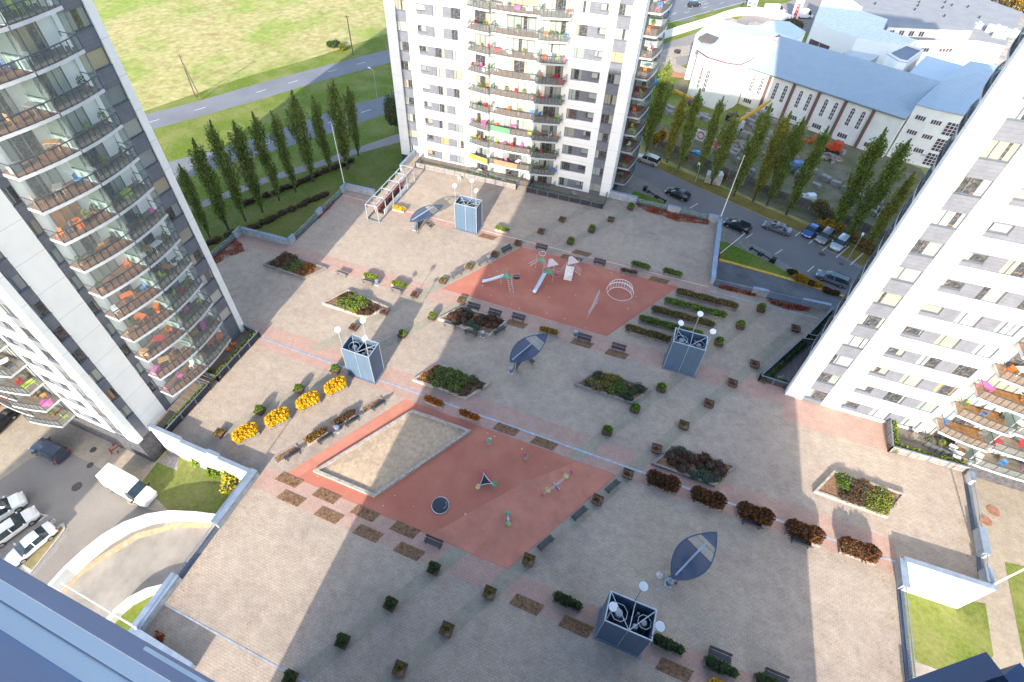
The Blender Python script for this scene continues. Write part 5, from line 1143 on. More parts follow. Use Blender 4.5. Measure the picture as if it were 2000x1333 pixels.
put_car('sedan',(.010,.012,.02),(-22,850),(18,812),'black car cut off by the left picture edge',4.5)
put_car('van',(.80,.80,.80),(208,930),(308,985),'large white delivery van in the left street beside the lawn',6.4,cat='van',rough=.35)
put_car('sedan',(.74,.75,.77),(100,1036),(28,1096),'white saloon car beside the grass kerb, lowest of three',4.6)
put_car('wagon',(.72,.70,.66),(-12,1062),(66,1006),'long white estate car between two other white cars',4.8,True)
put_car('suv',(.78,.78,.78),(-35,1028),(42,980),'white off road car at the left edge, uppermost of three',4.7)
put_car('suv',(.03,.04,.05),(1342,13),(1370,10),'small black car driving on the road at the top',4.4)
V=put_car('van',(.82,.82,.82),(1494,24),(1528,24),'white courier van with purple and orange lettering by the white hoarding',6.6,cat='van',rough=.4)
V2=put_car('van',(.80,.80,.80),(1556,33),(1581,34),'smaller white van with dark lettering beside the tall white sign',5.4,cat='van',rough=.4)
def text(s,size,m,parent,loc,rot,name='lettering',ext=.004):
    cu=bpy.data.curves.new(name,'FONT'); cu.body=s; cu.size=size; cu.extrude=ext; cu.align_x='CENTER'; cu.align_y='CENTER'; cu.materials.append(m)
    o=bpy.data.objects.new(name,cu); COL.objects.link(o)
    dg=bpy.context.evaluated_depsgraph_get(); me=bpy.data.meshes.new_from_object(o.evaluated_get(dg)); bpy.data.objects.remove(o)
    me.name=name; o=bpy.data.objects.new(name,me); COL.objects.link(o); o.parent=parent; o.location=loc; o.rotation_euler=rot; return o
PUR=mat('purple_lettering',(.10,.03,.30),.5,0,.0); ORL=mat('orange_lettering',(.80,.22,.02),.5,0,.0); DKL=mat('dark_lettering',(.05,.05,.06),.6,0,.0)
# lettering on the sunlit side (the side turned to the courtyard)
text('Fed',1.15,PUR,V,(-1.55,-1.03,1.75),(R(90),0,0)); text('Ex',1.15,ORL,V,(.05,-1.03,1.75),(R(90),0,0))
text('PART TIME',.5,DKL,V2,(-.4,-1.03,1.8),(R(90),0,0))
MK=MARK
T=None
for s_,x,y in (('11',73.5,1001.5),('12',105,1018)):
    o=text(s_,.62,MK,None,tuple(at(x,y,ST+.018)),(0,0,R(180)),'bay_number',.002); o['kind']='structure'
# red floor frame by the brick wall
p=at(225,877,ST); T=empty('bike_rack',tuple(p),R(-20),'red H shaped metal floor bars beside the brick wall of the left tower','rack'); RD=mat('red_paint',(.45,.02,.02),.5)
m=MB()
for y in (-.55,.55): m.box(-.5,.5,y-.04,y+.04,.0,.08)
m.box(-.04,.04,-.5,.5,.081,.14); m.box(-.9,-.5,-.04,.04,.0,.08); m.build('bars',[RD],T); m=MB(); m.box(.5,.9,-.04,.04,.0,.08); m.build('end_bar',[RD],T)
# low dark post and rail barriers and bins on the right street
def barrier(a,b,label):
    p,q=at(*a,ST),at(*b,ST); d=q-p; L=d.length; T=empty('low_barrier',tuple(p),math.atan2(d.y,d.x),label,'barrier','low barriers by the right street')
    for x in (0,L): m=MB(); m.box(x-.09,x+.09,-.3,.3,0,.55); m.build('post',[DMET],T)
    m=MB(); m.box(.09,L-.09,-.07,.07,.3,.5); m.build('rail',[DMET],T)
for a,b,l in (((1266,377),(1280,386),'low black barrier at the far lawn, left of two'),((1284,388),(1299,396),'low black barrier at the far lawn, right of two'),((1466,488),(1482,498),'low black barrier at the triangular lawn, left of two'),((1487,500),(1504,511),'low black barrier at the triangular lawn, right of two')): barrier(a,b,l)
for x,y,l in ((1259,373,'black bin box beside the far low barrier'),(1509,513,'black bin box beside the low barrier at the triangular lawn')):
    p=at(x,y,ST); T=empty('bin_box',tuple(p),R(-20),l,'bin','black bin boxes'); m=MB(); m.box(-.3,.3,-.3,.3,0,.85); m.build('body',[DMET],T); m=MB(); m.box(-.34,.34,-.34,.34,.85,.95); m.build('lid',[BLK],T)
p=at(1401,506,ST); T=empty('ramp_barrier',tuple(p),0,'red and white lifting barrier at the head of the ramp','barrier'); m=MB(); m.box(-.25,.25,-.2,.2,0,1.1); m.build('box',[RD],T); h_=hgt(p,1427,440); 
m=MB(); m.tube((0,0,1.0),(3.6,7.2,1.15),.06,8); m.build('boom',[WPAINT],T)
# ================================================================ playground equipment
def Q1(x,y,z=0): return at(1020+x/5.6,480+y/5.6,z)
def Q2(x,y,z=0): return at(920+x/8.375,500+y/8.375,z)
STEEL=mat('galvanised_tube',(.52,.53,.55),.4,.5,.08,3); SLIDE=mat('slide_steel',(.66,.70,.74),.3,.6,.05,2); PGRN=mat('play_green',(.10,.36,.22),.5); PROOF=mat('play_roof',(.62,.52,.55),.6,0,.05,2); PRED=mat('play_red_net',(.40,.03,.04),.6); PINKP=mat('play_pink',(.52,.12,.16),.5); PYEL=mat('play_yellow',(.55,.50,.18),.5)
def rel(T): 
    o=Vector(T.location); return lambda p: tuple(Vector(p)-o)
def slide(T,top,bot,w=.5):
    L=rel(T); a,b=Vector(top),Vector(bot); d=Vector((b.x-a.x,b.y-a.y,0)).normalized(); s=Vector((-d.y,d.x,0))*w/2; m=MB(); n=8; pts=[]
    for i in range(n+1):
        t=i/n; p=a.lerp(b,t); p.z=a.z+(b.z-a.z)*(1-(1-t)**1.35)-.0; pts.append(p)
    for p,q in zip(pts,pts[1:]):
        m.add([L(p-s),L(p+s),L(q+s),L(q-s)],[(0,1,2,3)])
        for k in (-1,1):
            m.add([L(p+s*k),L(q+s*k),L(q+s*k*1.12+Vector((0,0,.16))),L(p+s*k*1.12+Vector((0,0,.16)))],[(0,1,2,3)])
    return m.build('slide',[SLIDE],T)
def ladder(T,top,bot,w=.55,n=7,name='ladder'):
    L=rel(T); a,b=Vector(top),Vector(bot); d=Vector((b.x-a.x,b.y-a.y,0)); d=d.normalized() if d.length>.01 else Vector((1,0,0)); s=Vector((-d.y,d.x,0))*w/2; m=MB()
    for k in (-1,1): m.tube(L(a+s*k),L(b+s*k),.03,6)
    for i in range(n): p=a.lerp(b,(i+.5)/n); m.tube(L(p-s),L(p+s),.02,5)
    return m.build(name,[STEEL],T)
def posts(T,pts,h,name='post'):
    L=rel(T)
    for p in pts: m=MB(); q=L(p); m.tube((q[0],q[1],0),(q[0],q[1],h),.04,7); m.build(name,[STEEL],T)
def plate(T,pts,z,mt,name='platform'):
    L=rel(T); m=MB(); m.prism([L(p)[:2] for p in pts],z-.05,z); return m.build(name,[mt],T)
def pyramid(T,c,r,z0,z1,mt):
    x,y,_=rel(T)(c); m=MB(); b=[(x+r*math.cos(a),y+r*math.sin(a),z0) for a in (R(10),R(130),R(250))]; m.add(b+[(x,y,z1)],[(0,1,3),(1,2,3),(2,0,3),(2,1,0)]); m.build('roof',[mt],T)
# small slide unit
c=Q2(590,340,1.4); T=empty('slide_unit',(c.x,c.y,0),0,'small steel slide with green platform and curved ladder on the left of the upper playground','play equipment')
c.z=0; tri=[c+Vector((-.75,-.5,0)),c+Vector((.8,-.15,0)),c+Vector((-.35,.75,0))]
plate(T,tri,1.4,PGRN); posts(T,tri,2.3); b=Q2(185,425,.25); slide(T,(c.x-.5,c.y+.0,1.4),b)
b=Q2(670,615,0); ladder(T,(c.x+.35,c.y-.1,1.45),(b.x,b.y,.0),.55,8)
m=MB(); 
for i in range(8): m.tube((.3+i*.16,.5+i*.08,1.0+.1*math.sin(i)),(.3+i*.16,.7+i*.08,1.55),.015,4)
m.path([(.3,.5,1.0),(.9,.8,1.02),(1.6,1.15,.9)],.02,5); m.build('rail',[STEEL],T)
p=Q2(745,348,0); m=MB(); m.lathe([(.55,.014),(.50,.06),(.3,.05)],18); tag(m.build('dark_disc',[mat('near_black',(.03,.02,.03),.8)],None,p),'dark round disc on the red surface behind the small slide','rubber disc')  # low near-black disc lying on the play surface
# big climbing unit
c=Q1(285,285,1.5); T=empty('climbing_frame',(c.x,c.y,0),0,'large steel climbing unit with two pink pyramid roofs, long slide and white climbing wall','play equipment'); c.z=0
tri=[c+Vector((-.7,-.5,0)),c+Vector((.8,-.2,0)),c+Vector((-.1,.8,0))]; plate(T,tri,1.5,PGRN); posts(T,tri,2.9)
slide(T,(c.x-.35,c.y-.35,1.5),Q1(128,515,.25)); pyramid(T,c+Vector((.25,.45,0)),1.05,2.75,3.75,PROOF)
g2=Q1(205,155,1.6); g2.z=0; tri2=[g2+Vector((-.6,-.4,0)),g2+Vector((.7,-.3,0)),g2+Vector((0,.7,0))]; plate(T,tri2,1.6,PGRN); posts(T,tri2,2.6)
bl=Q1(75,250,0); ladder(T,(g2.x-.4,g2.y,1.6),(bl.x,bl.y,.7),.6,7,'climbing_net')
d_=c-g2; m=MB(); L=rel(T)
for z in (1.5,1.9,2.3): m.tube(L(g2+Vector((.3,-.2,z))),L(c+Vector((-.3,.3,z))),.02,5)
m.build('bridge_rail',[STEEL],T)
m=MB(); e=[(g2.x+.5*math.cos(a)-c.x,g2.y+.3+.5*math.sin(a)-c.y,2.6+.12*math.sin(a*2)) for a in [i*math.pi/8 for i in range(17)]]; m.path(e,.03,5); m.build('top_ring',[WPAINT],T)
c2=Q1(525,250,1.5); c2.z=0; tri3=[c2+Vector((-.55,-.45,0)),c2+Vector((.6,-.35,0)),c2+Vector((0,.7,0))]; posts(T,tri3,2.9); pyramid(T,c2+Vector((.05,.1,0)),1.05,2.8,3.8,PROOF); plate(T,tri3,1.5,PGRN)
m=MB(); a=Vector(L(tri3[0])); b=Vector(L(tri3[1])); o_=Vector((0,-.55,0)); vs=[a+o_,b+o_,b+Vector((0,0,2.3)),a+Vector((0,0,2.3))]; vs+= [v+Vector((0,-.06,0)) for v in vs]
m.add(vs,[(0,1,2,3),(7,6,5,4),(0,4,5,1),(1,5,6,2),(2,6,7,3),(3,7,4,0)]); W1=m.build('climbing_wall',[mat('climbing_panel',(.74,.74,.75),.6)],T)
m=MB()
for i in range(6): 
    t=(i+.7)/6.5; p=(vs[4]*(1-t)+vs[7]*t).lerp(vs[5]*(1-t)+vs[6]*t,.3+.4*(i%2)); m.rbox(tuple(p),(.09,.06,.09))
m.build('hold',[PINKP],W1)
m=MB(); mid=Q1(398,325,.7)
P_=[c+Vector((.4,0,1.5)),Vector(mid),c2+Vector((-.5,-.2,1.5))]
for off in (-.35,.35):
    for z in (0,.45,.9): m.path([L(p+Vector((0,off,z))) for p in P_],.022,5)
m.build('bridge_rope',[STEEL],T); m=MB()
for p,q in zip(P_,P_[1:]):
    s=Vector((0,.3,0)); m.add([L(p-s),L(q-s),L(q+s),L(p+s)],[(0,1,2,3)])
m.build('net_bridge',[PRED],T)
m=MB()
for i in range(4): m.tube(L(c2+Vector((.5,.1+.12*i,1.3+.25*i))),L(c2+Vector((1.6,-.2+.15*i,.9+.25*i))),.022,5)
m.build('side_rungs',[STEEL],T)
# dome climber
c=Q1(1070,505,0); T=empty('dome_climber',tuple(c),R(5),'white tubular dome climber at the right end of the upper playground','play equipment'); m=MB(); r_=1.9
for k in (-1,0,1): 
    rr_=math.sqrt(r_*r_-(k*.85)**2); m.path([(rr_*math.cos(a),k*.85,rr_*.95*math.sin(a)) for a in [i*math.pi/14 for i in range(15)]],.035,6)
m.build('arch',[WPAINT],T)
m=MB()
for i in range(2,13):
    a=i*math.pi/14; y=.85; rr_=math.sqrt(r_*r_-.72); m.tube((rr_*math.cos(a),-y,rr_*.95*math.sin(a)),(rr_*math.cos(a),y,rr_*.95*math.sin(a)),.022,5)
m.path([(math.cos(i*math.pi/8)*1.88,math.sin(i*math.pi/8)*1.88,.05) for i in range(17)],.03,5); m.build('rungs',[WPAINT],T)
# leaning net climber
a=Q1(710,805,0); b=Q1(815,640,0); T=empty('net_climber',tuple(a),0,'narrow steel net climber seen edge-on in the middle of the upper playground','play equipment'); d=b-a; m=MB()
m.tube((0,0,0),(.0,0,1.6),.05,7); m.tube((d.x,d.y,0),(d.x,d.y,2.7),.05,7); m.tube((0,0,1.0),(d.x,d.y,2.7),.04,6); m.build('frame',[STEEL],T); m=MB()
for i in range(1,7): t=i/7; m.tube((d.x*t,d.y*t,.2),(d.x*t,d.y*t,1.0+1.7*t),.014,4); m.tube((d.x*.12,d.y*.12,.25*i),(d.x,d.y,.38*i),.014,4)
m.build('net',[STEEL],T)
# lower play area
c=at(860,988,0); T=empty('carousel_disc',tuple(c),0,'dark round spinning disc with grey rim set in the red surface','play equipment'); m=MB(); m.lathe([(.86,.03),(.84,.09),(.5,.12),(.1,.13)],26); m.build('disc',[mat('disc_dark',(.03,.035,.05),.45)],T); m=MB(); n=26
m.path([(.88*math.cos(i*2*math.pi/n),.88*math.sin(i*2*math.pi/n),.09) for i in range(n+1)],.035,6); m.build('rim',[STEEL],T)
m=MB(); m.path([(.3+.35*math.cos(a),.1+.35*math.sin(a),.3+.1*math.sin(a)) for a in [-1.2+i*.3 for i in range(9)]],.022,5); m.build('handle',[STEEL],T)
tri=[at(945,925,.5),at(936,949,.5),at(962,945,.5)]; c=sum(tri,Vector())/3; c.z=0; T=empty('tri_swing',tuple(c),0,'dark triangular net seat with coloured seats at its three corners','play equipment'); L=rel(T); pts=[]
for i in range(3):
    a,b=tri[i],tri[(i+1)%3]; mid=(a+b)/2; cc=Vector((c.x,c.y,.5)); mid=mid.lerp(cc,.32)
    for t in (0,.25,.5,.75): pts.append(L((a*(1-t)**2+mid*2*t*(1-t)+b*t*t)))
m=MB(); m.path(pts+[pts[0]],.04,6); m.build('bars',[STEEL],T); m=MB(); m.prism([(p[0]*.93,p[1]*.93) for p in pts],.44,.46); m.build('net',[mat('net_dark',(.015,.02,.035),.8)],T)
def springer(T,p,mt,name='seat',h=.5):
    m=MB(); m.tube((p[0],p[1],0),(p[0],p[1],h-.12),.06,7); m.lathe([(.05,h-.12),(.26,h-.05),(.24,h),(.05,h+.02)],8,c=(p[0],p[1])); m.rbox((p[0],p[1]+.22,h+.08),(.26,.10,.24)); m.tube((p[0]-.2,p[1]+.1,h+.22),(p[0]+.2,p[1]+.1,h+.22),.02,5); return m.build(name,[mt],T)
for p,mt in zip(tri,(PINKP,PYEL,PGRN)): q=(L(p)[0]*1.25,L(p)[1]*1.25); springer(T,q,mt)
for x,y,mt,l in ((955,866,PGRN,'green spring rider near the top of the lower play area'),(1027,895,PINKP,'small pink and green spring rider right of the green one')):
    p=at(x,y,0); T=empty('spring_rider',tuple(p),rnd.uniform(0,3),l,'play equipment'); springer(T,(0,0),mt); m=MB(); m.lathe([(.2,.012),(.18,.05),(.05,.06)],10); m.build('base',[STEEL],T); m=MB(); m.rbox((0,-.24,.56),(.34,.16,.12)); m.build('panel',[PGRN if mt!=PGRN else mat('mint',(.28,.5,.42),.5)],T)
a,b=at(1062,966,.6),at(1113,926,.6); c=(a+b)/2; T=empty('seesaw',(c.x,c.y,0),math.atan2(b.y-a.y,b.x-a.x),'long grey seesaw with yellow and pink seats on the lower play area','seesaw'); Ls=(b-a).length
m=MB(); m.bar((-Ls/2,-.07,.6),(Ls/2,-.07,.6),.04,.06); m.bar((-Ls/2,.07,.6),(Ls/2,.07,.6),.04,.06); m.build('beam',[LMET],T); m=MB(); m.bar((-.0,-.5,.1),(.0,.5,.1),.1,.12); m.tube((0,0,.1),(0,0,.6),.08,8); m.build('pivot',[STEEL],T)
for s in (-1,1): springer(T,(s*(Ls/2-.55),0),PYEL,h=.75); m=MB(); m.rbox((s*(Ls/2+.12),0,.68),(.34,.4,.05)); m.rbox((s*(Ls/2+.22),0,.8),(.05,.34,.2)); m.build('handle_plate',[PINKP],T)
a,b=at(993,1024,.5),at(992,1003,.5); c=(a+b)/2; T=empty('small_seesaw',(c.x,c.y,0),math.atan2(b.y-a.y,b.x-a.x),'short spring seesaw with two green seats below the triangular net','seesaw'); Ls=(b-a).length
m=MB(); m.bar((-Ls/2,0,.5),(Ls/2,0,.5),.1,.06); m.build('beam',[LMET],T); m=MB(); m.tube((0,0,0),(0,0,.5),.14,8); m.build('spring',[LMET],T)
for s,mt in ((-1,mat('seat_olive',(.28,.40,.16),.5)),(1,PGRN)): springer(T,(s*Ls/2,0),mt,h=.55)
# ================================================================ church with annexes
TIN=lines_mat('tin_roof',(.34,.41,.47),(.22,.28,.33),.55,.05,rough=.45,var=.04,axis=0); TINP=mat('tin_roof_pale',(.52,.57,.60),.45,.1,.04,.4); CW=mat('church_wall',(.80,.79,.76),.85,0,.04,.5); PIL=mat('pilaster_brown',(.17,.10,.08),.8,0,.1,2); MAR=mat('maroon_trim',(.24,.06,.06),.6)
o_=at(1436.6,201,ST); ang=R(-27.03); T=empty('church',tuple(o_),ang,'long white church hall with pale blue metal roofs and tall arched windows','church')
Ln=33.4; ev=8.7; Dp=11.6; rg=12.4
m=MB(); m.prism([(0,0),(Ln,0),(Ln,Dp),(0,Dp)],0,lambda x,y: ev+(rg-ev)*y/Dp-.15,0); m.build('nave_wall',[CW],T)
m=MB(); vs=[(-.5,-.45,ev-.1),(Ln+.2,-.45,ev-.1),(Ln+.2,Dp+.3,rg+.1),(-.5,Dp+.3,rg+.1)]; m.add(vs+[(a,b,c_+.18) for a,b,c_ in vs],[(3,2,1,0),(4,5,6,7),(0,1,5,4),(1,2,6,5),(2,3,7,6),(3,0,4,7)]); m.build('roof',[TIN],T)
m=MB(); m.prism([(0,Dp),(Ln,Dp),(Ln,Dp*2),(0,Dp*2)],0,lambda x,y: rg-(rg-ev)*(y-Dp)/Dp-.2,0); m.build('back_wall',[CW],T)
m=MB(); vs=[(-.5,Dp+.31,rg+.1),(Ln*.72,Dp+.31,rg+.1),(Ln*.72,Dp*1.25,rg-1),(-.5,Dp*1.25,rg-1)]; m.add(vs+[(a,b,c_+.18) for a,b,c_ in vs],[(3,2,1,0),(4,5,6,7),(0,1,5,4),(1,2,6,5),(2,3,7,6),(3,0,4,7)]); m.build('roof',[TINP],T)
m=MB(); m.box(-.5,Ln+.2,-.62,-.45,ev-.2,ev-.06); m.build('gutter',[mat('gutter_green',(.12,.18,.16),.5)],T)
def gothic(x,z0,z1,w):
    f=MB(); h=w/2; pts=[(-h,z0),(h,z0),(h,z1-w*.5),(h*.55,z1-w*.15),(0,z1),(-h*.55,z1-w*.15),(-h,z1-w*.5)]; n=len(pts)
    vs=[(x+a,-.06,b) for a,b in pts]+[(x+a*.82,-.06,z0+.08+(b-z0)*.95) for a,b in pts]; vs+=[(a,b+.06,c_) for a,b,c_ in vs]
    f.add(vs,[(i,(i+1)%n,(i+1)%n+n,i+n) for i in range(n)]+[(i,i+2*n,(i+1)%n+2*n,(i+1)%n) for i in range(n)]); 
    f.box(x-.03,x+.03,-.05,0,z0,z1-.2); 
    for k in range(1,5): z=z0+(z1-z0)*k/5; f.box(x-h,x+h,-.05,0,z-.04,z+.04)
    g_=MB(); q=[(x+a*.9,-.02,b) for a,b in pts]; g_.add(q,[tuple(range(n))]); return f,g_
CG=mat('church_glass',(.05,.04,.05),.15,0,.4,1.5,col2=(.16,.10,.12))
for i in range(6):
    x0=1.0+i*5.5
    for dx in (1.3,3.35):
        if i==5 : continue
        f,g_=gothic(x0+dx,3.6,7.6,.85); o=f.build('arched_window',[WPAINT],T); g_.build('glass',[CG],o)
    m=MB(); m.box(x0-.95,x0-.35,-.30,-.002,-.2,ev-.3); m.build('pilaster',[PIL],T)
    m=MB(); z0=.9; m.box(x0+.6,x0+2.5,-.03,-.001,z0,z0+.9); w_=m.build('basement_window',[CG],T); m=MB()
    for k in range(5): m.box(x0+.58+k*.48,x0+.64+k*.48,-.06,-.031,z0,z0+.9)
    m.build('window_frame',[WPAINT],w_)
def world_poly(pts,z): return [at2(x,y,z) for x,y in pts]
def to_local(T,ps):
    M_=(Matrix.Translation(T.location)@Matrix.Rotation(T.rotation_euler.z,4,'Z')).inverted(); return [tuple((M_@Vector((x,y,ST))).xy) for x,y in ps]
# apse at the left end (eight sided), pale roof with maroon eaves
z5=lambda x,y:(1240+x/3.3333,y/3.3333)
pe=to_local(T,world_poly([z5(418,325),z5(490,372),z5(600,405),z5(685,418),z5(740,395),z5(800,350),z5(900,300)],6.5)); pe=[p for p in pe]
back=[(2.5,10),(1,17),(-9,19),(-15,11)]
ap=pe[:5]+[(.5,.3)]+back
m=MB(); m.prism(ap,0,11.0); m.build('apse_wall',[CW],T)
m=MB(); cx=sum(p[0] for p in ap)/len(ap); cy=sum(p[1] for p in ap)/len(ap); n=len(ap); vs=[(cx+(x-cx)*1.06,cy+(y-cy)*1.06,11.01) for x,y in ap]+[(cx+1,cy+2,13.6)]; m.add(vs,[(i,(i+1)%n,n) for i in range(n)]+[tuple(range(n-1,-1,-1))]); m.build('apse_roof',[TINP],T)
m=MB()
for i in range(5): m.bar((*vs[i][:2],10.98),(*vs[i+1][:2],10.98),.14,.16)
m.build('eaves_trim',[MAR],T)
# two tall arched windows in the apse
a,b=Vector(ap[0]),Vector(ap[1])
for i,t in ((0,.72),(1,.18)):
    a,b=Vector(ap[i]),Vector(ap[i+1]); c_=a.lerp(b,t); f,g_=gothic(0,3.2,8.4,.9); r_=math.atan2(b.y-a.y,b.x-a.x); d=(b-a).normalized(); nn=Vector((d.y,-d.x))*.03
    o=f.build('arched_window',[WPAINT],T,(c_.x+nn.x,c_.y+nn.y,0),r_); g_.build('glass',[CG],o)
# wings behind the apse
for pts,z,mt,nm in (([z5(395,235),z5(520,130),z5(780,195),z5(860,150),z5(1000,150),z5(1110,215),z5(1055,255),z5(760,250),z5(595,265)],6.2,TINP,'rear_wing'),):
    q=to_local(T,world_poly(pts,z)); m=MB(); m.prism(q,0,z-ST-.2); m.build(nm,[CW],T); m=MB(); m.prism([(x,y) for x,y in q],z-ST-.19,lambda x,y:z-ST+.25+.02*abs(x)); m.build('wing_roof',[mt],T)
q=to_local(T,world_poly([z5(415,240),z5(470,215),z5(590,262),z5(495,285)],7.2)); m=MB(); m.prism(q,z-ST+.5,7.2-ST); m.build('flat_roof',[mat('brown_felt',(.16,.13,.12),.9)],T)
# stepped maroon capped gable between apse and nave
m=MB(); mm_=MB()
for k in range(6): 
    z=9.6+k*.62; y=1.2+k*1.75; m.box(-.32,-.02,y,y+1.72,8.6,z); mm_.box(-.42,.08,y-.05,y+1.75,z+.002,z+.16)
m.build('stepped_gable',[CW],T); mm_.build('gable_caps',[MAR],T)
# end block on the right
q6=lambda x,y:(1600+x/4.4425,y/4.4425)
q=to_local(T,world_poly([q6(838,892),q6(1010,940),q6(1300,1003),q6(1560,625),q6(1285,575),q6(1030,745)],7.0)); q[0]=(Ln+.25,q[0][1]); q[5]=(Ln+.25,q[5][1]); q[4]=(max(Ln+.3,q[4][0]),q[4][1])
m=MB(); m.prism(q,0,11.2); m.build('end_block_wall',[CW],T); m=MB(); cx=sum(p[0] for p in q)/6; cy=sum(p[1] for p in q)/6
ql=[(cx+(x-cx)*1.03,cy+(y-cy)*1.02) for x,y in q]; m.prism(ql,11.21,lambda x,y: 11.35+max(0,min(1.2,(y-q[1][1])*.22))); m.build('end_block_roof',[TIN],T)
a,b=Vector(q[0]),Vector(q[1]); d=(b-a)
def strip_win(a,b,t0,t1,z0,z1,nx,nz,par):
    d=(b-a); L_=d.length; d.normalize(); r_=math.atan2(d.y,d.x); x0,x1=L_*t0,L_*t1; m=MB(); m.box(x0,x1,-.03,-.004,z0,z1); w_=m.build('window',[CG],par,(a.x,a.y,0),r_); m=MB()
    for k in range(nx+1): x=x0+(x1-x0)*k/nx; m.box(x-.04,x+.04,-.07,-.031,z0,z1)
    for k in range(nz+1): z=z0+(z1-z0)*k/nz; m.box(x0,x1,-.065,-.033,z-.04,z+.04)
    m.build('window_frame',[WPAINT],w_)
aa,bb,cc=Vector(q[0]),Vector(q[1]),Vector(q[2])
for z in (8.6,5.6,2.6): strip_win(aa,bb,.30,.85,z,z+.9,4,1,T); strip_win(bb,cc,.10,.42,z-.1,z+.8,4,1,T)
for z in (7.0,3.6,.5): strip_win(bb,cc,.58,.95,z,z+2.6,3,4,T)
m=MB(); e=bb.lerp(cc,.65)
for k in range(2): m.bar((e.x-1.2,e.y-1.4-.0,2.9-k*.25),(e.x+2,e.y-1.1,2.9-k*.25),.06,.06)
m.build('porch_frame',[DMET],T)
# low buildings behind the nave
def block(name,pts,z,label,wallm,roofm,over=.1,cat='building',extra=None,par=.5):
    q=world_poly(pts,z); c=Vector((sum(p[0] for p in q)/len(q),sum(p[1] for p in q)/len(q),ST)); T=empty(name,tuple(c),0,label,cat); l=[(x-c.x,y-c.y) for x,y in q]
    m=MB(); m.prism(l,0,z-ST-.12); m.build('wall',[wallm],T)
    m=MB(); m.prism(l,z-ST-.119,z-ST); m.build('roof',[roofm],T)
    if par: 
        m=MB(); ll=l if sum(l[i][0]*l[(i+1)%len(l)][1]-l[(i+1)%len(l)][0]*l[i][1] for i in range(len(l)))>0 else l[::-1]; frame_boxes(m,ll,.3,z-ST+.001,z-ST+par); m.build('parapet',[wallm],T)
    return T,l
GROOF=lines_mat('grey_roof_felt',(.27,.27,.28),(.22,.22,.23),1.1,.05,rough=.9,var=.08,vscale=.3,axis=1); WPANEL=lines_mat('white_panels',(.78,.80,.82),(.62,.64,.67),.45,.04,rough=.5,var=.02)
block('shed',[q6(215,460),q6(430,375),q6(600,425),q6(465,520),q6(350,560)],0.5,'low shed with a pale blue sheet roof behind the church nave',mat('blue_sheet_wall',(.30,.36,.42),.6),TINP,par=0)
Tt,l=block('octagon_hall',[q6(590,470),q6(750,395),q6(905,445),q6(765,545),q6(690,530)],6.2,'small octagonal hall with dark grey roof and white framed windows behind the nave',CW,mat('slate_roof',(.16,.18,.22),.6,0,.06,1),par=.35)
for i in range(3): strip_win(Vector(l[(i+3)%5]),Vector(l[(i+4)%5]),.1,.9,6.0,8.2,5,2,Tt)
block('annex_hall',[q6(760,655),q6(935,480),q6(1250,570),q6(1025,750)],5.6,'annex with smooth pale blue roof between the octagonal hall and the end block',CW,mat('smooth_blue_roof',(.44,.51,.58),.5,.1,.03,.4),par=0)
# large commercial building
T,l=block('showroom_building',[q6(352,88),q6(560,258),q6(860,345),q6(1370,352),q6(1620,400),q6(1770,110),q6(1300,-60),q6(380,-120),q6(250,-40),q6(380,62)],2.2,'large white showroom building with a wide grey roof at the top right',WPANEL,GROOF,par=0)
for i in range(14):
    x=rnd.uniform(-14,16); y=rnd.uniform(-4,20); m=MB(); m.lathe([(.18,6.7),(.18,7.2),(.3,7.25),(.05,7.4)],8,c=(x,y)); m.build('roof_vent',[DMET],T)
a_,b_=Vector(l[2]),Vector(l[3])
strip_win(a_,b_,.08,.28,3.6,4.6,4,1,T); strip_win(a_,b_,.45,.68,3.6,4.6,4,1,T)
Z=3.4
T2,l2=block('display_hall',[q6(-40,190),q6(50,-60),q6(380,62),q6(352,90),q6(595,168),q6(558,258),q6(845,347),q6(760,400),q6(330,330)],3.6,'tall windowless white front hall of the showroom facing the yard',WPANEL,mat('white_roof',(.74,.75,.76),.7),par=0)
p=at(*q6(90,250),-1.5); 
fr=Vector(l2[8]) ; 
a_,b_=Vector(l2[0]),Vector(l2[8]); a_,b_=(a_,b_)
strip_win(a_,b_,.06,.55,.6,4.0,2,1,T2)
T3,l3=block('roof_storey',[q6(600,235),q6(620,190),q6(1370,205),q6(1330,270)],4.4,'long low white roof storey with small dark windows on the grey roof',mat('cream_panels',(.70,.68,.64),.7),GROOF,par=0)
for k in (0,1,2,3): strip_win(Vector(l3[0]),Vector(l3[3]),.04+k*.12,.10+k*.12,6.9,8.2,2,1,T3)
# roof plant on the right
p0=at(*q6(1450,250),3.0); T=empty('roof_plant',(p0.x,p0.y,2.2),R(-20),'cluster of silver ventilation ducts on the grey showroom roof','roof plant')
for (x,y,sx,sy,sz,n_) in ((0,0,4,2.6,1.5,'duct'),(4.2,.5,3.2,2.2,1.2,'duct'),(2,-3.2,3,1.8,1.0,'duct'),(-3,1.4,2,1.6,1.1,'fan_box'),(7.5,1.5,1.8,1.4,1.6,'fan_box')):
    m=MB(); m.box(x,x+sx,y,y+sy,0,sz); m.tube((x+sx/2,y+sy/2,sz),(x+sx/2,y+sy/2,sz+.5),.4,12); m.build(n_,[mat('duct_metal',(.60,.63,.66),.35,.5,.05,1)],T)
m=MB()
for k in range(8): m.bar((5+k*.7,-4,1.1),(5+k*.7,-4,.0),.05,.05)
m.bar((5,-4,1.1),(10,-4,1.1),.06,.06); m.build('guard_rail',[LMET],T)
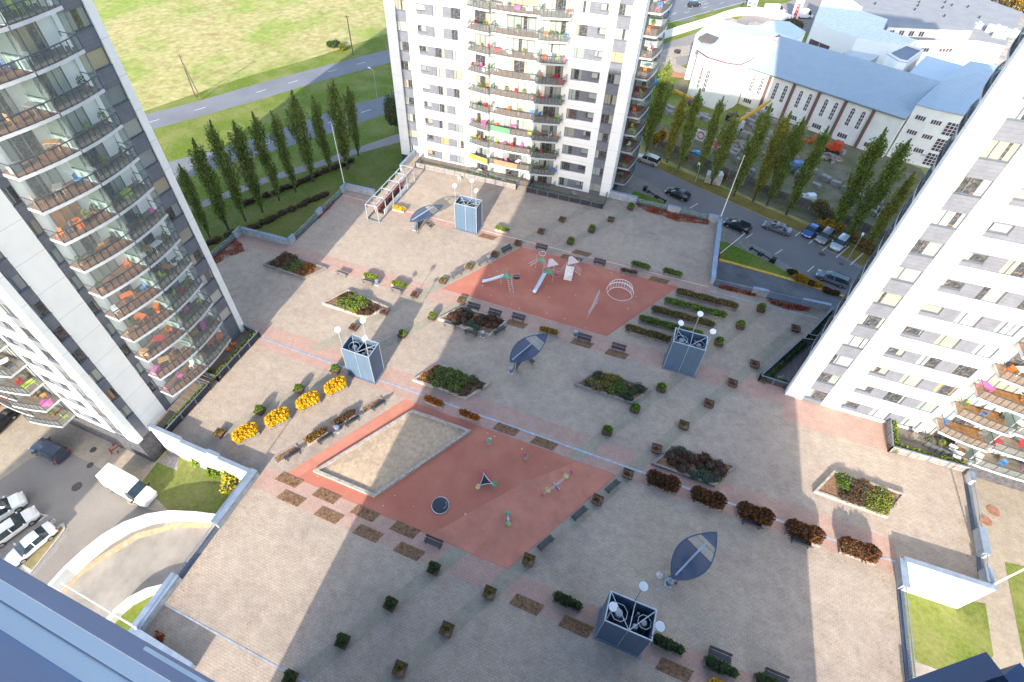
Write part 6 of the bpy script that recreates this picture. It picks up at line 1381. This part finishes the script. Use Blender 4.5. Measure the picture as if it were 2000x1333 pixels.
# ---------------------------------------------------------------- white hoarding, pylon sign
P_=[(1262,95),(1290,80),(1320,70),(1352,60),(1385,50),(1410,40),(1435,33),(1475,31),(1510,38),(1545,48)]
for i,(a,b) in enumerate(zip(P_,P_[1:])):
    p,q=at(*a,ST),at(*b,ST); d=q-p; T=empty('hoarding_panel',tuple(p),math.atan2(d.y,d.x),'white hoarding panel by the road, %s from the far tower'%ORD[i],'hoarding','white hoarding along the road')
    m=MB(); m.box(0,d.length-.06,-.03,.03,.15,2.6); m.build('panel',[WPAINT],T); m=MB(); m.box(-.05,.05,.04,.12,0,2.5); m.build('post',[LMET],T)
p=at(1549,42,ST); hh=hgt(p,1572,0)-ST+1.5; T=empty('pylon_sign',tuple(p),R(-12),'tall white pylon sign with a round emblem and red strip at the top','sign'); m=MB(); m.box(-1.1,1.1,-.2,.2,0,hh); m.build('panel',[WPAINT],T)
m=MB(); m.box(-.45,.45,-.23,-.201,.6,hh*.66); rs_=m.build('red_strip',[mat('sign_red',(.60,.03,.09),.5)],T)
m=MB()
for k,(dz,w_) in enumerate(((1.2,.3),(2.2,.22),(3.1,.3),(4.2,.2))): m.rbox((rnd.uniform(-.1,.1),-.245,dz+.4),(w_,.02,.55),0,0,rnd.uniform(-.6,.6))
m.build('figures',[mat('sign_mark',(.75,.55,.30),.5)],rs_)
m=MB(); zc=hh*.82; n=24
for i in range(n):
    a=i*2*math.pi/n; b=(i+1)*2*math.pi/n; m.bar((.72*math.cos(a),-.22,zc+.72*math.sin(a)),(.72*math.cos(b),-.22,zc+.72*math.sin(b)),.05,.12)
m.box(-.95,.95,-.26,-.205,zc-.13,zc+.13); m.build('emblem',[mat('emblem_grey',(.20,.22,.27),.4,.3)],T)
p=at(1466,19,ST); T=empty('banner_sign',tuple(p),R(-15),'tall white banner board beside the footpath at the top','sign'); m=MB(); m.box(-1.5,1.5,-.06,.06,1.0,9); m.build('board',[WPAINT],T); m=MB(); m.box(-1.45,-1.3,-.06,.06,0,.999); m.box(1.3,1.45,-.06,.06,0,.999); m.build('legs',[LMET],T)
m=MB(); m.box(-1.2,-.4,-.09,-.061,1.3,2.3); m.build('blue_mark',[mat('mark_blue',(.12,.14,.30),.5)],T); m=MB(); m.box(.3,1.1,-.09,-.061,1.3,2.3); m.build('green_mark',[mat('mark_green',(.16,.26,.10),.5)],T)
def person(p,label,top,leg,h=1.75):
    T=empty('person',tuple(p),0.6,label,'person'); me=bpy.data.meshes.new('body'); 
    J=[(0,0,.92),(0,0,1.18),(0,0,1.42),(0,.01,1.52),(0,.02,1.66),(.09,0,.88),(.10,.12,.48),(.10,.02,.06),(.10,.16,.03),(-.09,0,.88),(-.10,-.10,.48),(-.10,-.26,.08),(-.10,-.14,.03),(.19,0,1.40),(.24,-.08,1.14),(.22,.05,.92),(.22,.09,.84),(-.19,0,1.40),(-.24,.08,1.14),(-.22,.20,.95),(-.22,.24,.87)]
    E_=[(0,1),(1,2),(2,3),(3,4),(0,5),(5,6),(6,7),(7,8),(0,9),(9,10),(10,11),(11,12),(2,13),(13,14),(14,15),(15,16),(2,17),(17,18),(18,19),(19,20)]
    me.from_pydata(J,E_,[]); o=link('body',me,T); me.materials.append(top)
    s=o.modifiers.new('skin','SKIN'); s.use_smooth_shade=True
    rad=[.15,.13,.16,.06,.10,.10,.07,.05,.045,.10,.07,.05,.045,.07,.05,.04,.035,.07,.05,.04,.035]
    for i,v in enumerate(me.skin_vertices[0].data): v.radius=(rad[i],rad[i]*.85); v.use_root=(i==0)
    ss=o.modifiers.new('sub','SUBSURF'); ss.levels=1; ss.render_levels=1; return T
person(at(1449,15,ST),'person in dark clothes walking on the footpath at the top of the picture',mat('dark_clothes',(.04,.04,.045),.8),None)
# ---------------------------------------------------------------- builder's yard
BF=lines_mat('old_board_fence',(.22,.20,.19),(.07,.065,.06),.18,.03,rough=.95,var=.3,vscale=1.5,axis=0)
FP=[(1255,275),(1281,287),(1309,300),(1337,312),(1362,324),(1390,336),(1420,350),(1450,362),(1480,375),(1510,388),(1545,400),(1578,410),(1604,425),(1640,436),(1678,452),(1712,466),(1750,480)]
for i,(a,b) in enumerate(zip(FP,FP[1:])):
    p,q=at(*a,ST),at(*b,ST); d=q-p; T=empty('board_fence',tuple(p),math.atan2(d.y,d.x),'weathered grey board fence panel behind the right street, number %d from the far tower'%(i+1),'fence','board fence behind the right street')
    m=MB(); m.box(.05,d.length-.05,-.03,.03,.1,2.0+rnd.uniform(-.15,.15)); m.build('boards',[BF],T); m=MB(); m.box(-.07,.07,-.06,.06,0,2.1); m.build('post',[LMET],T)
BLKM=mat('stone_block',(.30,.285,.27),.95,0,.15,1.5,bmp=.4); RUB_=mat('rubble',(.34,.28,.23),1,0,.3,1.5,bmp=.8)
ylist=[(1360,232,1.0),(1366,226,1.0),(1295,214,.9),(1303,210,.8),(1373,232,1.0),(1380,238,1.0),(1378,228,.9),(1300,222,1.0),(1310,216,1.0),(1307,224,1.0),(1463,230,1.3),(1470,224,1.3),(1476,234,1.4),(1482,226,1.3),(1455,268,1.3),(1463,272,1.2),(1436,262,1.0),(1493,268,1.3),(1500,262,1.2),(1506,270,1.3),(1500,280,1.2),(1435,298,1.0),(1520,283,1.2),(1700,398,1.2),(1693,405,1.2),(1686,413,1.2),(1680,421,1.2),(1712,396,1.1),(1705,408,1.1),(1698,417,1.1),(1738,402,1.0),(1728,416,1.0),(1720,428,1.0),(1618,292,1.0),(1640,300,1.0),(1545,330,1.1),(1560,345,1.1),(1592,365,1.0),(1462,240,1.1),(1470,244,1.0),(1480,240,1.1),(1510,240,1.0),(1330,228,.9),(1337,234,.9),(1345,226,.8),(1420,300,1.0),(1428,306,1.0),(1443,320,1.1),(1452,326,1.0),(1530,300,1.1),(1538,306,1.2),(1550,312,1.0),(1576,332,1.1),(1584,338,1.0),(1610,352,1.1),(1630,362,1.0),(1652,372,1.1),(1668,380,1.0),(1676,388,1.1)]
blk=None; side=('near the apse','below the church windows','by the middle of the fence','beside the red loader','below the end block')
for i,(x,y,s) in enumerate(ylist):
    p=at(x,y,ST); 
    if blk is None:
        m=MB(); 
        for jx,jy in ((0,0),): m.box(-.9,.9,-.55,.55,0,.85)
        m.rbox((0,0,.9),(1.6,.9,.12),.05); o=blk=m.build('stone_block',[BLKM],None,p)
    else: o=copy_tree(blk,loc=p)
    o.rotation_euler=(0,0,R(-27)+rnd.uniform(-.25,.25)); o.scale=(s*.9,s*.9,s*rnd.uniform(.7,1.1))
    k=0 if x<1400 else 1 if x<1540 and y<300 else 2 if x<1560 else 3 if x<1660 else 4
    tag(o,'pale grey stone block in the builder yard '+side[k],'stone block','stone blocks in the builder yard')
for x,y,l,r_ in ((1445,288,'sandy rubble heap below the church windows',2.6),(1505,310,'long sandy heap behind the poplars in the yard',3),(1550,255,'small rubble heap against the church wall',1.6),(1480,250,'pale rubble pile between the stone blocks',1.8),(1620,310,'rubble heap beside the red loader',2.0),(1425,42,'pile of pale boulders behind the white hoarding',2.2),(1475,50,'second pile of pale boulders behind the white hoarding',2.0),(1690,90,'rubble pile behind the nave roof',2.2)):
    p=at(x,y,ST); m=MB()
    for _ in range(46): a=rnd.uniform(0,6.28); q=rnd.random()**.7*r_; s=rnd.uniform(.3,.8); m.rbox((q*math.cos(a),q*math.sin(a),.7*(1-q/r_)+s*.2),(s,s*rnd.uniform(.6,1),s*.7),rnd.uniform(0,3),0,rnd.uniform(-.5,.5))
    tag(m.build('rubble_heap',[RUB_ if 'pale' not in l else BLKM],None,p),l,'rubble heap')
YB=mat('crane_yellow',(.62,.33,.02),.5,0,.08,2)
p=at(1425,262,ST); T=empty('crane_truck',tuple(p),R(60),'truck with a raised yellow crane boom in front of the church','crane truck'); m=MB(); m.box(-3,1.5,-1,1,.9,1.3); m.box(1.6,3.2,-1,1,.6,2.4); m.build('cab',[mat('truck_white',(.55,.56,.58),.5)],T)
m=MB(); m.bar((-1,0,2.0),(8.6,-1.2,4.6),.55,.55); m.bar((7,-1,4.1),(10.2,-1.5,5.2),.35,.4); m.build('boom',[YB],T)
for x in (-2.2,-1,2.4):
    for s in (-1,1): m=MB(); m.T=Matrix.Translation((x,s*.9,.5))@Matrix.Rotation(R(90),4,'X'); m.lathe([(.3,-.15),(.5,-.12),(.5,.12),(.3,.15)],14); m.build('wheel',[TYR],T)
p=at(1626,298,ST); T=empty('loader',tuple(p),R(-20),'orange red loader machine standing among the rubble below the church','loader'); OR_=mat('loader_red',(.58,.07,.02),.5,0,.12,2)
m=MB(); m.box(-1.9,1.3,-1,1,.8,1.7); m.box(-.4,1.0,-.85,.85,1.71,2.5); m.build('body',[OR_],T); m=MB(); m.bar((-1.8,-.7,1.5),(-4.0,-.7,2.0),.25,.3); m.bar((-1.8,.7,1.5),(-4.0,.7,2.0),.25,.3); m.box(-4.7,-4.0,-1.1,1.1,1.2,2.1); m.build('bucket_arm',[OR_],T)
for x in (-1.3,.9):
    for s in (-1,1): m=MB(); m.T=Matrix.Translation((x,s*1.05,.55))@Matrix.Rotation(R(90),4,'X'); m.lathe([(.3,-.18),(.55,-.15),(.55,.15),(.3,.18)],14); m.build('wheel',[TYR],T)
p=at(1570,275,ST); T=empty('red_attachment',tuple(p),R(-20),'flat red machine part lying on the grass by the church wall','machine part'); m=MB(); m.box(-1.5,1.5,-.5,.5,.0,.35); m.build('plate',[OR_],T); m=MB(); m.box(-1.2,-.6,-.3,.3,.351,.6); m.build('bracket',[OR_],T)
for (x,y,l) in ((1369,282,'white advertising banner with a red ring on the yard fence, left'),(1402,300,'white advertising banner with a pink red figure on the yard fence, right')):
    p=at(x,y,ST); T=empty('banner',tuple(p),R(-27),l,'banner'); m=MB(); m.box(-1.7,1.7,-.03,.03,.6,3.0); m.build('sheet',[WPAINT],T); m=MB(); n=16
    if 'left' in l:
        for i in range(n): a=i*2*math.pi/n; b=(i+1)*2*math.pi/n; m.bar((-.6+.75*math.cos(a),-.05,1.8+.75*math.sin(a)),(-.6+.75*math.cos(b),-.05,1.8+.75*math.sin(b)),.03,.28)
    else: m.rbox((-.9,-.05,2.2),(.9,.03,.9),0,0,.4); m.rbox((-.9,-.05,1.3),(.8,.03,1.1),0,0,-.2)
    m.build('red_mark',[mat('banner_red',(.60,.08,.13),.5)],T); m=MB(); m.box(-1.75,-1.68,-.05,.05,0,3.0); m.box(1.68,1.75,-.05,.05,0,3.0); m.build('frame',[LMET],T)
for x,y,col,l,s in ((1358,304,(.05,.35,.60),'bright blue tarpaulin bundle behind the board fence',1.0),(1284,168,(.04,.25,.55),'bright blue tarpaulin over a machine by the far tower',1.5),(1428,236,(.02,.02,.05),'dark trailer box in front of the church wing',1.6),(1392,356,(.45,.46,.46),'pale metal sheet pile behind the board fence',2.0),(1575,395,(.50,.50,.49),'stack of pale boards on the grass behind the fence',1.6),(1347,205,(.10,.07,.08),'dark brown crate beside the apse',1.3),(1548,335,(.10,.16,.28),'blue and white wrecked car body in the yard',2.0),(1672,360,(.20,.06,.16),'dark purple covered pallet below the end block',1.4),(1455,345,(.18,.16,.17),'dark machine under the poplars',1.8),(1322,104,(.04,.04,.05),'black box on the lawn by the gravel path',1.0)):
    p=at(x,y,ST); T=empty('yard_item',tuple(p),rnd.uniform(-.6,.2),l,'yard clutter'); T.name=l.split()[-1] if 0 else 'yard_load'
    m=MB(); m.rbox((0,0,.45*s),(1.5*s,1.0*s,.8*s)); m.build('load',[mat('load_'+l.split()[1],col,.6,0,.25,1.2)],T); m=MB(); m.rbox((.2*s,.1*s,.95*s),(.9*s,.6*s,.25*s),.3); m.build('cover',[mat('cover_'+l.split()[1],tuple(min(1,c*1.5+.02) for c in col),.6,0,.2,2)],T)
p=at(1335,192,ST); T=empty('yellow_boom',tuple(p),R(-35),'short yellow crane arm lying on the grass near the apse','machine part'); m=MB(); m.bar((-3,0,.8),(2.2,0,.8),.4,.5); m.build('arm',[YB],T); m=MB(); m.box(-3.4,-2.8,-.3,.3,0,.9); m.build('foot',[YB],T)
p=at(1300,178,ST); 
m=MB(); q=[at2(x,y,ST) for x,y in ((1312,140),(1345,146),(1358,146),(1348,152),(1326,153),(1308,150))]; structure('brick_path',MB().sheet(q,ST+.03),[mat('orange_brick',(.48,.20,.11),.9,0,.15,1)])
# unseen block added behind the viewer to shade the left street
T=empty('added_shade_block',(-60.0,-62,0),0,'unseen block added behind the viewer to shade the left street','building'); m=MB(); m.box(0,10.9,0,20,ST,21.6); m.build('wall',[WHITE],T); m=MB(); m.box(.2,10.7,.2,19.8,21.61,21.7); m.build('roof',[ROOFM],T)
# ================================================================ things on the balconies
def chair(mt,back=True):
    T=empty('chair',(0,0,0)); m=MB(); m.box(-.24,.24,-.24,.24,.42,.47); m.build('seat',[mt],T); m=MB(); m.box(-.24,.24,.2,.25,.471,.95); m.build('backrest',[mt],T)
    for x in (-.2,.2):
        for y in (-.2,.2): m=MB(); m.box(x-.02,x+.02,y-.02,y+.02,0,.42); m.build('leg',[mt],T)
    return T
def table(mt):
    T=empty('table',(0,0,0)); m=MB(); m.box(-.55,.55,-.36,.36,.70,.75); m.build('top',[mt],T)
    for x in (-.48,.48):
        for y in (-.3,.3): m=MB(); m.box(x-.025,x+.025,y-.025,y+.025,0,.70); m.build('leg',[mt],T)
    return T
def pot(lm):
    T=empty('potted_plant',(0,0,0)); m=MB(); m.lathe([(.14,0),(.2,.3),(.17,.31)],10); m.build('pot',[mat('clay_pot',(.33,.16,.09),.8)],T); m=MB(); bush(m,(0,0,.65),(.32,.32,.42),110,.15,core=False); m.build('leaves',[lm],T); return T
def chest(mt):
    T=empty('storage_box',(0,0,0)); m=MB(); m.box(-.45,.45,-.25,.25,0,.55); m.build('body',[mt],T); m=MB(); m.box(-.48,.48,-.28,.28,.551,.62); m.build('lid',[mt],T); return T
FM={'white':mat('plastic_white',(.72,.72,.70),.5),'black':mat('plastic_black',(.04,.04,.045),.5),'wood':mat('honey_wood',(.45,.24,.10),.6),'orange':mat('plastic_orange',(.70,.16,.03),.5),'red':mat('plastic_red',(.45,.03,.04),.5),'grey':mat('rattan_grey',(.25,.24,.23),.8),'blue':mat('plastic_blue',(.08,.22,.50),.5),'pink':mat('plastic_pink',(.60,.12,.35),.5),'lime':mat('plastic_lime',(.38,.50,.06),.5)}
PROTO={}
def proto(k,c):
    if (k,c) not in PROTO: PROTO[k,c]=(chair(FM[c]) if k=='chair' else table(FM[c]) if k=='table' else pot({'green':G1,'lime':G1L,'dark':G1D}[c]) if k=='plant' else chest(FM[c])); return PROTO[k,c],True
    return PROTO[k,c],False
LETT={0:'left',1:'middle',2:'right'}
names={'apartment_towerwhite ':'','e':'side'}
def place_furn():
    for (key,k,bay,Mx,w_,dep) in BALC:
        pass
towers_={TC:'far tower',TL:'left tower',TR:'right tower'}
place={}
for key,k,bay,Mx,w_,dep in BALC: place.setdefault((key),[]).append((k,bay,Mx,w_,dep))
OR2=['ground']+ORD
def furnish(T,tname,key_ok,facing,fl,bays,nmax):
    for (key,k,bay,Mx,w_,dep) in [b for b in BALC if b[0]==key_ok]:
        if k not in fl or bay not in bays: continue
        n=rnd.choice([2,3,3,4,4,5][:nmax+1]); xs=[-w_/2+.55+i*(w_-1.1)/max(1,n-1) for i in range(n)] if n>1 else [rnd.uniform(-w_/3,w_/3)]
        for x in xs:
            kd=rnd.choices(['chair','table','plant','storage_box'],[5,3,3,1.5])[0]; c=rnd.choice(['white','black','wood','wood','orange','red','grey','grey','blue','pink','lime','white']) if kd!='plant' else rnd.choice(['green','lime','dark'])
            src,new=proto(kd,c); o=src if new else copy_tree(src)
            Wm=Matrix.Translation(T.location)@Mx@Matrix.Translation((x+rnd.uniform(-.15,.15),-rnd.uniform(.45,max(.5,dep-.6)),0)); o.location=Wm.translation; o.rotation_euler=(0,0,rnd.uniform(0,6.28))
            nm={'chair':'chair','table':'table','plant':'potted plant','storage_box':'storage box'}[kd]; cc={'wood':'honey brown','dark':'dark green','green':'leafy green'}.get(c,c)
            pos='left' if x<-w_*.18 else 'right' if x>w_*.18 else 'centre'
            fn=OR2[k] if k<len(OR2) else 'upper'
            tag(o,'%s %s, %s of %s floor %s bay balcony, %s'%(cc,nm,pos,fn,('first','second','third')[bay],tname),nm,'furniture and plants on the balconies')
keys=sorted({b[0] for b in BALC}); 
for kx in keys: pass
KF=[b[0] for b in BALC]
order=[]; [order.append(k_) for k_ in KF if k_ not in order]
furnish(TC,'far tower',order[0],0,range(1,11),(0,1,2),5)
furnish(TC,'side of far tower',order[1],0,range(0,10),(0,),3)
furnish(TL,'left tower front',order[2],0,range(0,5),(2,),3)
furnish(TL,'side of left tower',order[3],0,range(1,15),(0,1),5)
furnish(TR,'right tower',order[4],0,range(0,7),(0,1),5)
for x,y,c,l in ((448,686,'orange','orange round backed chair on the left tower terrace, nearer the wall'),(458,676,'orange','orange round backed chair on the left tower terrace, farther from the wall'),(1855,882,'white','white garden chair on the sunny terrace of the right tower'),(1870,890,'white','second white garden chair by the hedge on the sunny terrace'),(1783,855,'grey','folded grey chair alone on the sunny terrace boards'),(1520,742,'grey','grey metal chair by the dark hedge of the wedge terrace'),(898,352,'white','white chair on the middle of the long far terrace')):
    p=at(x,y,.13); s,new=proto('chair',c); o=s if new else copy_tree(s); o.location=p; o.rotation_euler=(0,0,rnd.uniform(0,6)); tag(o,l,'chair')
for x,y,c,l in ((1862,895,'white','white garden table on the sunny terrace of the right tower'),(984,360,'grey','round grey table on the far terrace near the entrance path'),(935,340,'white','white table with papers on the long far terrace'),(1120,384,'grey','grey table on the shaded far terrace')):
    p=at(x,y,.13); s,new=proto('table',c); o=s if new else copy_tree(s); o.location=p; tag(o,l,'table')
# coloured screens fixed inside a few railings of the far tower
def screen(T,u0,u1,k,v0,v1,col,label):
    m=MB(); z=FL*k; n=6
    for i in range(n):
        t0,t1=i/n,(i+1)/n; a=(u0+(u1-u0)*t0,-(v0+(v1-v0)*t0)); b=(u0+(u1-u0)*t1,-(v0+(v1-v0)*t1)); m.add([(a[0],a[1],z+.08),(b[0],b[1],z+.08),(b[0],b[1],z+1.0),(a[0],a[1],z+1.0)],[(0,1,2,3)]); 
    o=m.build('balcony_screen',[mat('screen_'+label,col,.8,0,.1,3)],T)
screen(TC,15.1,18.9,1,1.85,2.6,(.72,.42,.06),'yellow'); screen(TC,20.1,24.4,1,2.14,2.32,(.50,.20,.11),'rust'); screen(TC,19.5,22.8,3,2.12,2.33,(.10,.42,.14),'green')

# fallen leaves and litter gathered by planters and parapets
m=MB(); LM=leafmat('fallen_leaves',[(.20,.08,.02),(.40,.22,.04),(.55,.40,.08)],0)
spots=[at(x,y,0) for _,x,y,_ in SQ]+[Vector((x,62.0+rnd.uniform(-1,1),0)) for x in range(-50,8,3)]+[Vector((9.0,y,0)) for y in range(66,79,2)]+[Vector((-31.7,y,0)) for y in range(1,15,1)]+[Vector((28.7,y,0)) for y in range(8,31,1)]+[Vector((36.0,y,0)) for y in range(33,44,1)]+[at(x,y,0) for x,y in ((1291,953),(1380,985),(1471,1016),(1566,1051),(1671,1086),(483,860),(545,830),(604,797),(657,770))]
for p in spots:
    for _ in range(16): q=p+Vector((rnd.gauss(0,.8),rnd.gauss(0,.8),.03)); lq(m,q,rnd.uniform(.06,.13),0,up=.95)
for _ in range(1500): lq(m,(rnd.uniform(-45,28),rnd.uniform(1,78),.03),rnd.uniform(.05,.11),0,up=.95)
o=m.build('fallen_leaves',[LM],None); tag(o,'scattered fallen autumn leaves on the courtyard paving','fallen leaves',None,'stuff')
